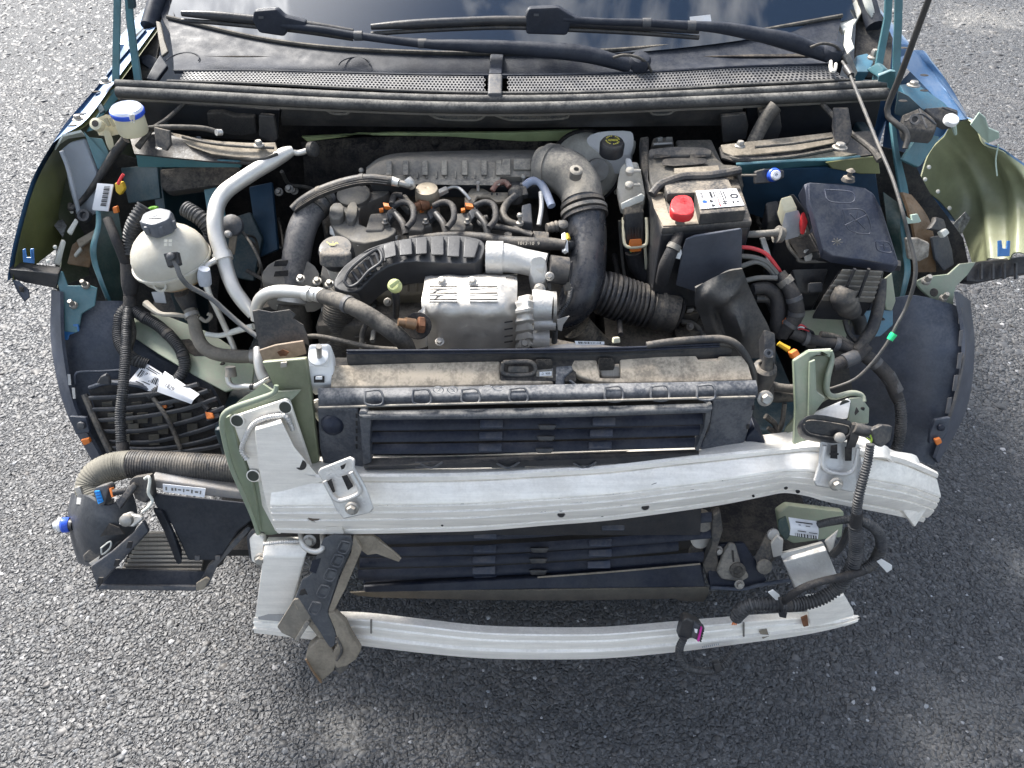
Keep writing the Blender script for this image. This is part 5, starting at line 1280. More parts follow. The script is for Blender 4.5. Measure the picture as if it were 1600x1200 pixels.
fpn = solo('shield_plate', 'blue grey plastic plate standing in front of the battery', 'plate', slab(Z([(1072, 374, .855), (1086, 368, .86), (1158, 357, .87), (1160, 362, .865), (1159, 424, .79), (1086, 456, .745), (1056, 446, .755), (1066, 392, .83)]), 0.004), M('slate plastic', (0.055, 0.062, 0.08), 0.5, dust=0.3, dcol=(0.22, 0.22, 0.24)), bevel=0.002)
solo('mud_shield', 'torn black moulded shield with a dusty ridge right of the bellows', 'shield',
     surf([[W(1087, 450, .79), W(1110, 436, .805), W(1138, 424, .82), W(1160, 420, .82)],
           [W(1086, 475, .755), W(1108, 462, .785), W(1140, 452, .785), W(1168, 442, .79)],
           [W(1096, 500, .72), W(1118, 490, .735), W(1150, 482, .745), W(1184, 478, .74)],
           [W(1106, 528, .68), W(1130, 528, .685), W(1165, 528, .685), W(1204, 518, .69)],
           [W(1112, 552, .65), W(1140, 556, .645), W(1176, 560, .64), W(1208, 556, .64)]], 6, 6, 0.004,
          lambda u, v: 0.013 * math.exp(-((u - .34 + .35 * (v - .5)) / .07) ** 2 - ((v - .58) / .26) ** 2) + 0.022 * math.exp(-((u - .62) / .13) ** 2 - ((v - .62) / .11) ** 2) - 0.010 * math.exp(-((u - .6) / .2) ** 2 - ((v - .36) / .07) ** 2)), M('shield plastic', (0.03, 0.031, 0.034), 0.5, dust=0.6, dcol=(0.22, 0.20, 0.17)))

# ================================================================== brake fluid reservoir and servo
bs = thing('brake_servo', 'round cream brake servo behind the reservoir', 'brake servo', W(910, 240, .84))
sc_ = W(915, 262, .83)
link('servo_drum', lathe(sc_, (0, -1, .45), [(.02, .03), (.05, .022), (.066, .008), (.072, -.01), (.072, -.03)], 36), M('dusty cream metal', (0.62, 0.60, 0.53), 0.6, 0.1, dust=0.4), bs)
link('drum_rim', lathe(sc_, (0, -1, .45), [(.073, .0), (.077, -.006), (.077, -.018), (.073, -.024)], 36), dark, bs)
link('drum_flange', lathe(sc_ + V((.02, -.012, 0)), (0, -1, .45), [(.0, .038), (.022, .036), (.024, .02)], 24), steel, bs)
br = thing('brake_reservoir', 'milky white brake fluid reservoir with black cap and yellow print', 'reservoir', W(956, 230, .86))
link('tank', prism(chaikin(Z([(916, 212, .895), (940, 204, .905), (984, 203, .905), (991, 210, .90), (990, 232, .875), (984, 242, .865), (950, 244, .862), (932, 232, .875), (918, 226, .88)]), 1), V((0, .0, -.04))), white, br, 0.006)
link('tank_seam', prism(chaikin(Z([(914, 220, .878), (940, 236, .862), (950, 248, .85), (986, 246, .85), (993, 232, .865), (994, 216, .88), (940, 206, .89)]), 1), V((0, 0, -.006))), offw, br, 0.002)
cc = W(957, 222, .925)
kc = link('cap', lathe(cc, (0, -.22, 1), [(m(cc, 19), -.024), (m(cc, 19.5), -.004), (m(cc, 17), .001), (0, .002)], 30), blackc, br)
def capflat(l): return flat([cc + V((x, y, .0035 + .22 * y)) for x, y in l], .0008)
pr = []
for k in range(20):
    a0 = 2 * math.pi * k / 20; a1 = a0 + .20
    if k % 5 == 4: continue
    pr.append(capflat([(.0135 * math.cos(a0), .0135 * math.sin(a0)), (.0135 * math.cos(a1), .0135 * math.sin(a1)), (.0108 * math.cos(a1), .0108 * math.sin(a1)), (.0108 * math.cos(a0), .0108 * math.sin(a0))]))
for k in range(9):
    x = -.008 + .002 * k
    pr.append(capflat([(x, -.003 - .001 * (k % 3)), (x + .0011, -.003), (x + .0011, .003), (x, .0025 + .0012 * (k % 2))]))
link('cap_print', join(*pr), yprint, kc)
link('foot', prism(Z([(958, 248, .85), (986, 246, .85), (986, 268, .82), (962, 270, .815)]), V((0, 0, -.05))), offw, br, 0.004)

# ================================================================== engine control unit connector in front of the servo
ecu = thing('ecu_connector', 'dusty metal control unit bracket with a black plug and orange lock', 'connector', W(990, 310, .83))
link('bracket', prism(Z([(968, 262, .885), (978, 250, .895), (998, 252, .892), (1002, 270, .88), (1010, 300, .85), (1006, 318, .835), (970, 322, .83), (964, 290, .86)]), V((0, 0, -.02))), M('dusty alloy', (0.52, 0.49, 0.43), 0.65, 0.3, dust=0.6, dcol=(0.45, 0.41, 0.33)), ecu, 0.005)
link('bracket_arm', prism(Z([(976, 246, .90), (986, 246, .90), (992, 264, .885), (980, 268, .88)]), V((0, 0, -.012))), aluc, ecu, 0.003)
for x, y in ((984, 268), (983, 290)):
    c = W(x, y, .892 - (y - 262) * .0009)
    link('bracket_bolt', join(lathe(c, (0, -.4, 1), [(.008, -.004), (.008, .004), (.005, .007), (0, .008)], 14), tube([c + V((.006, 0, .001)), c + V((.020, .001, .001))], .003, 8)), M('dusty alloy', (0.40, 0.37, 0.31)), ecu)
link('bracket_lip', slab(Z([(970, 318, .842), (1003, 302, .858), (1008, 306, .855), (1006, 314, .845), (972, 328, .832)]), 0.006), offw, ecu, 0.002)
link('plug_head', prism(Z([(974, 323, .838), (1004, 318, .84), (1007, 332, .828), (976, 336, .825)]), V((0, 0, -.03))), blackt, ecu, 0.003)
link('plug', prism(Z([(976, 334, .832), (1006, 330, .834), (1007, 374, .785), (978, 378, .78)]), V((0, .005, -.03))), M('plug black', (0.016, 0.018, 0.024), 0.4, dust=0.3), ecu, 0.003)
for k in range(5):
    x = 983 + k * 4.5
    link('plug_rib', slab(Z([(x, 356, .808), (x + 1.6, 356, .808), (x + 1.8, 371, .791), (x + .2, 371, .791)]), -.002), dark, ecu)
link('orange_lock', prism(Z([(983, 373, .794), (1003, 372, .795), (1004, 382, .784), (985, 384, .782)]), V((0, 0, -.015))), orange, ecu, 0.002)
link('lock_frame', tube(Z([(974, 340, .815), (975, 376, .785), (982, 386, .778), (1006, 384, .78), (1011, 374, .79), (1010, 340, .822)]), .0032, 8), cream, ecu)
for x, mt in ((985, green), (990, yellow), (994, redwire), (998, rust)):
    link('wire', tube(Z([(x, 383, .776), (x + 1, 396, .755)]), .0022, 6), mt, ecu)
link('loom', tz([(990, 392, .76), (994, 410, .735), (1004, 426, .715), (1030, 448, .69), (1070, 466, .675), (1100, 470, .67)], [14, 14, 14, 14, 14, 13], n=14), taped, ecu)
link('side_strip', tube(Z([(968, 345, .80), (972, 400, .73), (976, 432, .69)]), .003, 6), greyd, ecu)
link('side_strip', tube(Z([(1008, 382, .78), (1010, 420, .73)]), .003, 6), cream, ecu)

# ================================================================== fuse box
fb = thing('fuse_box', 'black fuse box under a large scratched navy lid, open at its left end', 'fuse box', W(1320, 380, .80))
lidm = M('scratched navy lid', (0.034, 0.041, 0.066), 0.45, dust=0.45, dcol=(0.22, 0.215, 0.21), var=0.3)
def lid():
    g = [[(1256, 288, .905), (1268, 280, .915), (1310, 284, .915), (1352, 293, .91), (1366, 300, .90)],
         [(1262, 318, .885), (1276, 312, .90), (1322, 318, .90), (1364, 326, .89), (1378, 334, .875)],
         [(1274, 352, .85), (1288, 350, .868), (1336, 356, .865), (1378, 364, .855), (1390, 372, .84)],
         [(1284, 388, .815), (1300, 386, .835), (1346, 392, .83), (1390, 400, .82), (1402, 408, .805)],
         [(1288, 398, .80), (1304, 398, .818), (1350, 404, .812), (1392, 412, .802), (1406, 417, .79)]]
    tp = Z([(1262, 284, .912), (1312, 286, .915), (1352, 292, .91), (1366, 302, .90), (1376, 325, .882), (1406, 412, .797), (1398, 416, .795), (1300, 400, .812), (1286, 392, .825), (1275, 345, .872), (1264, 310, .90)])
    return prism(tp, V((0.004, .012, -.022)))
ld = link('lid', lid(), lidm, fb, bevel=.004, smooth=40)
link('lid_rim', slab(Z([(1280, 396, .80), (1300, 400, .812), (1350, 406, .806), (1392, 414, .796), (1408, 416, .785), (1406, 424, .775), (1386, 422, .782), (1344, 414, .79), (1296, 408, .795), (1280, 402, .795)]), 0.012), M('lid edge', (0.035, 0.037, 0.045), 0.5, dust=0.7), ld, 0.003)
link('lid_side', slab(Z([(1256, 288, .90), (1246, 306, .87), (1252, 322, .855), (1266, 340, .845), (1270, 352, .835), (1264, 362, .82), (1278, 390, .79), (1288, 396, .795), (1274, 352, .85), (1262, 318, .88)]), 0.01), lidm, ld, 0.002)
for k in range(4):
    link('side_groove', tube(Z([(1264 + 3 * k, 366 - 2 * k, .822 + .004 * k), (1278 + 3 * k, 392 - 2 * k, .80 + .004 * k)]), .0015, 6), MATS['lid edge'], ld)
def outline(l, r=.0011): return tube(Z(l + [l[0]]), r, 6)
link('lid_emboss', outline([(1317, 327, .8985), (1350, 330, .895), (1360, 364, .862), (1326, 358, .868)]), lidm, ld)
link('lid_emboss', join(tube(Z([(1320, 352, .876), (1354, 336, .891)]), .0011, 6), tube(Z([(1328, 334, .893), (1352, 358, .869)]), .0011, 6), tube(Z([(1340, 330, .896), (1336, 358, .869)]), .0010, 6)), lidm, ld)
link('lid_emboss', outline([(1368, 377, .851), (1388, 379, .847), (1393, 394, .830), (1372, 391, .835)]), lidm, ld)
link('lid_emboss', join(tube(Z([(1374, 384, .843), (1388, 386, .84)]), .0009, 6), tube(Z([(1380, 380, .847), (1382, 391, .834)]), .0009, 6)), lidm, ld)
link('lid_star', join(*[tube(Z([(1308 - 8 * math.cos(a), 378 - 6 * math.sin(a), .8435 + .006 * math.sin(a)), (1308 + 8 * math.cos(a), 378 + 6 * math.sin(a), .8435 - .006 * math.sin(a))]), .0008, 6) for a in (0.1, .9, 1.6, 2.4)]), greyd, ld)
link('lid_emboss', outline([(1288, 296, .915), (1330, 300, .915), (1332, 316, .903), (1296, 314, .903)]), lidm, ld)
link('body', prism(Z([(1206, 318, .83), (1240, 300, .86), (1262, 330, .84), (1280, 394, .785), (1384, 416, .765), (1378, 440, .74), (1250, 412, .75), (1212, 370, .785)]), V((0, .01, -.10))), blackc, fb, 0.004)
link('well', slab(Z([(1212, 330, .838), (1238, 318, .85), (1262, 352, .822), (1276, 392, .787), (1250, 404, .775), (1232, 376, .79)]), -.001), dark, fb)
link('well_rim', tube(Z([(1228, 352, .815), (1232, 384, .785), (1246, 402, .768), (1252, 408, .762), (1296, 408, .765)]), .0035, 8), greyd, fb)
link('relay', prism(Z([(1219, 309, .885), (1237, 304, .888), (1247, 325, .87), (1226, 331, .864)]), V((0, 0, -.03))), cream, fb, 0.003, )
link('relay', prism(Z([(1226, 332, .866), (1248, 327, .87), (1256, 346, .85), (1232, 353, .845)]), V((0, 0, -.03))), M('grey relay', (0.28, 0.29, 0.31), 0.5, dust=0.1), fb, 0.002)
link('red_fuse', prism(Z([(1252, 332, .868), (1257, 330, .869), (1263, 346, .853), (1260, 352, .847), (1254, 350, .85)]), V((0, 0, -.02))), red, fb, 0.002)
link('terminal', join(prism(Z([(1242, 382, .79), (1264, 380, .79), (1262, 390, .78), (1244, 390, .78)]), V((0, 0, -.006))), prism(Z([(1256, 390, .79), (1268, 388, .79), (1270, 400, .778), (1260, 402, .776)]), V((0, 0, -.01)))), aluc, fb, 0.002)
link('terminal_nut', bolt(W(1250, 364, .815), CA, .007, .012), steel, fb)
link('inner_block', prism(Z([(1196, 316, .84), (1216, 312, .845), (1222, 344, .815), (1200, 348, .81)]), V((0, 0, -.04))), blackc, fb, 0.003)
link('grommet', tz([(1156, 366, .83), (1180, 366, .83), (1210, 364, .83), (1216, 366, .826)], [5, 5.5, 6, 12], n=16), greyd, fb)
link('grommet_disc', tz([(1214, 366, .828), (1222, 368, .825)], [14, 12], n=18), greyd, fb)
# slatted end of the module under the lid
link('module', prism(Z([(1312, 420, .795), (1380, 424, .785), (1366, 470, .73), (1284, 466, .735)]), V((0, .02, -.06))), blackc, fb, 0.004)
for k in range(6):
    t = k / 5
    y0 = 420 + 40 * t
    link('slat', prism(Z([(1316 - 28 * t, y0, .802 - .055 * t), (1380 - 12 * t, y0 + 3, .796 - .055 * t), (1379 - 12 * t, y0 + 6, .793 - .055 * t), (1315 - 28 * t, y0 + 3, .799 - .055 * t)]), V((0, .004, -.012))), greyd, fb, 0.001)
for t in (.33, .66):
    link('slat_bar', tube([W(1314 + 66 * t, 420, .806), W(1290 + 78 * t, 464, .748)], .003, 6), blackc, fb)
link('module_block', prism(Z([(1236, 420, .75), (1296, 418, .755), (1280, 462, .705), (1246, 458, .705)]), V((0, .02, -.08))), blackc, fb, 0.004)
link('module_lug', prism(Z([(1261, 443, .735), (1282, 442, .736), (1282, 458, .718), (1261, 459, .716)]), CA * .012), greyp, fb, 0.003)
link('plug', tz([(1324, 450, .765), (1318, 464, .75), (1324, 478, .73), (1334, 488, .71)], [15, 19, 18, 12], n=18, corr=(.014, .03)), blackd, fb, )
link('plug_tail', tz([(1330, 484, .695), (1342, 500, .67), (1345, 520, .645)], [11, 11, 9], n=14), rubber, fb)
link('plug_block', prism(Z([(1286, 472, .71), (1300, 466, .715), (1304, 480, .70), (1290, 488, .692)]), V((0, 0, -.02))), blackd, fb, 0.003)

# cables at the fuse box
solo('red_cable', 'thin red cable running into the fuse box loom', 'cable', tz([(1158, 386, .82), (1176, 388, .82), (1196, 396, .81), (1210, 412, .79), (1222, 430, .765)], 3.2, n=8), redwire)
for i, l in enumerate(([(1158, 400, .805), (1178, 402, .805), (1198, 410, .795), (1216, 430, .77)], [(1158, 416, .79), (1182, 409, .797), (1200, 418, .785), (1214, 436, .762)], [(1166, 438, .765), (1186, 434, .77), (1214, 434, .77)])):
    solo('grey_cable', ('upper', 'middle', 'lowest')[i] + ' of the three grey cables under the red one', 'cable', tz(l, 4, n=8), greywire, group='grey cables beside the fuse box')
solo('cable_strap', 'pale flat plastic strap behind the red cable', 'strap', slab(Z([(1188, 372, .81), (1196, 371, .81), (1212, 420, .755), (1206, 432, .745)]), .004), aluc, bevel=.001)
lm = thing('fuse_box_loom', 'thick black taped loom curving down from the fuse box cables', 'wiring loom', W(1240, 470, .72))
link('branch', tz([(1218, 428, .77), (1232, 448, .755), (1242, 470, .735), (1244, 492, .71), (1232, 510, .69), (1222, 524, .67)], [10, 11, 12, 12, 11, 10], n=14), taped, lm)
link('tape_band', tz([(1224, 436, .764), (1230, 444, .757)], [13, 13], n=14), greyd, lm)
link('branch', tz([(1176, 452, .75), (1196, 450, .75), (1212, 462, .735), (1216, 486, .71), (1214, 512, .68), (1222, 524, .665)], [9, 10, 11, 11, 11, 9], n=14), taped, lm)
link('branch', tz([(1180, 466, .73), (1200, 468, .725), (1208, 486, .70)], [7, 7, 6], n=10), rubber, lm)
link('orange_plug', slab(Z([(1222, 502, .70), (1230, 496, .706), (1234, 508, .694), (1226, 514, .688)]), .01), M('dull orange', (0.42, 0.11, 0.03), 0.5, dust=.3), lm, .002)
for k, mt in enumerate((redwire, white, redwire, greywire)):
    link('wire', tz([(1238, 518 - k * 2, .68), (1252, 514 - k * 3, .685), (1264, 518 - k, .678)], 1.3, n=6), mt, lm)
link('plug', prism(Z([(1256, 508, .69), (1272, 516, .68), (1280, 532, .66), (1262, 530, .663)]), V((0, 0, -.02))), blackc, lm, .003)

# blue and silver buffer on the right inner wing
bf = thing('rubber_buffer', 'blue and silver headed buffer on a black clip right of the battery', 'buffer', W(1208, 274, .89))
c = W(1208, 274, .895)
link('clip', slab(Z([(1180, 268, .90), (1196, 264, .905), (1226, 266, .90), (1226, 278, .89), (1206, 286, .88), (1180, 288, .88)]), .012), black, bf, .003)
link('collar', lathe(c, CA, [(.010, -.008), (.0115, .0), (.0115, .008), (.009, .010)], 20), bluecap, bf)
link('head', lathe(c + V((.001, 0, -.004)), CA, [(.0085, .008), (.009, .016), (.007, .018), (.003, .018), (.002, .014)], 20), M('silver plastic', (0.55, 0.56, 0.6), 0.4, .3), bf)
link('wire', tube(Z([(1158, 274, .90), (1170, 274, .90), (1182, 274, .90)]), .0025, 6), blackd, bf)
solo('push_clip', 'black fir tree clip above the fuse box lid', 'clip', join(lathe(W(1325, 282, .90), UP, [(.012, 0), (.010, .006), (.004, .008), (.004, .016), (.008, .018), (.003, .022)], 12)), blackd)

# ================================================================== washer filler with blue cap
wf = thing('washer_filler', 'cream washer bottle filler neck with a blue and white cap', 'filler neck', W(198, 190, .95))
c = W(198, 172, .985)
ax = (0.05, -.12, 1)
link('neck', lathe(c, ax, [(.025, -.043), (.0265, -.039), (.0265, -.010), (.026, -.006)], 30), cream, wf)
fl = link('cap', lathe(c, ax, [(.028, -.006), (.0285, .002), (.0255, .006), (.024, .005), (.012, .0062), (0, .0065)], 32), M('pale blue white cap', (0.66, 0.70, 0.82), 0.4), wf)
link('cap_band', lathe(c, ax, [(.0287, -.0075), (.0298, -.006), (.0298, .0), (.0288, .001)], 32), bluecap, fl)
link('cap_hinge', slab(Z([(199, 176, .985), (212, 175, .985), (211, 190, .965), (201, 190, .965)]), -.004), bluecap, fl, .001)
link('hinge_pin', join(tube(Z([(204, 178, .99), (205, 192, .968)]), .003, 6), tube(Z([(209, 178, .99), (209, 192, .968)]), .002, 6)), white, fl)
link('bracket_arm', prism(Z([(150, 184, .965), (166, 178, .97), (184, 182, .965), (186, 200, .945), (168, 204, .94), (150, 202, .945)]), V((0, 0, -.012))), cream, wf, .004)
for x in (164, 172):
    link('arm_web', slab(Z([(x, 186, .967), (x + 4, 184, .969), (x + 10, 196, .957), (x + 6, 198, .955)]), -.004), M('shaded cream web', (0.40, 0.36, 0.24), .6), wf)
rg_ = W(152, 195, .962)
link('arm_eye', lathe(rg_, CA, [(.011, -.008), (.011, .006), (.006, .007), (.005, .002), (0, .002)], 20), cream, wf)
link('eye_bush', lathe(rg_ + CA * .003, CA, [(.006, 0), (.006, .005), (.002, .005)], 14), dark, wf)
link('leg', prism(Z([(160, 202, .945), (172, 203, .945), (174, 216, .925), (165, 222, .915)]), V((0, 0, -.02))), cream, wf, .003)
wt = thing('washer_tube', 'thin black washer tube with a pale end clip left of the bay', 'tube', W(290, 200, .94))
link('tube', tz([(222, 202, .94), (250, 199, .945), (290, 199, .945), (320, 201, .942), (342, 207, .935)], [4.5, 4.2, 4.2, 4.2, 4], n=10), rubberd, wt)
link('end_clip', tube([W(338, 207, .94), W(346, 207, .937)], .006, 10), aluc, wt)
solo('side_hose', 'black hose running down beside the grey plate in the left wing', 'hose', tz([(196, 218, .92), (182, 236, .90), (165, 262, .87), (148, 288, .84), (130, 312, .81), (112, 326, .80), (110, 320, .80)], [7, 7, 6.5, 5, 4.5, 4.5, 4], n=10), rubber)

# tag with bar code
tg = thing('barcode_tag', 'white bar code tag with a yellow plug at the left wing', 'tag', W(160, 306, .83))
bq = Z([(152, 286, .855), (177, 288, .855), (173, 330, .81), (144, 326, .815)]); bq[2] = bq[1] + bq[3] - bq[0]
link('tag', prism(bq, V((0, 0, -.003))), paper, tg)
link('tag_print', join(*[flat([quadpt(bq, .50, v), quadpt(bq, .86, v), quadpt(bq, .86, v + .02 + .012 * (i % 3)), quadpt(bq, .50, v + .02 + .012 * (i % 3))], .0015) for i, v in enumerate([.1 + .05 * k for k in range(16)])]), ink, tg)
link('yellow_plug', slab(Z([(178, 286, .865), (190, 284, .868), (194, 296, .855), (187, 306, .842), (180, 300, .85)]), .012), yellow, tg, .003)
link('red_wire', tz([(184, 288, .87), (189, 278, .88), (193, 272, .886)], 2.5, n=8), red, tg)
link('orange_plug', slab(Z([(175, 324, .82), (182, 322, .823), (184, 333, .81), (177, 334, .808)]), .008), orange, tg, .002)

# ================================================================== expansion tank
et = thing('expansion_tank', 'round milky coolant expansion tank with a grey screw cap', 'coolant tank', W(268, 410, .76))
tcn = W(267, 402, .80)
R_ = .066
prof = []
for k in range(15):
    a = -math.pi / 2 + math.pi * k / 14
    prof.append((max(R_ * math.cos(a), .0005), R_ * .88 * math.sin(a)))
tank = link('tank', lathe(tcn, (-.10, -.08, 1), prof, 40), tankm, et)
link('seam', lathe(tcn + V((0, 0, -.006)), (-.10, -.08, 1), [(.0655, -.003), (.0685, -.002), (.0685, .002), (.0655, .003)], 40), tankm, et)
cc = tcn + V((.001, -.004, .062))
cax = V((-.03, -.10, 1))
link('coolant', lathe(tcn, (-.10, -.08, 1), [(r_ * 1.006, h_ * 1.006) for r_, h_ in prof if h_ < -.034], 40, caps=False), M('amber coolant tint', (.44, .30, .17), .4, dust=.35, sss=.2), tank)
link('neck', lathe(cc, cax, [(.023, -.012), (.023, .0)], 24), tankm, et)
gc = M('grey cap plastic', (0.10, 0.11, 0.13), 0.5, dust=0.12)
kc = link('cap', lathe(cc, cax, [(.0235, -.006), (.0255, -.002), (.0255, .016), (.0235, .021), (.017, .0215), (0, .0215)], 24, star=(12, .06)), gc, et, .001)
for k in range(4):
    a = math.pi * (1.05 + .3 * k)
    p = cc + V((math.cos(a) * .0255, math.sin(a) * .0255, .006))
    link('cap_grip', box(p, (.009, .009, .016)), gc, kc, .003)
u_, w_, a_ = frame(cax, V((0, 1, 0)))
t0 = cc + a_ * .0222
T3 = lambda s: [t0 + u_ * (.60 * s) , t0 - u_ * (.45 * s) + w_ * (.72 * s), t0 - u_ * (.45 * s) - w_ * (.72 * s)]
link('warning_triangle', flat(T3(.017)), white, kc)
link('triangle_print', join(flat([p + a_ * .0006 for p in T3(.011)]), ), gc, kc)
link('triangle_waves', join(*[tube([t0 + a_ * .0016 + u_ * (-.003 + .003 * i) + w_ * (s * .002) for i in range(3)], .0006, 6) for s in (-1, 0, 1)]), white, kc)
q = [p for p in Z([(261, 376, .865), (271, 375, .865), (272, 385, .855), (262, 386, .855)])]
link('mould_mark', join(*[slab(Z([(x, y, .868 - (y - 373) * .0010), (x + 5, y, .868 - (y - 373) * .0010), (x + 5, y + 4.5, .864 - (y - 373) * .0010), (x, y + 4.5, .864 - (y - 373) * .0010)]), -.0015) for x in (257, 264) for y in (374, 380)]), M('moulded cream', (0.66, 0.62, 0.52), .4), et)
sp_ = W(270, 399, .862)
link('level_sensor', prism([sp_ + V((-.013, -.004, .006)), sp_ + V((.011, -.004, .010)), sp_ + V((.014, -.014, -.008)), sp_ + V((-.008, -.014, -.014))], CA * -.012), blackc, et, .002)
link('sensor_stud', lathe(sp_ + V((.002, -.006, 0)), CA, [(.006, 0), (.006, .010), (.003, .012)], 12), greyp, et)
nk = WY(252, 444, tcn.y - .058)
link('outlet', lathe(nk, V((-.15, -1, .3)), [(.010, -.03), (.0105, .0), (.013, .0), (.013, .006), (.009, .006), (.008, -.004), (0, -.006)], 20), tankm, et)
link('foot', prism(Z([(236, 456, .72), (256, 455, .72), (258, 467, .705), (240, 466, .705)]), V((0, 0, -.01))), clearm, et, .003)
link('lower_outlet', tz([(288, 448, .74), (290, 458, .72), (293, 470, .70)], [14, 14, 13], n=18), blackd, et)
solo('vent_hose', 'thin grey vent hose curving from the front of the tank', 'hose', tz([(270, 402, .86), (276, 416, .85), (282, 432, .835), (294, 446, .815), (312, 456, .80), (332, 468, .785), (352, 486, .765), (375, 506, .745), (402, 526, .73)], 4, n=10), M('grey hose', (0.10, 0.105, 0.11), .55, dust=.4))
solo('corrugated_hose', 'black corrugated hose behind the left side of the tank', 'hose', tz([(226, 322, .84), (212, 344, .82), (204, 370, .79), (203, 398, .76)], 11, n=14, corr=(.006, .08)), conduit)
solo('corrugated_hose', 'black corrugated hose behind the right side of the tank', 'hose', tz([(290, 326, .85), (312, 340, .84), (328, 358, .82), (334, 380, .79)], 12, n=14, corr=(.006, .08)), conduit)
solo('green_cable', 'short bright green cable behind the tank cap', 'cable', ty([(214, 338, .40), (226, 331, .41), (238, 325, .42), (246, 325, .42)], 3, n=8), M('lime cable', (0.18, 0.45, 0.03), .5))
solo('black_loom', 'black taped loom falling along the left inner wing', 'wiring loom', join(tz([(168, 342, .82), (173, 354, .81), (182, 376, .79), (192, 396, .765), (200, 414, .74), (202, 440, .71), (204, 470, .68)], [7, 7, 7.5, 9, 11, 11, 9], n=12), tz([(201, 412, .745), (203, 444, .71), (205, 456, .695)], [12, 12.5, 11], n=12)), taped)

# ================================================================== air conditioning pipes
acp = thing('aircon_pipe', 'bent silver aluminium pipe running over the left of the bay', 'pipe', W(350, 360, .84))
link('pipe', tz([(458, 235, .91), (446, 240, .907), (425, 252, .90), (398, 268, .89), (372, 285, .88), (352, 300, .872), (340, 318, .862), (336, 340, .848), (338, 368, .825), (347, 398, .80)], [7, 10.5, 12, 12, 12, 12.3, 12.5, 12.5, 12.2, 12], n=20, step=.01), alup, acp)
link('joint', tz([(346, 396, .802), (350, 407, .793)], [15, 15], n=20), alup, acp)
link('pipe', tz([(349, 402, .797), (356, 428, .775), (366, 452, .755), (380, 472, .735), (396, 492, .715)], [12, 11.5, 11, 11, 9], n=18, step=.01), alup, acp)
link('thin_pipe', tz([(452, 237, .91), (466, 239, .905), (478, 236, .908), (484, 233, .91)], [4, 4.5, 4.5, 4], n=12), alup, acp)
link('pipe_plate', lathe(W(489, 233, .91), V((1, -.4, .2)), [(.014, -.006), (.014, .004), (.008, .006)], 16), blackd, acp)
vp = thing('service_valve', 'thin aluminium pipe with a grey capped service valve', 'valve', W(320, 440, .78))
link('branch', tz([(338, 406, .80), (328, 412, .795), (318, 420, .79)], 4.5, n=12), alup, vp)
link('valve_cap', tz([(319, 420, .80), (319, 432, .785), (321, 444, .77)], [8.5, 10.5, 9.5], n=18, step=.006), M('pale grey cap', (0.42, 0.45, 0.50), .45, dust=.2), vp)
link('pipe', tz([(322, 444, .77), (328, 462, .75), (340, 486, .72), (352, 512, .685), (364, 540, .65), (368, 556, .63)], [5.5, 4.5, 4.5, 4.5, 4.5, 4.5], n=12), alup, vp)
ach = thing('aircon_hose', 'silver elbow pipe leading into a black rubber hose below the air pipe', 'hose', W(520, 480, .74))
link('pipe', tz([(402, 500, .73), (401, 482, .75), (408, 466, .77), (424, 457, .785), (446, 455, .793), (480, 458, .797)], [9.5, 9.5, 10, 10, 10, 9.5], n=18, step=.008), alup, ach)
for x0, x1, r in ((478, 486, 12), (488, 496, 11), (496, 505, 12)):
    link('crimp', tz([(x0, 458 + (x0 - 478) * .12, .797), (x1, 459 + (x1 - 478) * .12, .798)], r, n=16), alup, ach)
link('rubber_hose', tz([(504, 463, .80), (530, 470, .815), (560, 484, .815), (590, 502, .80), (615, 520, .785), (632, 536, .765), (640, 556, .73)], [11.5, 12.5, 13.5, 14, 14, 13.5, 13], n=18, step=.01), rubberd, ach)

# lower left hoses
lo = thing('heater_hose', 'tan dusted rubber hose curving below the coolant tank', 'hose', W(310, 530, .64))
link('hose', tz([(296, 484, .70), (303, 502, .685), (308, 524, .665), (318, 542, .65), (338, 553, .64), (370, 557, .635), (402, 557, .635)], [9, 9.5, 10, 10.5, 10.5, 10.5, 10], n=16, step=.008), M('tan hose', (0.16, 0.145, 0.12), .75, dust=.6, dcol=(.3, .26, .21)), lo)
link('quick_coupling', tz([(284, 456, .735), (290, 466, .72), (296, 480, .70), (298, 486, .695)], [13, 14, 12, 11], n=16, step=.006), black, lo)
solo('sensor_cable', 'pale cable tied to the hose clip right of the tank outlet', 'cable', join(tz([(228, 474, .70), (250, 490, .695), (275, 492, .695), (310, 497, .69)], [6, 4, 3.5, 3.5], n=8), tz([(312, 496, .692), (322, 502, .685), (330, 494, .692), (324, 490, .697)], 3, n=8)), M('pale tape', (.28, .26, .22), .7, dust=.4))
solo('stub_pipe', 'short white stub pipe joining the tan hose', 'pipe', tz([(322, 522, .67), (345, 524, .67), (372, 516, .68), (396, 510, .69)], [4, 4, 5, 5], n=10), offw)
# ================================================================== wheel arch liners
nl = navy
cp('wheel_liner', surf([[WY(1340, 480, .36), WY(1326, 545, .32), WY(1334, 615, .28), WY(1368, 704, .215)],
                        [WY(1420, 462, .32), WY(1440, 540, .27), WY(1440, 630, .22), WY(1425, 716, .17)],
                        [WY(1470, 470, .31), WY(1480, 540, .26), WY(1476, 630, .21), WY(1448, 724, .16)],
                        [WY(1500, 480, .31), WY(1511, 545, .26), WY(1496, 630, .21), WY(1460, 726, .16)]], 6, 6, 0.006), nl, label='dark blue grey plastic wheel arch liner on the right')
cp('liner_lip', surf([[WY(1496, 455, .31), WY(1508, 540, .25), WY(1494, 625, .20), WY(1462, 716, .15)],
                      [WY(1516, 470, .33), WY(1523, 545, .28), WY(1510, 640, .22), WY(1466, 724, .16)]], 3, 6, 0.006), nl)
cp('lip_seam', ty([(1500, 480, .305), (1507, 545, .25), (1492, 625, .20), (1474, 680, .17)], 2.5, n=8), greyp)
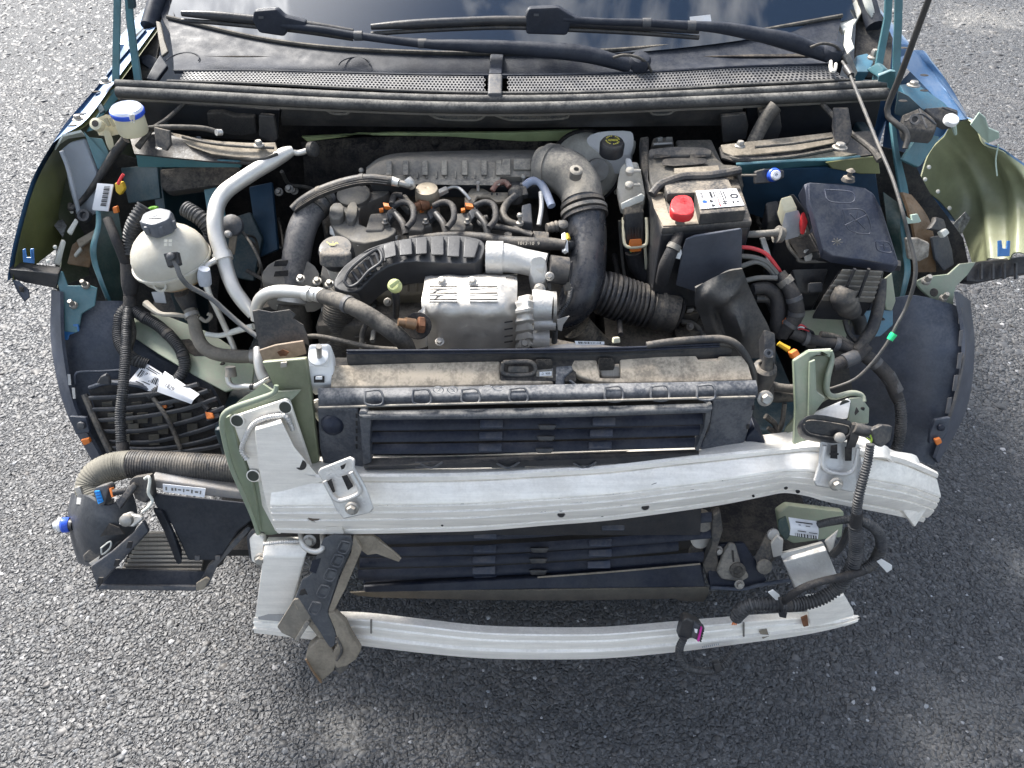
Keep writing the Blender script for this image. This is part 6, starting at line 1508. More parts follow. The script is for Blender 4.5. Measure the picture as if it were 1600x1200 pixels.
for k in range(5):
    t = k / 4
    x = 1502 + 4 * math.sin(t * 2.4) - 20 * t * t
    y = 482 + 140 * t
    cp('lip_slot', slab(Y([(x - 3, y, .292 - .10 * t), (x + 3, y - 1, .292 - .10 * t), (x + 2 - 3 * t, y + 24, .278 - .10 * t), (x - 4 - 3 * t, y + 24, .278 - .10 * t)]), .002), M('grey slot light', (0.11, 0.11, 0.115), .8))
lbk = cp('liner_tab', slab(Y([(1462, 656, .165), (1486, 652, .17), (1482, 676, .155), (1472, 690, .15), (1452, 694, .148), (1454, 676, .155)]), .01), nl, .003)
cp('tab_boss', lathe(WY(1470, 668, .158), (0, -1, .4), [(.007, 0), (.006, .004), (.002, .005)], 12), navyb, parent=lbk)
cp('liner_clip', slab(Y([(1460, 688, .142), (1470, 685, .142), (1473, 692, .14), (1464, 697, .138)]), .008), orange, .002)
# left liner with its louvred vent
cp('wheel_liner', surf([[WY(84, 468, .33), WY(88, 540, .28), WY(110, 640, .21), WY(146, 722, .16)],
                        [WY(120, 470, .33), WY(124, 540, .28), WY(136, 590, .25), WY(172, 720, .16)],
                        [WY(192, 470, .35), WY(196, 530, .30), WY(204, 578, .27), WY(230, 718, .17)],
                        [WY(210, 470, .38), WY(262, 560, .30), WY(330, 600, .28), WY(372, 706, .18)]], 6, 6, 0.006), nl, label='dark blue grey plastic wheel arch liner with a vent on the left')
cp('liner_lip', surf([[WY(80, 452, .33), WY(80, 540, .27), WY(102, 640, .20), WY(146, 724, .15)],
                      [WY(94, 456, .31), WY(97, 540, .25), WY(116, 635, .19), WY(158, 716, .14)]], 3, 6, 0.006), nl)
for k in range(7):
    t = k / 6
    x = 90 + 2 * t + 22 * t * t; y = 478 + 128 * t
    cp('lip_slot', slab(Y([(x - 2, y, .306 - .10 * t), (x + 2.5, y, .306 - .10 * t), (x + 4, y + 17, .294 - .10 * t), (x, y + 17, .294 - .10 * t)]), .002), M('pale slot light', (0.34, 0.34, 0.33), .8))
cp('liner_tab', slab(Y([(107, 650, .17), (134, 652, .17), (140, 676, .155), (118, 680, .155)]), .01), nl, .003)
cp('tab_boss', lathe(WY(127, 665, .158), (0, -1, .4), [(.008, 0), (.007, .004), (.002, .005)], 10), greyp)
cp('liner_clip', slab(Y([(125, 688, .148), (138, 685, .148), (141, 692, .146), (131, 697, .144)]), .008), orange, .002)
vent = cp('liner_vent', slab(Y([(136, 604, .215), (170, 594, .22), (260, 590, .225), (330, 610, .21), (372, 690, .165), (372, 716, .15), (178, 724, .15)]), .004), dark, .002, label='louvred vent in the left wheel liner')
for k in range(5):
    for j in range(6):
        if (k + j) % 2 and k > 2: continue
        x = 150 + 23 * j + 9 * k; y = 612 + 17 * k
        if x > 262 + 14 * k or y > 700: continue
        cp('vent_backing', slab(Y([(x, y, .212 - .012 * k), (x + 16, y - 1, .212 - .012 * k), (x + 17, y + 15, .206 - .012 * k), (x + 1, y + 16, .206 - .012 * k)]), .002), M('muddy vent backing', (0.085, 0.078, 0.062), .8, dust=.3), 0, parent=vent)
vs_ = [[(140, 622), (200, 619), (262, 612), (310, 600)], [(146, 640), (205, 637), (275, 626), (326, 610)], [(153, 657), (215, 652), (285, 640), (340, 622)],
       [(160, 674), (228, 672), (300, 656), (352, 636)], [(166, 690), (240, 690), (315, 672), (364, 652)], [(171, 700), (250, 701), (322, 688), (370, 668)], [(176, 708), (260, 708), (335, 698), (372, 684)]]
for i, s in enumerate(vs_):
    l = [WY(x, y, .198 - .009 * i) for x, y in s]
    cp('slat', tube(l, .0032, 8, step=.01, flat=1.5), M('vent slate', (.045, .05, .06), .5, dust=.3), parent=vent)
cp('vent_bar', ty([(238, 620, .198), (258, 648, .175), (272, 676, .16), (282, 702, .142)], 3.5, n=8), blackd, parent=vent)
cp('vent_frame', ty([(132, 616, .205), (150, 660, .175), (172, 706, .145)], 5, n=8), blackd, parent=vent)
cp('vent_frame', ty([(140, 606, .207), (170, 598, .21), (215, 602, .21), (240, 612, .205)], 4, n=8), nl, parent=vent)
cp('liner_lug', slab(Y([(150, 600, .20), (156, 590, .20), (164, 586, .20), (170, 592, .20), (172, 602, .198)]), .01), greyp, .003)
cp('liner_panel', tube(Y([(118, 600, .22), (118, 586, .225), (126, 581, .23), (160, 580, .235), (194, 578, .24)]), .0025, 8), nl)

# ================================================================== front rails, crash boxes
cp('rail_top', slab(Z([(172, 474, .655), (200, 486, .65), (262, 494, .645), (330, 520, .63), (398, 566, .60), (394, 600, .575), (352, 612, .57), (310, 590, .585), (246, 552, .61), (190, 514, .635)]), .006), primer, .002, label='pale green top of the left chassis rail')
cp('rail_hole', slab([p + V((0, 0, .001)) for p in Z([(274, 532, .623), (296, 530, .623), (318, 548, .612), (332, 556, .607), (304, 557, .606), (282, 544, .615)])], .002), dark)
cp('rail_hole', lathe(W(348, 569, .603) + V((0, 0, .001)), UP, [(.005, 0), (.004, .001)], 12), dark)
cp('rail_gusset', slab(Z([(174, 476, .66), (186, 474, .662), (196, 496, .64), (192, 506, .632), (178, 500, .64)]), .012), MATS['sky blue sheet paint'], .003)
cp('cable_clip', slab(Z([(176, 494, .66), (190, 482, .67), (198, 490, .66), (186, 508, .645)]), .01), greyd, .003)
# rail end: olive box with a rolled flange
cp('rail_end', slab(Y([(408, 566, .03), (478, 560, .03), (486, 620, .0), (498, 722, -.01), (470, 740, -.012), (440, 650, .0), (428, 606, .02)]), .01), M('olive primer', (0.17, 0.19, 0.115), .45, coat=.2, dust=.35, var=.25), .003, label='olive green end of the left chassis rail')
cp('rail_side', surf([[WY(410, 600, .02), WY(432, 612, .01), WY(470, 610, .01)], [WY(352, 652, .02), WY(400, 660, .01), WY(440, 650, .0)], [WY(366, 730, .0), WY(400, 740, -.01), WY(440, 740, -.01)], [WY(400, 832, -.03), WY(420, 836, -.03), WY(450, 830, -.03)]], 5, 5, .004), primer)
cp('rolled_flange', ty([(432, 602, .0), (428, 614, -.004), (404, 624, -.004), (374, 634, -.004), (354, 644, -.006), (347, 658, -.008), (350, 684, -.012), (362, 730, -.02), (382, 776, -.03), (396, 810, -.035), (404, 834, -.04)], [3.5, 4.5, 5, 5, 5, 4.5, 4, 4, 4, 3.5, 3.5], n=12), primer, label='rolled green flange round the left rail end')
cp('flange_face', slab(Y([(346, 656, .0), (358, 650, .0), (372, 700, -.01), (392, 750, -.02), (410, 832, -.03), (400, 832, -.03), (376, 768, -.015), (356, 706, -.005)]), .008), primer, .002)
cp('rail_bracket', slab(Z([(404, 548, .755), (430, 540, .765), (474, 533, .77), (479, 554, .745), (450, 562, .735), (420, 571, .725), (410, 564, .735)]), .005), M('rust stained sheet', (0.30, 0.22, 0.16), .7, dust=.7, var=.4, vs=50), .003, label='rust stained bent bracket on the left rail end')
cp('bracket_hole', slab([p + CA * .001 for p in Z([(433, 550, .757), (442, 546, .76), (452, 550, .757), (448, 556, .75), (438, 557, .749)])], .001), rust)
cp('rail_nut', slab([p for p in Y([(438, 567, .024), (448, 566, .024), (448, 574, .022), (438, 575, .022)])], .004), steel, .001)
solo('torn_cover', 'torn piece of black plastic cover above the left rail end', 'plastic cover', slab(Z([(394, 486, .80), (404, 484, .80), (424, 488, .795), (452, 484, .80), (462, 492, .79), (458, 498, .785), (474, 508, .775), (480, 524, .76), (484, 542, .74), (476, 536, .745), (440, 534, .75), (406, 546, .74), (400, 522, .765)]), .004), black, bevel=.001)

# white mount
wm = thing('white_mount', 'white plastic radiator mount with a stud on the left', 'mount', W(500, 566, .76))
link('body', prism(Z([(481, 536, .80), (517, 535, .80), (521, 574, .765), (520, 599, .74), (480, 600, .74), (479, 576, .765)]), V((0, .012, -.035))), white, wm, .005)
link('raised_step', prism(Z([(486, 540, .802), (512, 540, .802), (515, 573, .772), (484, 573, .772)]), CA * .003), white, wm, .002)
link('collar', lathe(W(498, 556, .790), CA + UP * .4, [(.016, -.002), (.015, .003), (.009, .005)], 22), white, wm)
link('stud', tube([W(499, 557, .792), W(498, 541, .822)], .0042, 10), steel, wm)
link('stud_hole', slab(Z([(494, 539, .8045), (503, 539, .8045), (502, 543, .801), (495, 543, .801)]), -.001), dark, wm)
link('latch', slab([p + CA * .002 for p in Z([(491, 588, .752), (507, 588, .752), (507, 598, .743), (491, 598, .743)])], .002), dark, wm)
link('latch_tongue', slab([p + CA * .004 for p in Z([(494, 589, .752), (504, 589, .752), (504, 593, .748), (494, 593, .748)])], .003), white, wm)

# pipe at the left rail
cpz = thing('condenser_pipe', 'white aluminium pipes bent beside the left rail end', 'pipe', W(395, 590, .66))
link('pipe', tz([(356, 588, .66), (358, 598, .65), (366, 604, .645), (384, 604, .645), (398, 604, .645), (410, 598, .65), (422, 592, .655)], 4.5, n=12), alup, cpz)
link('joint', tz([(360, 573, .675), (361, 588, .66)], [7.5, 9], n=16), greyd, cpz)
link('elbow', tz([(402, 544, .70), (404, 562, .69), (407, 580, .675), (412, 590, .665)], [6, 8, 8, 9], n=14), alup, cpz)
link('clamp', tz([(391, 604, .646), (396, 604, .646)], 5.5, n=12), blackc, cpz)
cp2 = thing('condenser_pipe', 'white aluminium pipe bent down beside the louvred radiator duct', 'pipe', W(490, 680, .6))
link('pipe', tz([(494, 744, .55), (490, 700, .60), (484, 660, .645), (480, 642, .665), (484, 636, .67), (492, 642, .665), (502, 656, .65), (514, 660, .645)], [5, 5.5, 5.5, 5.5, 5.5, 5.5, 5, 4.5], n=14), alup, cp2)
link('bolt', bolt(W(497, 634, .69), CA, .009, .008), steel, cp2)

def crash(T, plate, holes, boxq, inward, mat, weld):
    pl = link('mounting_plate', slab(Y(plate), .007), mat, T, .003)
    for h in holes:
        link('plate_hole', lathe(WY(*h), V((0, -1, .35)), [(.0095, -.001), (.0095, .0012), (.0075, .0014)], 18), M('hole shade', (0.05, 0.055, 0.045), .8), pl)
        link('hole_rim', lathe(WY(*h), V((0, -1, .35)), [(.011, 0), (.0112, .0014), (.0094, .0018)], 18, caps=False), mat, pl)
    return pl
lb = thing('bumper_beam', 'long bent bare aluminium bumper beam across the front of the car', 'bumper beam', WY(900, 770, -.05))
bxp = [425, 500, 560, 650, 750, 850, 950, 1050, 1130, 1190, 1225, 1260, 1290, 1340, 1400, 1440, 1464]
tpy = [744, 741, 740, 740, 738, 733, 727, 716, 708, 702, 699, 694, 694, 699, 710, 726, 737]
bty = [832, 834, 834, 832, 829, 821, 813, 800, 788, 776, 770, 775, 783, 793, 804, 812, 816]
yb = [-.040, -.044, -.046, -.048, -.049, -.050, -.049, -.046, -.044, -.040, -.030, -.036, -.040, -.036, -.022, -.005, .008]
bxb = [434, 506, 562, 650, 750, 850, 950, 1050, 1130, 1190, 1225, 1262, 1288, 1334, 1390, 1424, 1440]
profb = [(-.0, -.055), (-.0, -.004), (.0, .0), (.03, .004), (.10, .004), (.115, .0), (.13, .004), (.36, .018), (.40, .0185), (.42, .016), (.44, .0185), (.50, .018), (.52, .0155), (.545, .018), (.64, .0155), (.66, .013), (.68, .0155), (.78, .012), (.86, .008), (.885, .003), (.91, .005), (.985, .003), (1.0, -.002), (1.0, -.06)]
link('beam', sweep([WY(x, y, q) for x, y, q in zip(bxp, tpy, yb)], [WY(x, y, q - .028) for x, y, q in zip(bxb, bty, yb)], profb, None, 4), alu, lb, smooth=25)
link('beam_fold', surf([[WY(1358, 694, -.03), WY(1400, 702, -.01), WY(1432, 716, .01)], [WY(1362, 714, -.05), WY(1405, 722, -.03), WY(1440, 736, -.006)]], 5, 5, .004, lambda u, v: .006 * math.sin(9 * v)), alu, lb)
link('beam_fold', slab(Y([(1424, 722, -.012), (1466, 738, .008), (1444, 760, -.012), (1448, 796, -.035), (1430, 824, -.05), (1412, 800, -.05), (1430, 770, -.03)]), .006), alu, lb, .002)
link('beam_end', slab(Y([(425, 744, -.03), (404, 748, -.012), (398, 660 + 70, .0), (408, 790, -.02), (430, 830, -.045), (436, 836, -.055)]), .02), alu, lb, .003)
def onbeam(x, f, lift=.004):      # a point on the front of the beam
    for i in range(len(bxp) - 1):
        if bxp[i] <= x <= bxp[i + 1]:
            t = (x - bxp[i]) / (bxp[i + 1] - bxp[i])
            T_ = WY(bxp[i], tpy[i], yb[i]).lerp(WY(bxp[i + 1], tpy[i + 1], yb[i + 1]), t)
            B_ = WY(bxb[i], bty[i], yb[i] - .028).lerp(WY(bxb[i + 1], bty[i + 1], yb[i + 1] - .028), t)
            pr = [(s, q) for s, q in profb if 0 < s < 1]
            q = np.interp(f, [s for s, _ in pr], [q for _, q in pr])
            return T_.lerp(B_, f) + CA * (q + lift)
for x, f, r, mt in ((490, .66, .0105, 'browny hole'), (876, .78, .006, None), (1006, .80, .006, None), (940, .88, .0025, None), (1243, .92, .0032, None), (1224, .86, .003, None), (692, .86, .002, None), (1175, .93, .002, None)):
    p = onbeam(x, f, .0022)
    ho = link('beam_hole', lathe(p, (0, -1, .25), [(r, -.001), (r, .0016), (r * .9, .0018)], 16), M('browny hole', (.12, .09, .07), .8) if mt else dark, lb)
    if r > .004: link('hole_rim', lathe(p, (0, -1, .25), [(r * 1.25, -.001), (r * 1.25, .001), (r, .0013)], 16, caps=False), aluc, ho)
link('beam_tab', prism([onbeam(505, .86), onbeam(534, .84), onbeam(536, .98), onbeam(512, .99)], CA * .003), alu, lb, .002)
link('tab_hole', lathe(onbeam(521, .915, .0035), (0, -1, .25), [(.0045, 0), (.004, .0012)], 12), dark, lb)
link('beam_stamp', join(*[flat([onbeam(845 + k * 5, .70 - .01 * k, .0002), onbeam(847 + k * 5, .70 - .01 * k, .0002), onbeam(847 + k * 5, .73 - .01 * k, .0002), onbeam(845 + k * 5, .73 - .01 * k, .0002)]) for k in range(28) if k % 5 != 3]), M('stamp grey', (.45, .45, .46), .6), lb)
rngl = random.Random(5)
link('scratches', join(*[tube([onbeam(x, f, .0002), onbeam(x + d, f + e, .0002)], .0005, 5) for x, f, d, e in [(rngl.uniform(600, 1180), rngl.uniform(.4, .8), rngl.uniform(2, 14), rngl.uniform(-.04, .04)) for _ in range(16)]]), greyd, lb)
crash(lb, [(361, 655, .0), (368, 650, .0), (446, 624, .0), (453, 628, .0), (488, 732, -.02), (480, 740, -.02), (400, 754, -.02), (394, 748, -.02)], [(371, 657, -.003), (446, 636, -.003), (396, 743, -.022)], None, None, alu, None)
cb = link('crash_box', loft([[WY(400, 664, -.008), WY(438, 652, -.008), WY(452, 690, -.02), WY(470, 736, -.02), WY(414, 740, -.02), WY(400, 700, -.012)],
                             [WY(398, 672, -.03), WY(441, 660, -.03), WY(460, 698, -.04), WY(498, 744, -.045), WY(420, 752, -.05), WY(404, 715, -.04)],
                             [WY(404, 735, -.045), WY(440, 730, -.048), WY(470, 740, -.05), WY(505, 748, -.048), WY(432, 830, -.07), WY(416, 790, -.06)]]), alu, lb, .003)
cb['label'] = 'bare aluminium crash box welded to the left end plate'
link('weld_bead', ty([(386, 718, -.022), (378, 700, -.014), (392, 668, -.010), (410, 655, -.010), (436, 650, -.010), (448, 652, -.012), (458, 672, -.014)], 4, n=8, corr=(.004, .12)), aluc, lb)
link('beam_hook', lathe(WY(470, 726, -.045), (0, -1, .4), [(.009, 0), (.009, .001)], 16), dark, lb)
# right end plate and green rail
cp('rail_end', slab(Y([(1240, 563, .03), (1262, 548, .05), (1300, 546, .05), (1298, 560, .04), (1284, 552, .045), (1266, 560, .035), (1268, 600, .01), (1264, 660, -.01), (1258, 700, -.03), (1240, 700, -.03), (1243, 640, .0)]), .012), primer, .003, label='torn pale green end of the right chassis rail')
cp('rail_side', surf([[WY(1262, 560, .045), WY(1280, 556, .05), WY(1298, 558, .05)], [WY(1266, 600, .02), WY(1282, 596, .03), WY(1292, 592, .035)], [WY(1266, 650, -.005), WY(1284, 630, .01), WY(1298, 622, .02)]], 5, 5, .004), M('olive primer', (0.17, 0.19, 0.115), .45, coat=.2, dust=.35, var=.25))
cp('rolled_flange', ty([(1298, 548, .05), (1300, 562, .045), (1293, 590, .03), (1292, 612, .02), (1304, 620, .02), (1330, 614, .02), (1346, 618, .02), (1350, 628, .012)], [3, 4, 5, 5, 5, 4.5, 4.5, 4], n=10), primer)
cp('flange_face', slab(Y([(1264, 566, .02), (1274, 562, .02), (1276, 612, .0), (1290, 622, .0), (1270, 650, -.015), (1262, 660, -.015)]), .006), primer, .002)
cp('rail_ear', slab(Y([(1328, 622, .01), (1346, 620, .015), (1359, 638, .005), (1358, 662, -.01), (1326, 662, -.01)]), .006), primer, .002)
cp('ear_hole', slab([p + CA * .001 for p in Y([(1333, 641, .002), (1338, 636, .004), (1342, 643, .0), (1336, 649, -.003)])], .001), dark)
cp('ear_hole', lathe(WY(1347, 639, .004) + CA * .001, (0, -1, .3), [(.004, 0), (.003, .001)], 10), dark)
cp('rail_cap', slab(Z([(1242, 562, .715), (1264, 547, .73), (1300, 545, .73), (1296, 552, .722), (1268, 557, .718), (1254, 566, .71)]), .004), offw, .002)
link('mounting_plate', slab(Y([(1268, 646, .0), (1326, 622, .006), (1330, 626, .006), (1325, 654, -.01), (1300, 656, -.012), (1272, 652, -.008)]), .006), alu, lb, .002)
link('plate_hole', lathe(WY(1320, 632, .004), (0, -1, .35), [(.009, 0), (.008, .0015)], 14), M('hole shade', (0.05, 0.055, 0.045), .8), lb)

# cast brackets on the beam
def beam_bracket(label, pl, slots, bl, lip):
    T = thing('beam_bracket', label, 'bracket', WY(*pl[0]), 'cast brackets bolted to the bumper beam')
    link('plate', slab(Y(pl), .006), aluc, T, .003)
    for s in slots: link('slot', slab([p + CA * .0012 for p in Y(s)], .001), dark, T, 0)
    link('rim', tube(Y(lip), .0035, 8), aluc, T)
    link('bolt', bolt(WY(*bl), (0, -1, .4), .0085, .007), steel, T)
beam_bracket('grimy cast bracket with slots near the left end of the beam',
             [(495, 738, -.075), (500, 732, -.072), (546, 714, -.072), (554, 718, -.075), (553, 730, -.085), (572, 764, -.10), (583, 796, -.115), (578, 802, -.115), (536, 812, -.115), (526, 796, -.11), (510, 764, -.095)],
             [[(508, 754, -.095), (518, 748, -.092), (524, 768, -.10), (516, 772, -.102)], [(534, 744, -.092), (542, 742, -.092), (552, 760, -.10), (544, 766, -.10)], [(532, 728, -.084), (541, 724, -.083), (538, 732, -.086), (534, 734, -.086)]],
             (550, 794, -.118), [(507, 752, -.095), (520, 776, -.106), (532, 782, -.108), (552, 776, -.107), (562, 766, -.103), (548, 738, -.092)])
beam_bracket('grimy cast bracket with two slots near the right end of the beam',
             [(1283, 688, -.045), (1300, 687, -.045), (1344, 694, -.045), (1345, 724, -.065), (1340, 766, -.085), (1334, 770, -.088), (1276, 760, -.088), (1272, 752, -.085), (1280, 724, -.068)],
             [[(1298, 696, -.055), (1308, 694, -.054), (1308, 717, -.066), (1297, 716, -.066)], [(1320, 698, -.055), (1331, 698, -.055), (1330, 720, -.067), (1320, 720, -.067)], [(1296, 708, -.0655), (1310, 708, -.0655), (1310, 711, -.067), (1296, 711, -.067)]],
             (1306, 756, -.092), [(1288, 696, -.056), (1286, 726, -.071), (1296, 737, -.077), (1320, 741, -.079), (1334, 732, -.075), (1341, 700, -.06)])

# ================================================================== radiator pack
rp = thing('radiator_pack', 'radiator pack with a dusty top duct and blue black louvres behind the beam', 'radiator', (0.03, 0.06, 0.3))
def rpp(name, geo, mat, bevel=0, parent=None, label=None, **k):
    o = link(name, geo, mat, parent or rp, bevel, **k)
    if label: o['label'] = label
    return o
topm = M('dust caked duct top', (0.24, 0.205, 0.16), .85, dust=1.25, dcol=(0.52, 0.44, 0.34), var=.3)
facem = M('dusty slate duct', (0.034, 0.040, 0.053), .48, dust=.8, dcol=(0.28, 0.275, 0.27), streak=(8, 60, 14))
rpp('core', box((0.03, 0.115, 0.42), (0.70, 0.045, 0.56)), M('radiator core', (0.03, 0.03, 0.032), .7, dust=.3))
ztop = lambda y: .765 - (y - 565) * .0006
def tq(pts, h=.012, mat=topm, b=.003): return prism([W(x, y, ztop(y)) for x, y in pts], V((0, .004, -h)))
rpp('duct_top', tq([(518, 570), (640, 566), (782, 563), (782, 592), (864, 592), (866, 600), (700, 605), (516, 606)]), topm, .004, label='dust caked tan top of the radiator duct, left half')
rpp('duct_top', tq([(896, 560), (932, 559), (938, 590), (970, 590), (968, 558), (1088, 555), (1092, 562), (1122, 562), (1122, 556), (1160, 555), (1170, 570), (1177, 594), (1100, 597), (966, 599), (930, 597), (905, 588), (888, 576)]), topm, .003, label='dust caked tan top of the radiator duct, right half')
rpp('duct_recess', tq([(782, 563), (900, 561), (900, 596), (782, 594)], .02), dark)
rpp('recess_frame', join(tube(Z([(786, 566, .772), (788, 584, .755), (832, 584, .755), (830, 566, .772), (786, 566, .772)]), .0035, 8), prism(Z([(794, 572, .765), (826, 572, .765), (826, 581, .757), (794, 581, .757)]), V((0, 0, -.004)))), blackd, .001)
rpp('foam_piece', prism(Z([(836, 560, .775), (863, 560, .775), (864, 570, .766), (836, 572, .765)]), V((0, 0, -.012))), foam, .003)
rpp('foam_piece', prism(Z([(934, 558, .777), (959, 558, .777), (962, 570, .766), (936, 571, .765)]), V((0, 0, -.012))), foam, .003)
rpp('metal_strip', prism(Z([(936, 572, .757), (969, 572, .757), (970, 588, .745), (940, 588, .745)]), V((0, 0, -.01))), fins, .002)
rpp('duct_ledge', tq([(836, 574), (866, 573), (866, 592), (836, 590)], .010), greyd, .002)
dl = Z([(843, 582, .7575), (862, 581, .758), (862, 587, .7525), (843, 588, .752)])
rpp('small_label', prism([p + V((0, 0, .001)) for p in dl], V((0, 0, -.0008))), paper)
rpp('label_print', lettering([p + V((0, 0, .001)) for p in dl], '-2  908', .5, .5, .005), ink)
rpp('centre_rib', prism([W(x, y, ztop(y) + .001) for x, y in [(868, 572), (894, 570), (896, 578), (882, 590), (884, 620), (872, 626), (868, 598)]], V((0, .004, -.016))), facem, .003)
rpp('diagonal_rib', prism([W(x, y, ztop(y) + .003) for x, y in [(888, 594), (892, 592), (930, 622), (924, 625)]], V((0, .004, -.008))), facem, .002)
# sloping front lip with moulded windows
lipf = [[WY(497, 606, .012), WY(600, 606, .010), WY(760, 603, .008), WY(900, 600, .008), WY(1060, 597, .008), WY(1181, 594, .012)],
        [WY(497, 622, .0), WY(600, 620, -.006), WY(760, 617, -.010), WY(900, 614, -.010), WY(1060, 611, -.006), WY(1184, 608, .0)],
        [WY(498, 638, -.004), WY(600, 634, -.010), WY(760, 631, -.014), WY(900, 628, -.014), WY(1060, 624, -.010), WY(1184, 622, -.004)]]
rpp('duct_lip', surf(lipf, 4, 4, .012), facem)
for x in (571, 646, 722, 797, 946, 1018, 1090):
    yy = 611 - (x - 571) * .016
    q = [WY(x, yy, -.004), WY(x + 23, yy - .4, -.004), WY(x + 26, yy + 20, -.017), WY(x + 1, yy + 20, -.017)]
    rpp('lip_window', tube(q + [q[0]], .0018, 6), facem)
for x, k in ((685, 0), (707, 1)):
    c = WY(x, 609, -.008)
    rpp('embossed_sign', join(tube([c + V((.0075 * math.cos(a), 0, .0065 * math.sin(a))) for a in [i * math.pi / 8 for i in range(17)]], .0007, 5), tube([c + V((-.003, 0, .003)), c + V((.003, 0, -.003 if k else .003)), c + V((-.002, 0, -.003))], .0007, 5)), M('emboss grey', (.30, .30, .30), .6))
c = WY(772, 607, -.008)
rpp('embossed_sign', join(*[tube([c + V((a, 0, b)), c + V((a + d, 0, b + e))], .0008, 5) for a, b, d, e in ((-.016, .004, .010, .002), (-.012, -.004, .008, .004), (-.004, .004, .006, -.007), (.004, .005, .008, -.003), (.002, -.002, .010, -.002), (.012, .003, .004, .002))]), MATS['emboss grey'])
rpp('duct_edge', ty([(498, 637, -.012), (600, 634, -.018), (760, 630, -.022), (900, 627, -.022), (1060, 623, -.018), (1180, 620, -.010)], 2, n=8), greyd)
rpp('duct_cheek', slab(Y([(494, 634, -.004), (560, 640, -.012), (570, 700, -.02), (572, 740, -.03), (506, 740, -.012), (498, 700, -.008)]), .03), facem, .006, label='left cheek of the radiator duct')
rpp('cheek_dome', lathe(WY(520, 662, -.008), (0, -1, .4), [(.020, -.004), (.017, .006), (.010, .012), (0, .014)], 20), navyb)
rpp('duct_cheek', slab(Y([(1114, 626, -.012), (1184, 610, -.002), (1178, 648, -.008), (1166, 690, -.012), (1150, 712, -.02), (1088, 712, -.03), (1108, 670, -.02)]), .03), facem, .006, label='right cheek of the radiator duct')
for x, y in ((1178, 634), (1170, 664)):
    rpp('cheek_slot', slab([p + CA * .002 for p in Y([(x - 3, y, -.012), (x + 1, y - 1, -.011), (x, y + 6, -.013), (x - 4, y + 7, -.014)])], .001), dark)
for k in range(5):
    rpp('cheek_slot', slab([p + CA * .003 for p in Y([(556, 646 + 12 * k, -.018), (559, 646 + 12 * k, -.018), (559.5, 653 + 12 * k, -.02), (556.5, 653 + 12 * k, -.02)])], .001), dark)
# louvres
def louvre_row(xl, yl, xr, yr, h, yp, clips, mat=navyb, tilt=.012, mid=None, sagy=2):
    n = 6
    a, b = [], []
    for i in range(n + 1):
        t = i / n
        x = xl + (xr - xl) * t; y = yl + (yr - yl) * t + sagy * math.sin(math.pi * t)
        a.append(WY(x, y, yp)); b.append(WY(x, y + h, yp - tilt))
    bl = rpp('louvre_blade', surf([a, [p.lerp(q, .5) + V((0, -.003, .0)) for p, q in zip(a, b)], b], 2, 1, .006), mat)
    for cx_ in clips:
        t = (cx_ - xl) / (xr - xl)
        y = yl + (yr - yl) * t + sagy * math.sin(math.pi * t)
        q = [WY(cx_, y + 1, yp - .008), WY(cx_ + 36, y + 1 + (yr - yl) / (xr - xl) * 36, yp - .008), WY(cx_ + 36, y + h - 4, yp - .008 - tilt), WY(cx_, y + h - 4, yp - .008 - tilt)]
        rpp('blade_clip', slab(q, .006), M('clip slate', (.035, .045, .07), .45, dust=.2), .002, bl)
    if mid:
        t = (mid - xl) / (xr - xl); y = yl + (yr - yl) * t + sagy * math.sin(math.pi * t)
        rpp('blade_joint', slab([WY(mid, y + h - 6, yp - .012 - tilt * .5), WY(mid + 30, y + h - 6, yp - .012 - tilt * .5), WY(mid + 26, y + h + 2, yp - .01 - tilt), WY(mid + 4, y + h + 2, yp - .01 - tilt)], .006), blackc, .002, bl)
    return bl
rpp('frame_top', surf([[WY(562, 642, -.014), WY(840, 637, -.020), WY(1112, 630, -.014)], [WY(562, 650, -.026), WY(840, 647, -.032), WY(1113, 638, -.026)], [WY(578, 656, -.028), WY(840, 653, -.034), WY(1108, 645, -.028)]], 3, 5, .01), M('frame slate', (0.045, 0.05, 0.06), .5, dust=.75, dcol=(.27, .26, .24)), label='dusty upper edge of the louvre frame')
rpp('louvre_backing', slab(Y([(570, 650, .03), (1106, 640, .03), (1090, 712, .0), (572, 730, .0)]), .004), dark)
louvre_row(577, 656, 1104, 646, 17, -.012, (750, 926), mid=840)
louvre_row(576, 675, 1103, 664, 16, -.016, (749, 922), mid=838)
louvre_row(576, 694, 1098, 683, 16, -.020, (748, 920), mid=836)
rpp('frame_side', slab(Y([(560, 644, -.022), (572, 644, -.022), (580, 658, -.026), (578, 690, -.032), (580, 724, -.04), (567, 728, -.04)]), .02), facem, .003)
rpp('frame_side', slab(Y([(1104, 634, -.022), (1114, 632, -.022), (1110, 660, -.028), (1092, 707, -.04), (1086, 704, -.04), (1100, 668, -.03)]), .02), M('frame slate', (0.045, 0.05, 0.06)), .003)
rpp('frame_bottom', surf([[WY(568, 716, -.028), WY(840, 710, -.034), WY(1092, 702, -.028)], [WY(568, 729, -.042), WY(840, 720, -.048), WY(1092, 709, -.042)]], 3, 5, .012), blackc)
for x in (660, 780, 900):
    rpp('frame_foot', join(slab(Y([(x - 12, 722, -.04), (x + 40, 720, -.04), (x + 40, 731, -.044), (x - 12, 732, -.044)]), .006), tube(Y([(x - 4, 724, -.05), (x + 14, 731, -.05), (x + 32, 722, -.05)]), .002, 6)), greyp, .001)
rpp('lower_wall', slab(Y([(560, 726, -.02), (1100, 706, -.02), (1094, 836, -.03), (566, 836, -.03)]), .01), blackc)
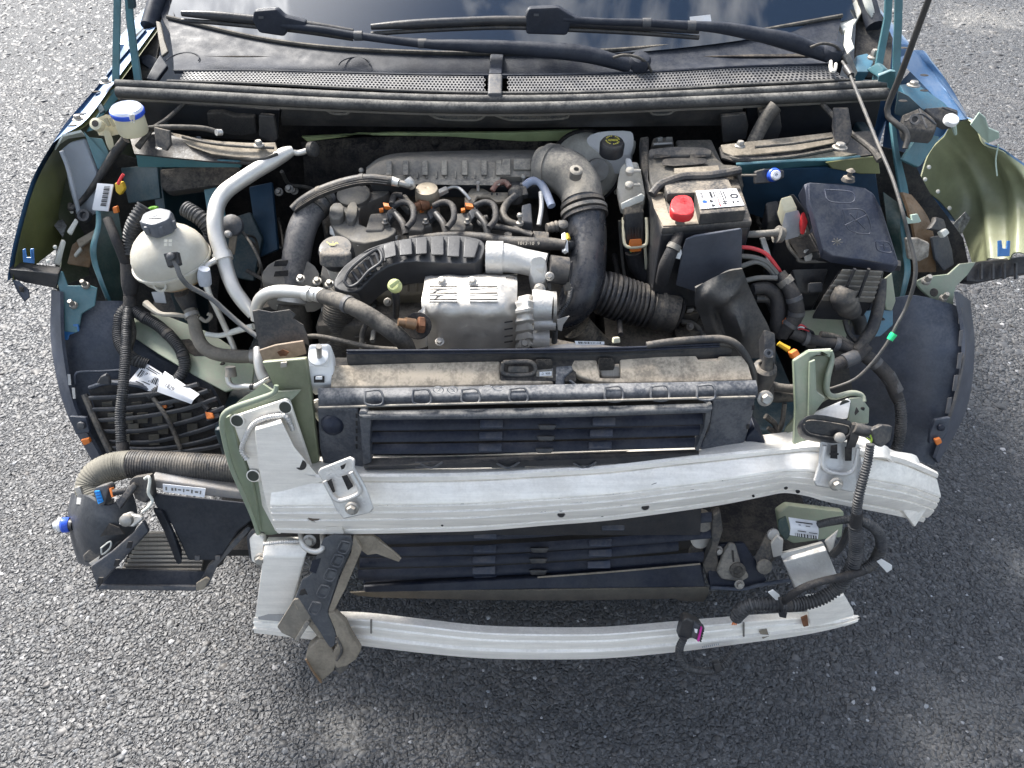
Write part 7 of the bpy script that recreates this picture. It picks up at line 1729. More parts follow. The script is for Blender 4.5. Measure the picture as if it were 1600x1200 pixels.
# lower louvres under the beam
louvre_row(560, 836, 1112, 800, 16, -.016, (740, 940), sagy=6)
louvre_row(563, 856, 1114, 826, 15, -.018, (739, 920), mid=828, sagy=6)
louvre_row(562, 872, 1060, 846, 15, -.022, (738, 920), mid=826, sagy=6)
louvre_row(560, 890, 1100, 862, 16, -.026, (738, 918), mid=826, sagy=5)
louvre_row(568, 905, 1098, 878, 15, -.028, (740,), mid=828, sagy=3)
rpp('lower_rail', slab(Y([(566, 914, -.045), (840, 902, -.05), (1095, 880, -.045), (1104, 918, -.06), (840, 921, -.064), (568, 926, -.06)]), .02), navyb, .004, label='lowest blue black rail of the lower louvres')
rpp('rail_edge', ty([(840, 902, -.054), (960, 893, -.052), (1094, 881, -.049)], 1.5, n=6), tan)
rpp('air_deflector', slab(Y([(545, 926, -.03), (600, 925, -.055), (840, 922, -.06), (1108, 918, -.055), (1108, 928, -.055), (1100, 941, -.055), (1060, 939, -.057), (1056, 936, -.058), (880, 939, -.058), (740, 938, -.058), (600, 934, -.055), (560, 932, -.04)]), .004), M('dirty deflector', (.10, .09, .075), .8, dust=.8, dcol=(.26, .22, .165)), .002, label='dirty brown deflector strip under the lower louvres')
rpp('frame_post', slab(Y([(1112, 806, -.02), (1126, 800, -.02), (1130, 830, -.03), (1120, 862, -.04), (1126, 900, -.05), (1108, 916, -.055), (1098, 884, -.045), (1112, 850, -.035)]), .02), blackd, .004)
for k in range(3):
    p = WY(1098 - 4 * k, 815 + 26 * k, -.01)
    rpp('actuator_drum', join(*[lathe(p + V((0, .01 * j, 0)), (0, -1, .6), [(.018 - .003 * j, 0), (.018 - .003 * j, .004), (.012, .005)], 16) for j in range(2)]), greyd if k != 1 else steel)
# top sealing rubber
rs_ = rpp('sealing_strip', prism([W(540, 546, .785), W(760, 545, .788), W(960, 543, .788), W(1126, 535, .788), W(1146, 546, .778), W(960, 556, .775), W(760, 558, .773), W(541, 564, .768)], V((0, 0, -.018))), rubber, .003, label='black rubber sealing strip along the top of the radiator')
for dy, dz in ((1, .0), (5, -.004)):
    rpp('strip_rib', tz([(542, 547 + dy, .788 + dz), (760, 546 + dy, .790 + dz), (960, 543 + dy, .790 + dz), (1124, 536 + dy, .789 + dz)], 2.0, n=8, step=.03), navyb, 0, rs_)
rpp('strip_end', tz([(1124, 536, .788), (1134, 538, .786), (1150, 542, .78), (1154, 548, .775)], [5, 5, 4, 4], n=8), rubberd, 0, rs_)
sol = solo('black_hose', 'black hose lying behind the right end of the sealing strip', 'hose', tz([(1010, 540, .79), (1050, 534, .795), (1100, 530, .797), (1130, 530, .797), (1150, 538, .79), (1165, 556, .77), (1176, 580, .745), (1178, 600, .725)], 6, n=12), rubber)
solo('thin_hose', 'thin hose crossing in front of the engine block on the left', 'hose', tz([(478, 526, .745), (500, 526, .745), (540, 534, .745), (580, 543, .745), (630, 547, .745)], 4, n=10), rubberd)
solo('bent_tube', 'bent grey tube rising between the hoses left of the oxygen sensor', 'tube', tz([(566, 546, .70), (566, 524, .715), (572, 508, .725), (584, 500, .73)], 4.5, n=10), rubberd)
bq = Z([(898, 536, .792), (944, 537, .790), (944, 541, .786), (900, 541, .787)])
rpp('barcode_label', prism([p + V((0, 0, .004)) for p in bq], V((0, 0, -.001))), paper)
rpp('label_bars', barcode([p + V((0, 0, .004)) for p in bq], .1, .9, .15, .8, 26), ink)
rpp('fan_shroud', surf([[WY(835, 544, .10), WY(900, 536, .11), WY(950, 540, .11), WY(1010, 545, .10)], [WY(835, 552, .08), WY(900, 546, .085), WY(950, 548, .085), WY(1010, 550, .08)]], 4, 4, .005), greyp)
rpp('shroud_clip', slab(Z([(959, 528, .79), (969, 527, .79), (970, 536, .782), (958, 537, .782)]), .01), cream, .002)
rpp('fan_ring', lathe((0.03, .18, .42), (0, -1, 0), [(.27, -.03), (.28, .03), (.26, .035)], 40), blackd)

# right radiator mount
rm = thing('radiator_mount', 'black plastic radiator mount with a bolt on the right', 'mount', WY(1200, 600, .03))
link('post', prism(Z([(1193, 513, .80), (1212, 520, .795), (1213, 568, .755), (1196, 566, .757)]), V((0, .01, -.03))), black, rm, .003)
link('drum', lathe(W(1196, 574, .745), (0, -.2, 1), [(.020, -.05), (.020, -.01), (.018, .0), (.012, .004), (.010, .003), (.010, .0)], 22), blackd, rm)
link('pin', lathe(W(1200, 552, .775), CA, [(.007, 0), (.007, .004), (.003, .004), (.003, .001)], 14), greyp, rm)
link('drum_stem', tube(Z([(1198, 576, .745), (1201, 556, .768)]), [.009, .007], 14), blackd, rm)
link('bracket', prism(Z([(1188, 595, .72), (1210, 594, .72), (1212, 622, .69), (1186, 620, .69)]), V((0, .01, -.02))), black, rm, .004)
link('bolt', bolt(WY(1195, 622, .0), (0, -1, .5), .010, .008), steel, rm)
solo('support_block', 'dark blue plastic block behind the right end of the beam', 'block', prism(Y([(1166, 680, -.005), (1180, 668, -.005), (1196, 690, -.012), (1194, 704, -.02), (1160, 706, -.02)]), V((0, .04, 0))), navyb, bevel=.003)
for i, l in enumerate(([(1204, 602, .70), (1220, 606, .70), (1244, 608, .70)], [(1200, 620, .68), (1222, 620, .68), (1246, 618, .68)])):
    solo('rubber_pipe', ('upper', 'lower')[i] + ' of two black rubber pipes right of the radiator mount', 'pipe', tz(l, [7, 9][i], n=12), rubberd)
cp('inner_frame', join(ty([(1226, 630, .05), (1222, 660, .04), (1214, 676, .035), (1200, 668, .04)], 4, n=8), ty([(1196, 650, .05), (1210, 662, .045), (1216, 678, .035)], 5, n=8)), blackd)
cp('rail_inner', slab(Y([(1226, 668, .03), (1240, 650, .03), (1246, 700, .0), (1216, 706, .0)]), .01), M('olive primer', (0.20, 0.24, 0.115)), .003)

# ================================================================== lower beam
lwb = thing('lower_beam', 'slim bowed bare aluminium lower cross beam', 'cross beam', WY(850, 1005, -.13))
lx = [397, 480, 560, 650, 750, 850, 950, 1060, 1160, 1240, 1300, 1340]
lt = [964, 966, 967, 977, 988, 991, 990, 981, 972, 966, 962, 961]
lbm = [990, 1000, 1010, 1021, 1030, 1032, 1030, 1020, 1007, 996, 984, 972]
yl_ = [-.10, -.115, -.122, -.135, -.145, -.148, -.146, -.138, -.126, -.112, -.10, -.092]
profl = [(0, -.016), (0, 0), (.03, .002), (.20, .002), (.24, .004), (.30, .0045), (.36, .0), (.55, .001), (.60, .005), (.66, .005), (.70, .002), (.96, .0), (1, -.004), (1, -.040)]
link('beam', sweep([WY(x, y, q) for x, y, q in zip(lx, lt, yl_)], [WY(x, y, q - .012) for x, y, q in zip(lx, lbm, yl_)], profl, None, 4), alu, lwb, smooth=25)
for x in (580, 1162):
    i = 2 if x == 580 else 8
    link('beam_seam', ty([(x, lt[i] + 1, yl_[i] - .004), (x, lt[i] + 22, yl_[i] - .012)], 1.6, n=6), greyd, lwb)
link('stain', flat([p + CA * .006 for p in Y([(1184, 984, -.125), (1196, 980, -.124), (1200, 992, -.127), (1190, 996, -.128)])]), tan, lwb)
link('stamp', join(*[flat([p + CA * .005 for p in Y([(1096 + 3 * k, 1008 - .6 * k, -.142), (1098 + 3 * k, 1008 - .6 * k, -.142), (1098 + 3 * k, 1011 - .6 * k, -.143), (1096 + 3 * k, 1011 - .6 * k, -.143)])]) for k in range(9)]), M('stamp grey', (.45, .45, .46)), lwb)
l1 = link('support', loft([[WY(416, 838, -.03), WY(486, 838, -.03), WY(486, 850, -.06), WY(414, 850, -.06)],
                           [WY(418, 852, -.055), WY(480, 852, -.055), WY(478, 870, -.075), WY(410, 870, -.075)],
                           [WY(402, 955, -.085), WY(462, 955, -.085), WY(452, 966, -.11), WY(398, 966, -.11)]]), alu, lwb, .004)
l1['label'] = 'left aluminium support of the lower beam'
link('weld_bead', ty([(412, 850, -.072), (440, 847, -.07), (484, 845, -.068)], 3, n=8, corr=(.004, .12)), aluc, lwb)
link('side_plate', slab(Y([(388, 842, -.04), (396, 834, -.04), (412, 838, -.04), (410, 856, -.055), (412, 880, -.065), (406, 884, -.065), (392, 878, -.06)]), .012), alu, lwb, .004)
link('rubber_pad', slab(Y([(384, 838, -.03), (392, 828, -.03), (414, 832, -.03), (412, 840, -.035), (394, 842, -.035), (394, 880, -.055), (388, 872, -.05)]), .02), greyp, lwb, .004)
link('bolt', bolt(WY(407, 873, -.07), (0, -1, .4), .0085, .007), steel, lwb)
link('support_end', slab(Y([(402, 958, -.105), (452, 962, -.112), (446, 972, -.118), (404, 968, -.112)]), .004), M('support mouth', (.35, .34, .33), .6, .5), lwb)
link('hook', ty([(470, 834, -.06), (472, 848, -.08), (480, 858, -.09), (494, 862, -.095), (504, 856, -.09), (504, 836, -.06)], 4.5, n=12), alup, lwb)
link('hook_bolt', bolt(WY(484, 844, -.075), (0, -1, .4), .009, .006), steel, lwb)
# right support, knocked askew
l2 = link('support', loft([[WY(1218, 862, -.05), WY(1284, 845, -.05), WY(1288, 852, -.06), WY(1222, 872, -.06)],
                           [WY(1219, 866, -.058), WY(1286, 848, -.058), WY(1292, 860, -.07), WY(1224, 878, -.07)],
                           [WY(1240, 918, -.085), WY(1306, 897, -.085), WY(1312, 908, -.095), WY(1246, 924, -.095)]]), aluc, lwb, .003)
l2['label'] = 'dull aluminium right support knocked askew'
link('support_foot', loft([[WY(1256, 928, -.09), WY(1316, 922, -.09), WY(1318, 932, -.10), WY(1258, 938, -.10)],
                           [WY(1262, 960, -.105), WY(1334, 952, -.095), WY(1336, 962, -.10), WY(1266, 982, -.12)]]), alu, lwb, .004)
link('side_ear', slab(Y([(1204, 850, -.05), (1214, 838, -.05), (1224, 846, -.055), (1222, 868, -.06), (1208, 872, -.06)]), .008), aluc, lwb, .002)
link('side_ear', slab(Y([(1288, 846, -.05), (1310, 828, -.045), (1302, 856, -.06), (1296, 866, -.065)]), .008), aluc, lwb, .002)
link('rust_patch', slab(Y([(1252, 966, -.118), (1262, 962, -.116), (1264, 978, -.122), (1256, 980, -.124)]), .004), rust, lwb, .001)

# broken bumper guide hanging on the left
gd = thing('broken_guide', 'broken black and tan plastic bumper guide hanging over the lower beam', 'plastic bracket', WY(520, 920, -.12))
pn = [(505, 842, -.085), (520, 836, -.085), (548, 838, -.085), (552, 850, -.09), (546, 866, -.095), (530, 900, -.11), (512, 956, -.14), (522, 982, -.15), (526, 992, -.155), (522, 1010, -.165), (514, 1014, -.165), (500, 988, -.155), (480, 960, -.14), (460, 936, -.125), (472, 906, -.11), (486, 898, -.105), (494, 870, -.095)]
link('panel', slab(Y(pn), .006), M('guide slate', (.05, .055, .065), .5, dust=.35, dcol=(.24, .23, .21)), gd, .002)
for x, y in ((534, 845), (524, 866), (513, 888), (502, 914), (489, 940)):
    yy = -.092 - (y - 845) * .00055
    q = Y([(x, y, yy), (x + 13, y + 4, yy - .002), (x + 7, y + 19, yy - .008), (x - 6, y + 15, yy - .006)])
    link('pocket_rim', tube([p + CA * .0012 for p in q + [q[0]]], .0016, 6), MATS['guide slate'], gd)
    link('pocket', slab([p + CA * .0008 for p in Y([(x + 3, y + 3, yy - .001), (x + 12, y + 6, yy - .003), (x + 8, y + 16, yy - .007), (x - 2, y + 13, yy - .005)])], .001), M('guide slate', (.05, .055, .065)), gd)
link('opening', slab([p + CA * .001 for p in Y([(470, 922, -.118), (476, 920, -.117), (484, 934, -.124), (480, 946, -.129), (466, 934, -.123)])], .001), dark, gd)
link('opening', slab([p + CA * .001 for p in Y([(488, 876, -.097), (502, 872, -.096), (494, 896, -.106), (484, 892, -.104)])], .001), navyb, gd)
link('side_flange', slab(Y([(552, 838, -.085), (566, 858, -.095), (540, 920, -.12), (520, 958, -.14), (512, 956, -.14), (532, 900, -.112), (548, 864, -.095)]), .01), tan, gd, .002)
link('arrow_arm', slab(Y([(552, 838, -.08), (584, 838, -.075), (592, 844, -.075), (626, 872, -.085), (624, 879, -.088), (588, 866, -.085), (574, 868, -.088), (566, 862, -.088)]), .008), tan, gd, .002)
link('arm_edge', ty([(592, 846, -.079), (612, 860, -.085), (626, 873, -.09)], 2, n=6), tan, gd)
link('lower_block', slab(Y([(458, 938, -.13), (466, 934, -.125), (486, 966, -.145), (466, 1002, -.16), (440, 990, -.15), (432, 980, -.145)]), .02), M('dusty guide', (.16, .145, .12), .8, dust=.7, dcol=(.33, .285, .225)), gd, .003)
link('block_edge', slab(Y([(478, 970, -.148), (484, 974, -.15), (464, 1004, -.165), (460, 1000, -.162)]), .012), greyd, gd, .001)
link('foot_plate', slab(Y([(500, 998, -.160), (480, 1014, -.168), (476, 1032, -.176), (488, 1050, -.182), (502, 1066, -.188), (521, 1050, -.182), (529, 1030, -.174), (518, 1016, -.168), (508, 1000, -.161)]), .022), tan, gd, .004)
link('left_rim', slab(Y([(462, 938, -.128), (476, 955, -.136), (506, 990, -.153), (521, 1018, -.168), (514, 1024, -.170), (498, 998, -.158), (470, 962, -.141), (458, 944, -.132)]), .012), tan, gd, .002)
link('foot_edge', ty([(478, 1030, -.178), (490, 1050, -.186), (502, 1066, -.19)], 2, n=6), brown, gd)
link('side_wing', slab(Y([(511, 958, -.142), (522, 957, -.142), (540, 974, -.15), (546, 988, -.156), (553, 1000, -.161), (564, 1017, -.169), (556, 1032, -.175), (541, 1042, -.18), (524, 1046, -.181), (519, 1020, -.17), (528, 1006, -.164), (522, 984, -.154)]), .016), tan, gd, .004)
link('wing_fold', slab(Y([(530, 1028, -.172), (546, 1036, -.176), (544, 1046, -.18), (530, 1056, -.184), (522, 1044, -.18), (524, 1030, -.174)]), .01), blackd, gd, .003)
link('wing_crease', ty([(526, 996, -.16), (534, 1016, -.17), (526, 1032, -.178)], 2.2, n=6), blackd, gd)

# ================================================================== intercooler with shroud on the left
ic = thing('intercooler', 'intercooler in a broken black plastic shroud hanging at the lower left', 'intercooler', WY(270, 850, -.02))
shm = M('shroud plastic', (.010, .012, .018), .42, dust=.1, dcol=(.2, .2, .2), spec=.3)
link('core', slab(Y([(210, 838, -.015), (360, 838, -.015), (330, 892, -.055), (190, 892, -.055)]), .05), M('fin gap', (.05, .048, .045), .8), ic)
for k in range(9):
    t = k / 8
    y = 836 + 53 * t
    link('fin', tube(Y([(222 - 30 * t, y, -.020 - .038 * t), (325 - 10 * t, y, -.020 - .038 * t)]), .0036, 6), fins, ic)
link('back_box', slab(Y([(236, 772, .02), (402, 790, .02), (396, 830, .0), (340, 872, -.03), (300, 872, -.035), (280, 830, -.01), (250, 790, .01)]), .012), shm, ic, .004)
link('front_wall', slab(Y([(232, 770, -.01), (404, 788, -.01), (398, 810, -.02), (372, 830, -.035), (342, 876, -.065), (294, 876, -.068), (282, 850, -.055), (268, 820, -.04), (244, 792, -.022)]), .006), shm, ic, .003, label='large black shroud wall')
link('wall_ridge', loft([[WY(236, 790, -.02), WY(258, 794, -.02), WY(254, 800, -.035), WY(240, 798, -.03)], [WY(256, 826, -.035), WY(272, 826, -.04), WY(270, 834, -.055), WY(256, 832, -.05)], [WY(270, 858, -.055), WY(286, 858, -.058), WY(286, 882, -.078), WY(276, 884, -.078)]]), shm, ic, .004)
link('side_frame', slab(Y([(224, 814, -.065), (232, 832, -.075), (200, 866, -.10), (152, 921, -.13), (140, 886, -.115), (172, 864, -.10), (206, 834, -.08)]), .012), M('shroud slate', (.035, .04, .052), .45, dust=.3), ic, .003)
link('bottom_tray', slab(Y([(178, 888, -.075), (330, 892, -.075), (312, 914, -.095), (300, 920, -.10), (150, 916, -.10)]), .01), shm, ic, .003)
link('tray_edge', slab(Y([(150, 914, -.10), (312, 916, -.10), (306, 924, -.105), (148, 922, -.105)]), .012), M('shroud slate', (.035, .04, .052)), ic, .002)
link('right_edge', slab(Y([(388, 822, -.02), (394, 826, -.02), (340, 884, -.07), (326, 916, -.095), (312, 922, -.10), (312, 910, -.095), (326, 884, -.07), (380, 830, -.03)]), .012), M('shroud slate', (.035, .04, .052)), ic, .002)
link('mud_patch', slab(Y([(306, 912, -.103), (322, 902, -.095), (328, 906, -.097), (318, 922, -.107), (306, 924, -.108)]), .006), tan, ic, .002)
for x, y in ((196, 846), (176, 874), (150, 902)):
    link('frame_lug', slab([p + CA * .004 for p in Y([(x + 6, y, -.095 - (y - 846) * .0007), (x + 13, y, -.095 - (y - 846) * .0007), (x + 10, y + 10, -.10 - (y - 846) * .0007), (x + 3, y + 10, -.10 - (y - 846) * .0007)])], .003), dark, ic)
for x in (305, 337):
    link('wall_clip', slab([p + CA * .003 for p in Y([(x, 868, -.062), (x + 8, 868, -.062), (x + 8, 876, -.067), (x, 876, -.067)])], .003), M('shroud slate', (.035, .04, .052)), ic, .001)
# aluminium tank bar with label
link('tank_bar', prism(Y([(236, 748, .01), (306, 758, .01), (392, 770, .01), (390, 782, .0), (306, 774, .0), (238, 762, .0)]), V((0, .03, 0))), M('grey alloy', (.15, .15, .155), .5, .4, dust=.35), ic, .003)
iq = Y([(255, 756, -.0005), (322, 763, -.0005), (320, 777, -.008), (256, 768, -.006)])
il = link('bar_label', slab([p + CA * .002 for p in iq], .001), paper, ic)
link('label_print', printbars([p + CA * .002 for p in iq], [(.06, .10, .3, .75), (.20, .25, .35, .7), (.28, .32, .3, .65), (.36, .43, .4, .55), (.48, .51, .3, .7), (.55, .63, .35, .5), (.67, .71, .3, .7), (.76, .84, .4, .6), (.88, .91, .3, .7)]), greywire, il)
link('end_cap', prism(Y([(388, 764, .012), (398, 766, .012), (400, 786, .0), (390, 786, .0)]), V((0, .03, 0))), greyd, ic, .002)
# inlet bowl and connectors
link('inlet_bowl', surf([[WY(112, 770, .02), WY(106, 800, .0), WY(110, 840, -.02), WY(122, 880, -.05)],
                         [WY(136, 776, -.03), WY(136, 806, -.04), WY(138, 846, -.055), WY(140, 884, -.075)],
                         [WY(170, 790, -.04), WY(176, 812, -.05), WY(176, 846, -.065), WY(158, 880, -.08)],
                         [WY(206, 766, .0), WY(214, 796, -.02), WY(212, 826, -.04), WY(186, 850, -.055)]], 6, 6, .006, lambda u, v: .012 * math.sin(3.1 * u) * math.sin(3.1 * v)), M('bowl plastic', (.03, .034, .042), .45, dust=.3, dcol=(.2, .2, .2)), ic, label='moulded black inlet bowl of the intercooler')
link('bowl_block', slab(Y([(200, 752, -.005), (208, 746, -.005), (234, 742, -.005), (240, 776, -.02), (226, 788, -.03), (210, 780, -.03)]), .02), black, ic, .004)
link('bowl_rib', slab(Y([(180, 784, -.045), (208, 752, -.02), (214, 760, -.025), (186, 796, -.055)]), .01), black, ic, .003)
link('wire_loop', ty([(226, 748, -.02), (232, 745, -.02), (234, 752, -.025), (232, 770, -.035), (238, 782, -.04), (232, 792, -.048), (222, 800, -.055)], 2.5, n=8), offw, ic)
link('metal_nut', slab(Y([(184, 820, -.07), (192, 804, -.06), (202, 800, -.058), (206, 804, -.06), (218, 806, -.06), (222, 812, -.065), (208, 824, -.072), (196, 822, -.072)]), .012), aluc, ic, .003)
link('nut_head', lathe(WY(197, 813, -.075), (0, -1, .6), [(.011, -.004), (.010, .003), (.005, .006)], 12), steel, ic)
link('cavity', slab([p + CA * .004 for p in Y([(158, 838, -.07), (172, 818, -.06), (188, 824, -.065), (196, 834, -.07), (166, 836, -.07)])], .003), dark, ic)
link('lower_block', slab(Y([(128, 868, -.075), (146, 852, -.07), (166, 840, -.065), (188, 846, -.07), (172, 868, -.08), (150, 878, -.085), (130, 880, -.085)]), .012), black, ic, .004)
link('block_window', tube(Y([(158, 856, -.082), (172, 846, -.078), (172, 856, -.083), (160, 866, -.087), (158, 856, -.082)]), .0015, 6), offw, ic)
link('metal_tongue', slab(Y([(138, 880, -.09), (156, 868, -.085), (154, 876, -.09), (142, 884, -.094)]), .004), steel, ic, .001)
pg = link('socket_plug', slab(Y([(144, 768, -.03), (148, 762, -.028), (166, 757, -.026), (170, 764, -.03), (162, 790, -.044), (152, 794, -.046)]), .022), greyp, ic, .003)
link('socket_face', slab([p + CA * .002 for p in Y([(148, 767, -.032), (156, 766, -.031), (162, 784, -.042), (154, 788, -.044)])], .003), bluesock, pg, .001)
for k in range(4):
    link('socket_pin', slab([p + CA * .003 for p in Y([(150 + k * 1.5, 769 + k * 4.4, -.0335 - .0025 * k), (156 + k * 1.5, 768 + k * 4.4, -.033 - .0025 * k), (156.5 + k * 1.5, 770 + k * 4.4, -.034 - .0025 * k), (150.5 + k * 1.5, 771 + k * 4.4, -.0345 - .0025 * k)])], .001), M('deep blue', (.01, .12, .40), .4), pg)
link('orange_lock', slab(Y([(170, 764, -.03), (174, 762, -.03), (178, 776, -.038), (174, 778, -.04)]), .008), orange, pg, .001)
link('plug_lead', ty([(176, 770, -.035), (190, 768, -.03), (206, 768, -.025)], 5, n=10), taped, pg)
ih = thing('intercooler_hose', 'fat ribbed hose, tan at its bend and black behind, feeding the intercooler', 'hose', WY(250, 725, .05))
link('bend', ty([(148, 782, -.0), (144, 762, .02), (152, 744, .035), (170, 732, .045), (190, 727, .05), (206, 725, .05)], [22, 24, 24, 23, 22, 21], n=24, corr=(.0045, .015)), M('tan ribbed rubber', (.15, .14, .115), .75, dust=.45, dcol=(.26, .24, .19)), ih)
link('straight', ty([(204, 725, .05), (250, 727, .05), (310, 730, .05), (376, 734, .05)], [22, 22, 22, 22], n=24, corr=(.0045, .018)), rubber, ih)
link('clamp', ty([(150, 778, -.004), (149, 788, -.012)], [26, 26], n=26), aluc, ih)
link('clamp_box', slab(Y([(115, 762, .0), (124, 760, .0), (130, 776, -.01), (122, 780, -.012)]), .008), steel, ih, .002)
b2 = thing('rubber_buffer', 'blue and white buffer sticking out left of the intercooler', 'buffer', WY(92, 820, -.02))
c = WY(94, 820, -.02)
link('stem', tube([c + V((.024, 0, 0)), c], .010, 14), black, b2)
link('collar', lathe(c + V((.012, 0, 0)), (-1, -.2, .1), [(.012, -.004), (.0135, 0), (.0135, .006), (.011, .008)], 20), bluecap, b2)
link('head', lathe(c + V((.002, 0, 0)), (-1, -.2, .1), [(.010, -.002), (.0125, .0), (.0125, .004), (.008, .006), (.006, .012), (.003, .013)], 20), white, b2)

# wiring hanging at the left
hw = thing('left_wiring_loom', 'grey corrugated wiring loom hanging over the left wheel liner', 'wiring loom', W(210, 540, .55))
link('branch', tz([(200, 480, .67), (190, 492, .66), (186, 516, .64), (188, 536, .625), (198, 552, .615), (212, 563, .61), (230, 570, .60)], [8, 9, 9, 9, 9, 9, 9], n=12, corr=(.004, .09)), conduit, hw)
link('branch', tz([(203, 480, .67), (222, 494, .66), (246, 508, .65), (270, 530, .635), (285, 552, .62), (288, 574, .60), (278, 592, .585), (256, 604, .575), (232, 620, .56)], [8, 8.5, 8.5, 8.5, 8.5, 8.5, 8.5, 8, 6], n=12, corr=(.004, .09)), conduit, hw)
link('branch', tz([(200, 486, .665), (208, 520, .64), (202, 548, .62), (212, 560, .61)], [6, 5, 5, 5], n=10), rubberd, hw)
link('branch', ty([(201, 478, .33), (198, 510, .285), (196, 560, .225), (192, 610, .175), (188, 650, .145), (190, 690, .115), (192, 704, .105)], [7, 7, 7.5, 7.5, 7.5, 7.5, 8], n=12, corr=(.004, .09)), conduit, hw)
link('branch_end', ty([(191, 692, .113), (193, 708, .10)], [9.5, 9.5], n=12), taped, hw)
link('knot', tz([(202, 462, .69), (204, 476, .675), (200, 490, .66)], [9, 11, 9], n=12), taped, hw)
lq = Z([(230, 567, .600), (316, 616, .575), (303, 631, .558), (205, 600, .572)])
lbq = [p + CA * .011 for p in Z([(230, 566, .60), (258, 584, .59), (248, 615, .562), (204, 598, .572)])]
lb1 = link('label', slab(lbq, .0015), paper, hw)
link('label_print', join(barcode(lbq, .12, .95, .30, .62, 18), printbars(lbq, [(.3, .9, .06, .10), (.25, .8, .14, .18), (.3, .7, .70, .74), (.2, .5, .80, .84), (.05, .6, .90, .95)])), ink, lb1)
lbr = [p + CA * .012 for p in Z([(262, 580, .590), (316, 616, .572), (303, 631, .558), (250, 612, .566)])]
lb2 = link('label', surf([[lbr[0], lbr[0].lerp(lbr[1], .5), lbr[1]], [lbr[0].lerp(lbr[3], .5) + CA * .006, (lbr[0] + lbr[1] + lbr[2] + lbr[3]) / 4 + CA * .006, lbr[1].lerp(lbr[2], .5) + CA * .006], [lbr[3], lbr[3].lerp(lbr[2], .5), lbr[2]]], 4, 4, .001), paper, hw)
link('label_print', lettering([p + CA * .0055 for p in lbr], '1829', .30, .52, .011), ink, lb2)
for x, y in ((254, 633), (328, 649)):
    c0 = W(x, y, .545)
    pl = link('plug', slab([c0 + V((-.014, .012, .004)), c0 + V((.010, .018, .006)), c0 + V((.020, .0, -.004)), c0 + V((-.006, -.008, -.008))], .016), blackc, hw, .003)
    link('orange_lock', slab([p + CA * .004 for p in Z([(x - 7, y - 6, .549), (x + 5, y - 4, .549), (x + 8, y + 4, .541), (x - 4, y + 6, .541)])], .006), orange, pl, .002)
link('plug_lead', tz([(300, 612, .575), (316, 628, .56), (326, 640, .55)], 5, n=10), taped, hw)

# ================================================================== right harness
Zs = lambda l: Z([(x, y, z + .045) for x, y, z in l])
def tzs(l, r, **k): return tz([(x, y, z + .045) for x, y, z in l], r, **k)
lampz = thing('sensor_module', 'black rounded sensor module with a plug on top of the right beam bracket', 'sensor', W(1305, 670, .66))
mpts = Zs([(1252, 658, .675), (1262, 648, .685), (1280, 646, .688), (1326, 655, .682), (1334, 660, .676), (1332, 682, .655), (1318, 690, .647), (1266, 683, .652), (1254, 674, .66)])
link('body', prism(chaikin(mpts, 1), V((0, .012, -.02))), blackc, lampz, .006)
link('body_rim', tube([p + CA * .001 for p in chaikin(Zs([(1256, 660, .674), (1268, 656, .679), (1322, 664, .673), (1328, 670, .667), (1326, 680, .658), (1314, 685, .653), (1268, 679, .657), (1257, 671, .664)]), 1)], .0012, 6), blackd, lampz)
link('plug', join(tzs([(1332, 668, .668), (1346, 672, .662), (1360, 674, .66)], [9, 10, 8], n=12), prism(Zs([(1330, 664, .674), (1342, 664, .674), (1342, 684, .656), (1328, 686, .654)]), V((0, 0, -.02)))), black, lampz)
link('foil', slab(Zs([(1362, 672, .67), (1380, 664, .675), (1396, 666, .67), (1392, 690, .65), (1378, 700, .645), (1366, 694, .65)]), .012), black, lampz, .003)
link('screw', lathe(W(1312, 684, .705), CA, [(.008, -.002), (.008, .002), (.005, .004)], 16), steel, lampz)
link('wires', join(tzs([(1358, 676, .662), (1362, 686, .655), (1360, 694, .648)], 1.4, n=6), tzs([(1354, 684, .656), (1362, 690, .652)], 1.4, n=6)), M('yellow green wire', (.35, .5, .05), .5), lampz)
rh = thing('front_wiring_loom', 'black corrugated wiring loom hanging over the right end of the beams', 'wiring loom', WY(1300, 900, -.12))
link('branch', ty([(1360, 694, -.075), (1356, 720, -.085), (1348, 750, -.10), (1341, 780, -.115), (1338, 805, -.12), (1336, 822, -.12)], [6, 6.5, 7, 7, 7, 7], n=12, corr=(.0042, .09)), conduit, rh)
link('branch', ty([(1335, 820, -.12), (1338, 846, -.12), (1336, 872, -.12), (1326, 896, -.125), (1306, 920, -.13), (1280, 936, -.14), (1250, 944, -.145), (1222, 946, -.15)], [9, 10, 10, 10, 10, 10, 10, 10], n=14, corr=(.0055, .11)), conduit, rh)
link('branch', ty([(1222, 946, -.15), (1196, 944, -.15), (1172, 946, -.15), (1156, 956, -.15), (1150, 966, -.15)], [10, 10, 10, 11, 9], n=14, corr=(.0055, .11)), conduit, rh)
link('tape_band', ty([(1234, 945, -.148), (1206, 945, -.15)], [11.5, 11.5], n=14), taped, rh)
link('cable_tie', join(ty([(1218, 934, -.162), (1220, 946, -.166), (1224, 960, -.16)], 2.5, n=6), slab(Y([(1216, 956, -.165), (1230, 958, -.165), (1228, 966, -.165), (1218, 964, -.165)]), .006)), blackc, rh)
link('branch', ty([(1276, 820, -.07), (1300, 815, -.09), (1326, 812, -.11), (1350, 816, -.115), (1370, 830, -.115), (1377, 850, -.115), (1372, 870, -.12), (1356, 886, -.125), (1330, 896, -.13)], [5.5, 6, 6, 7, 7.5, 8, 8, 8, 6.5], n=12, corr=(.0045, .09)), conduit, rh)
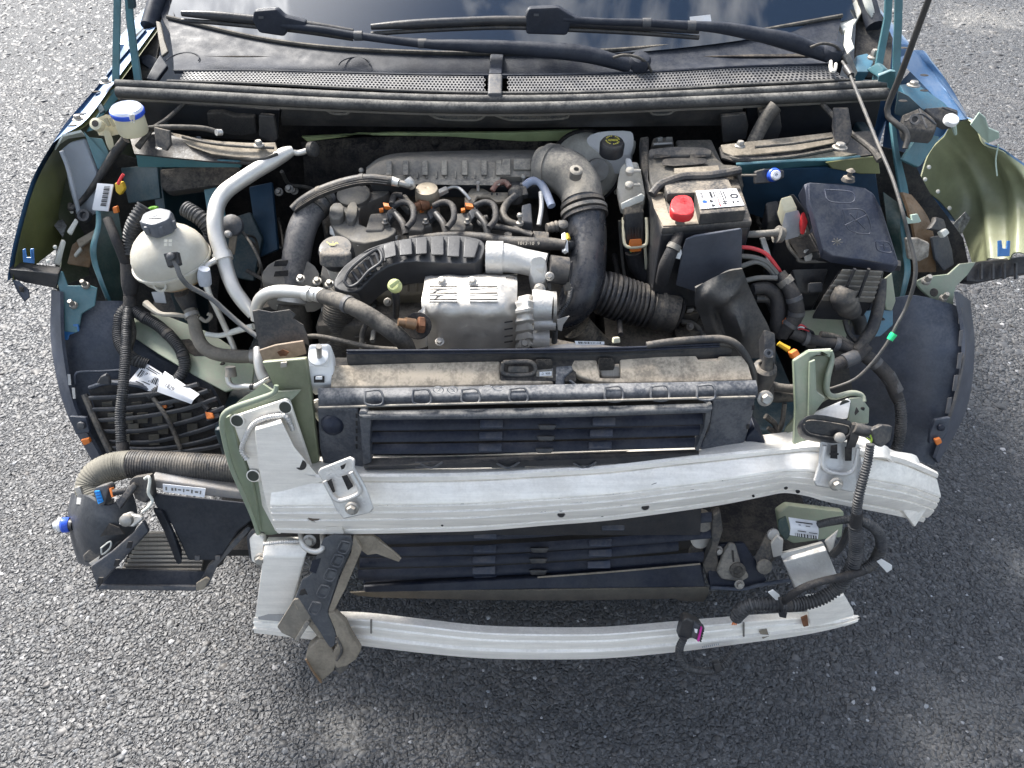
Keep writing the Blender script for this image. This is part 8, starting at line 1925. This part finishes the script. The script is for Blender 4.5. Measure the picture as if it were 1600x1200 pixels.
link('branch', ty([(1364, 880, -.122), (1345, 893, -.13), (1316, 901, -.145), (1285, 908, -.16), (1256, 918, -.165), (1234, 932, -.16), (1226, 940, -.155)], [8, 7, 6, 6, 6, 6, 5], n=12), taped, rh)
link('tape_band', ty([(1340, 800, -.12), (1336, 826, -.12)], [8.5, 9.5], n=12), taped, rh)
link('sleeve', ty([(1376, 858, -.116), (1366, 878, -.121), (1352, 890, -.127)], [9, 9, 8.5], n=12), rubber, rh)
for pts, yy in (([(1370, 878), (1378, 874), (1394, 884), (1394, 890), (1386, 895)], -.13), ([(1200, 926), (1208, 922), (1218, 930), (1220, 938), (1212, 938)], -.155)):
    link('zip_tab', slab(Y([(x, y, yy) for x, y in pts]), .002), white, rh, .0008)
qa = [p for p in Y([(1232, 808, -.07), (1276, 814, -.07), (1278, 842, -.085), (1234, 836, -.085)])]
la = link('label', surf([[qa[0], qa[0].lerp(qa[1], .5) + CA * .003, qa[1]], [qa[0].lerp(qa[3], .5) + CA * .006, (qa[0] + qa[1] + qa[2] + qa[3]) / 4 + CA * .008, qa[1].lerp(qa[2], .5) + CA * .006], [qa[3], qa[3].lerp(qa[2], .5) + CA * .003, qa[2]]], 4, 4, .001), paper, rh)
lift = .0095
link('label_print', join(lettering([p + CA * .007 for p in qa], 'LABELLED', .5, .14, .0065) if False else printbars(qa, [(.15, .75, .08, .15), (.25, .33, .24, .28), (.5, .66, .26, .30), (.2, .5, .58, .63), (.6, .9, .60, .64)], lift), barcode(qa, .10, .90, .74, .94, 20, lift)), ink, la)
link('orange_wires', join(*[ty([(1150, 964, -.15), (1147 + k * 2, 970, -.15), (1144 + k * 3, 976, -.15)], 1.2, n=6) for k in range(3)]), orange, rh)
pc = thing('loose_plug', 'black multi pin plug with a magenta lock on a short conduit over the lower beam', 'plug', WY(1080, 985, -.16))
link('plug', slab(Y([(1066, 972, -.165), (1074, 966, -.162), (1092, 974, -.162), (1100, 982, -.165), (1094, 1002, -.175), (1080, 998, -.172), (1070, 1004, -.175), (1060, 998, -.172)]), .02), blackc, pc, .004)
link('plug_face', slab([p + CA * .003 for p in Y([(1084, 972, -.163), (1101, 981, -.165), (1095, 1003, -.176), (1080, 996, -.172)])], .012), greyp, pc, .002)
link('magenta_lock', slab([p + CA * .006 for p in Y([(1094, 978, -.165), (1096, 979, -.165), (1091, 1001, -.176), (1088, 1000, -.175)])], .003), magenta, pc)
for k in range(5):
    link('pin_slot', slab([p + CA * .006 for p in Y([(1097 - k, 983 + 4 * k, -.167 - .002 * k), (1099 - k, 984 + 4 * k, -.167 - .002 * k), (1098.5 - k, 986 + 4 * k, -.168 - .002 * k), (1096.5 - k, 985 + 4 * k, -.168 - .002 * k)])], .001), dark, pc)
link('white_mark', slab([p + CA * .005 for p in Y([(1084, 981, -.168), (1089, 982, -.168), (1088, 988, -.171), (1085, 987, -.171)])], .001), white, pc)
link('conduit', ty([(1068, 998, -.175), (1062, 1012, -.18), (1063, 1028, -.188), (1072, 1042, -.195), (1090, 1048, -.195), (1112, 1048, -.19), (1128, 1040, -.18), (1144, 1024, -.165), (1152, 1016, -.155)], [5.5, 6, 6, 6, 5.5, 5.5, 6, 6, 5], n=12, corr=(.0045, .1)), conduit, pc)
link('conduit_clip', slab(Y([(1114, 1038, -.19), (1126, 1036, -.188), (1130, 1050, -.194), (1118, 1052, -.196)]), .012), blackc, pc, .003)

# right side looms running to the liner
rl = thing('right_wiring_loom', 'thick black taped looms crossing behind the right rail end', 'wiring loom', W(1330, 550, .64))
link('branch', tz([(1236, 520, .68), (1262, 530, .67), (1300, 536, .665), (1336, 548, .655), (1366, 566, .64), (1390, 592, .615), (1400, 616, .59), (1408, 634, .57)], [9, 9, 9, 10, 11, 11, 10, 8], n=14), taped, rl)
link('branch', tz([(1376, 436, .76), (1374, 470, .73), (1364, 510, .695), (1350, 532, .675), (1340, 548, .66)], [9, 9, 9.5, 9.5, 9], n=14), rubber, rl)
link('branch', tz([(1300, 572, .645), (1320, 564, .65), (1340, 556, .655), (1356, 540, .67)], [9, 10, 10, 9], n=14), taped, rl)
link('tape_band', tz([(1318, 565, .651), (1338, 557, .656)], [11.5, 11.5], n=14), greyp, rl)
link('branch', tz([(1404, 622, .585), (1408, 650, .555), (1406, 680, .52), (1400, 704, .495)], [7.5, 8, 8, 8], n=12, corr=(.0045, .09)), conduit, rl)
link('branch', tz([(1282, 522, .68), (1310, 528, .672), (1332, 540, .662)], [5, 5, 5], n=10), rubberd, rl)
link('branch', tz([(1320, 500, .69), (1326, 520, .675), (1338, 534, .665)], [4, 4, 4], n=10), rubber, rl)
link('tape_end', tz([(1386, 586, .62), (1402, 612, .595)], [12, 10], n=14), greyp, rl)
solo('orange_plug', 'orange plug beside the torn right rail end', 'plug', slab(Z([(1236, 552, .72), (1246, 546, .725), (1251, 554, .717), (1240, 562, .71)]), .014), orange, bevel=.002)
solo('yellow_plug', 'small yellow tipped plug behind the right rail end', 'plug', join(tz([(1216, 536, .72), (1222, 540, .717), (1232, 546, .712)], [4, 4, 5], n=8)), yellow)
cp('rail_top', slab(Z([(1252, 486, .67), (1300, 482, .675), (1330, 500, .655), (1322, 530, .625), (1260, 524, .63), (1246, 504, .65)]), .006), primer, .003, label='pale green right chassis rail seen below the fuse box')
cp('rail_top', slab(Z([(1340, 486, .68), (1396, 484, .685), (1396, 508, .66), (1376, 526, .64), (1344, 528, .635)]), .006), MATS['sky blue sheet paint'], .003)
cp('rail_hole', lathe(W(1378, 500, .668) + V((0, 0, .002)), UP, [(.005, 0), (.004, .001)], 12), dark)
cp('rail_edge', slab(Z([(1376, 440, .73), (1394, 426, .745), (1400, 470, .70), (1394, 486, .685), (1384, 484, .685)]), .005), primer, .002)

# prop rod and bonnet cable
solo('prop_rod', 'dark grey bonnet prop rod rising past the right hinge', 'rod', ty([(1458, -20, .42), (1432, 50, .44), (1408, 115, .46), (1386, 170, .47), (1394, 188, .455), (1412, 202, .44), (1418, 214, .43), (1414, 232, .42)], [5, 5, 5, 4.5, 4.5, 4.5, 4, 4], n=12, step=.02), M('grey rod', (.055, .055, .055), .5, .4, dust=.35))
bcab = thing('bonnet_cable', 'long thin grey cable falling from the seal to the right rail with a green marker', 'cable', W(1400, 380, .85))
link('cable', tz([(1316, 96, 1.03), (1326, 112, 1.025), (1334, 132, 1.015), (1352, 176, 1.0), (1372, 226, .985), (1394, 278, .96), (1410, 330, .93), (1420, 370, .895), (1430, 412, .86), (1428, 444, .83), (1416, 480, .79), (1402, 506, .765), (1386, 536, .735), (1362, 568, .70), (1336, 592, .67), (1304, 605, .65), (1290, 608, .64)], [2, 2.2, 2.6, 2.8, 2.8, 2.8, 2.8, 3, 3.4, 3.2, 2.8, 2.5, 2.4, 2.4, 2.2, 2, 2], n=10), M('dark grey cable', (.06, .06, .06), .5, dust=.3), bcab)
link('end_sleeve', tz([(1322, 106, 1.028), (1330, 118, 1.022)], [6, 5], n=12), blackc, bcab)
link('green_marker', tz([(1397, 521, .755), (1390, 531, .745)], [5.5, 5], n=10), green, bcab)
# headlamp mount on the right rail
hm = thing('lamp_mount', 'black ribbed plastic headlamp mount with a white screw on the right wing rail', 'mount', W(1450, 185, .95))
link('box', prism(Z([(1408, 180, .965), (1438, 167, .975), (1460, 184, .96), (1466, 196, .95), (1458, 206, .94), (1414, 202, .945)]), V((0, 0, -.025))), blackd, hm, .004)
link('arm', prism(Z([(1444, 168, .97), (1480, 166, .965), (1498, 172, .96), (1497, 188, .945), (1476, 192, .945), (1462, 184, .955)]), V((0, 0, -.015))), black, hm, .003)
link('box_rib', join(tube(Z([(1414, 190, .967), (1438, 178, .977), (1462, 194, .96)]), .002, 6), tube(Z([(1436, 170, .978), (1448, 200, .955)]), .002, 6), tube(Z([(1472, 168, .968), (1494, 176, .96)]), .002, 6)), greyp, hm)
link('box_eye', lathe(W(1429, 187, .974), CA, [(.010, 0), (.010, .002), (.006, .002), (.005, 0)], 16), greyp, hm)
link('screw', lathe(W(1486, 188, .96), (0, -.5, 1), [(.013, -.004), (.0135, .002), (.012, .005), (.003, .006)], 20), white, hm)
link('peg', tube(Z([(1490, 196, .94), (1493, 210, .922)]), [.005, .003], 8), palegrn, hm)

# lower right: mounting foot between louvres and support
ft = thing('mounting_foot', 'dusty cast foot bolted low between the louvres and the right support', 'mounting foot', WY(1150, 880, -.04))
link('base', slab(Y([(1100, 860, -.02), (1128, 850, -.02), (1164, 848, -.02), (1184, 880, -.04), (1200, 908, -.06), (1178, 920, -.07), (1110, 918, -.07)]), .02), navyb, ft, .004)
link('casting', slab(Y([(1132, 858, -.03), (1140, 848, -.028), (1150, 850, -.03), (1158, 880, -.048), (1172, 902, -.06), (1160, 910, -.068), (1128, 906, -.066), (1120, 894, -.058)]), .012), greyd, ft, .005)
link('slot', join(slab([p + CA * .001 for p in Y([(1143, 860, -.036), (1146, 860, -.036), (1148, 884, -.05), (1145, 884, -.05)])], .001), lathe(WY(1148, 886, -.052), (0, -1, .6), [(.006, 0), (.005, .001)], 14)), dark, ft)
link('eye', lathe(WY(1152, 890, -.055), (0, -1, .6), [(.014, 0), (.014, .004), (.009, .005), (.007, .001)], 18), rubberd, ft)
for x, y, yy in ((1122, 860, -.03), (1155, 913, -.075)):
    link('bolt', bolt(WY(x, y, yy), (0, -1, .7), .007, .006), steel, ft)
link('edge_strip', ty([(1110, 918, -.072), (1160, 920, -.074), (1188, 914, -.07), (1236, 906, -.06)], 3, n=8), navy, ft)
cp('lower_bracket', slab(Y([(1178, 868, -.03), (1196, 832, -.01), (1206, 824, -.01), (1206, 850, -.03), (1210, 872, -.045), (1196, 886, -.05), (1182, 884, -.05)]), .02), blackd, .004)
cp('bracket_bush', lathe(WY(1194, 885, -.052), (0, -1, .6), [(.014, 0), (.013, .004), (.007, .006)], 16), greyd)
cp('bracket_bush', lathe(WY(1208, 835, -.02), (0, -1, .6), [(.011, 0), (.010, .004), (.005, .006)], 16), aluc)
cp('crossmember', slab(Y([(1216, 800, .03), (1232, 790, .03), (1320, 800, .03), (1316, 840, .01), (1240, 850, .0), (1222, 840, .0)]), .02), primer, .004)
cp('rail_scrap', slab(Y([(1216, 812, .0), (1228, 806, .0), (1236, 836, -.02), (1228, 846, -.025), (1216, 830, -.015)]), .006), M('dark green paint', (0.02, 0.05, 0.045)), .002)
cp('side_strap', ty([(1326, 826, -.06), (1316, 850, -.07), (1300, 868, -.075)], 6, n=8), blackc)

# ================================================================== small things that tie the bay together
def bands(T, l, rpx, at, mat, name='tape_band'):
    pts = Z(l)
    S = spline([list(p) for p in pts], .004)
    for t in at:
        i = min(max(int(t * (len(S) - 1)), 1), len(S) - 3)
        a, b = V(S[i]), V(S[i + 2])
        link(name, tube([a, b], m(a, rpx), 14), mat, T)
bands(lm, [(1218, 428, .77), (1232, 448, .755), (1242, 470, .735), (1244, 492, .71), (1232, 510, .69)], 13, (.45, .7, .93), greyp)
bands(rl, [(1236, 520, .68), (1262, 530, .67), (1300, 536, .665), (1336, 548, .655), (1366, 566, .64), (1390, 592, .615)], 11.5, (.15, .42, .6, .8), greyp)
bands(hw, [(203, 480, .67), (222, 494, .66), (246, 508, .65), (270, 530, .635), (285, 552, .62), (288, 574, .60)], 9.6, (.2, .55, .85), taped)
bands(lo, [(296, 484, .70), (303, 502, .685), (308, 524, .665), (318, 542, .65), (338, 553, .64), (370, 557, .635), (402, 557, .635)], 11.8, (.06, .95), steel, 'hose_clamp')
bands(ach, [(504, 463, .80), (530, 470, .815), (560, 484, .815), (590, 502, .80), (615, 520, .785)], 14.5, (.45,), greyp, 'hose_mark')
bands(bh, [(457, 328, .835), (472, 316, .845), (500, 300, .862), (540, 286, .878), (575, 280, .885), (612, 283, .882)], 9.6, (.30, .72), blackd, 'hose_mark')
rr_ = random.Random(11)
for x, y, dx, dy, z in ((436, 340, 24, 120, .70), (448, 352, 12, 100, .69), (424, 372, 30, 40, .70), (404, 380, 10, 90, .68), (392, 420, 40, 50, .69), (418, 300, -10, 90, .72),
                        (958, 402, 10, 120, .70), (946, 440, 40, 70, .66), (1014, 430, 60, 30, .69), (1022, 470, 70, 20, .68), (1066, 500, 40, 24, .64), (960, 500, 70, 30, .62),
                        (560, 470, 40, 50, .66), (590, 470, -14, 60, .67), (1180, 330, 30, 60, .74), (1188, 346, 20, 70, .73), (1196, 440, 30, 60, .70), (1260, 470, 40, 40, .66)):
    l = [(x + dx * t + rr_.uniform(-7, 7), y + dy * t + rr_.uniform(-5, 5), z - .02 * t + rr_.uniform(-.008, .008)) for t in (0, .25, .5, .75, 1)]
    ep('cable', tz(l, rr_.choice([1.8, 2.4, 3.2, 4.2]), n=8), rr_.choice([rubber, rubberd, greywire, taped]))
for pts, z, h, mt in (([(1064, 470), (1090, 466), (1094, 488), (1068, 492)], .66, .03, blackd), ([(1072, 474), (1084, 472), (1085, 482), (1074, 484)], .675, .012, aluc), ([(1050, 500), (1104, 494), (1108, 520), (1056, 526)], .63, .04, blackd),
                      ([(966, 486), (1010, 502), (1000, 520), (958, 504)], .62, .02, MATS['dusty alloy']), ([(560, 432), (588, 436), (586, 458), (562, 456)], .70, .03, blackd), ([(556, 470), (600, 480), (606, 512), (562, 506)], .66, .04, MATS['grimy engine metal']),
                      ([(404, 450), (426, 446), (430, 476), (408, 482)], .68, .03, blackd), ([(500, 466), (514, 466), (516, 500), (502, 502)], .66, .03, MATS['dusty mount casting'])):
    ep('bracket', prism(Z([(x, y, z) for x, y in pts]), V((0, .004, -h))), mt, .003)
for x, y, z in ((975, 494, .635), (992, 508, .63), (1078, 510, .645), (570, 448, .715), (585, 492, .675), (418, 462, .692), (508, 484, .675)):
    ep('bolt', bolt(W(x, y, z), CA, .006, .005), steel)
for k in range(9):
    y = 462 + 9 * k
    ep('casting_rib', prism(Z([(540 + 2 * k, y, .69 - .006 * k), (556 + 2 * k, y, .69 - .006 * k), (556 + 2 * k, y + 2.5, .688 - .006 * k), (540 + 2 * k, y + 2.5, .688 - .006 * k)]), V((0, .004, -.01))), MATS['grimy engine metal'], .001)
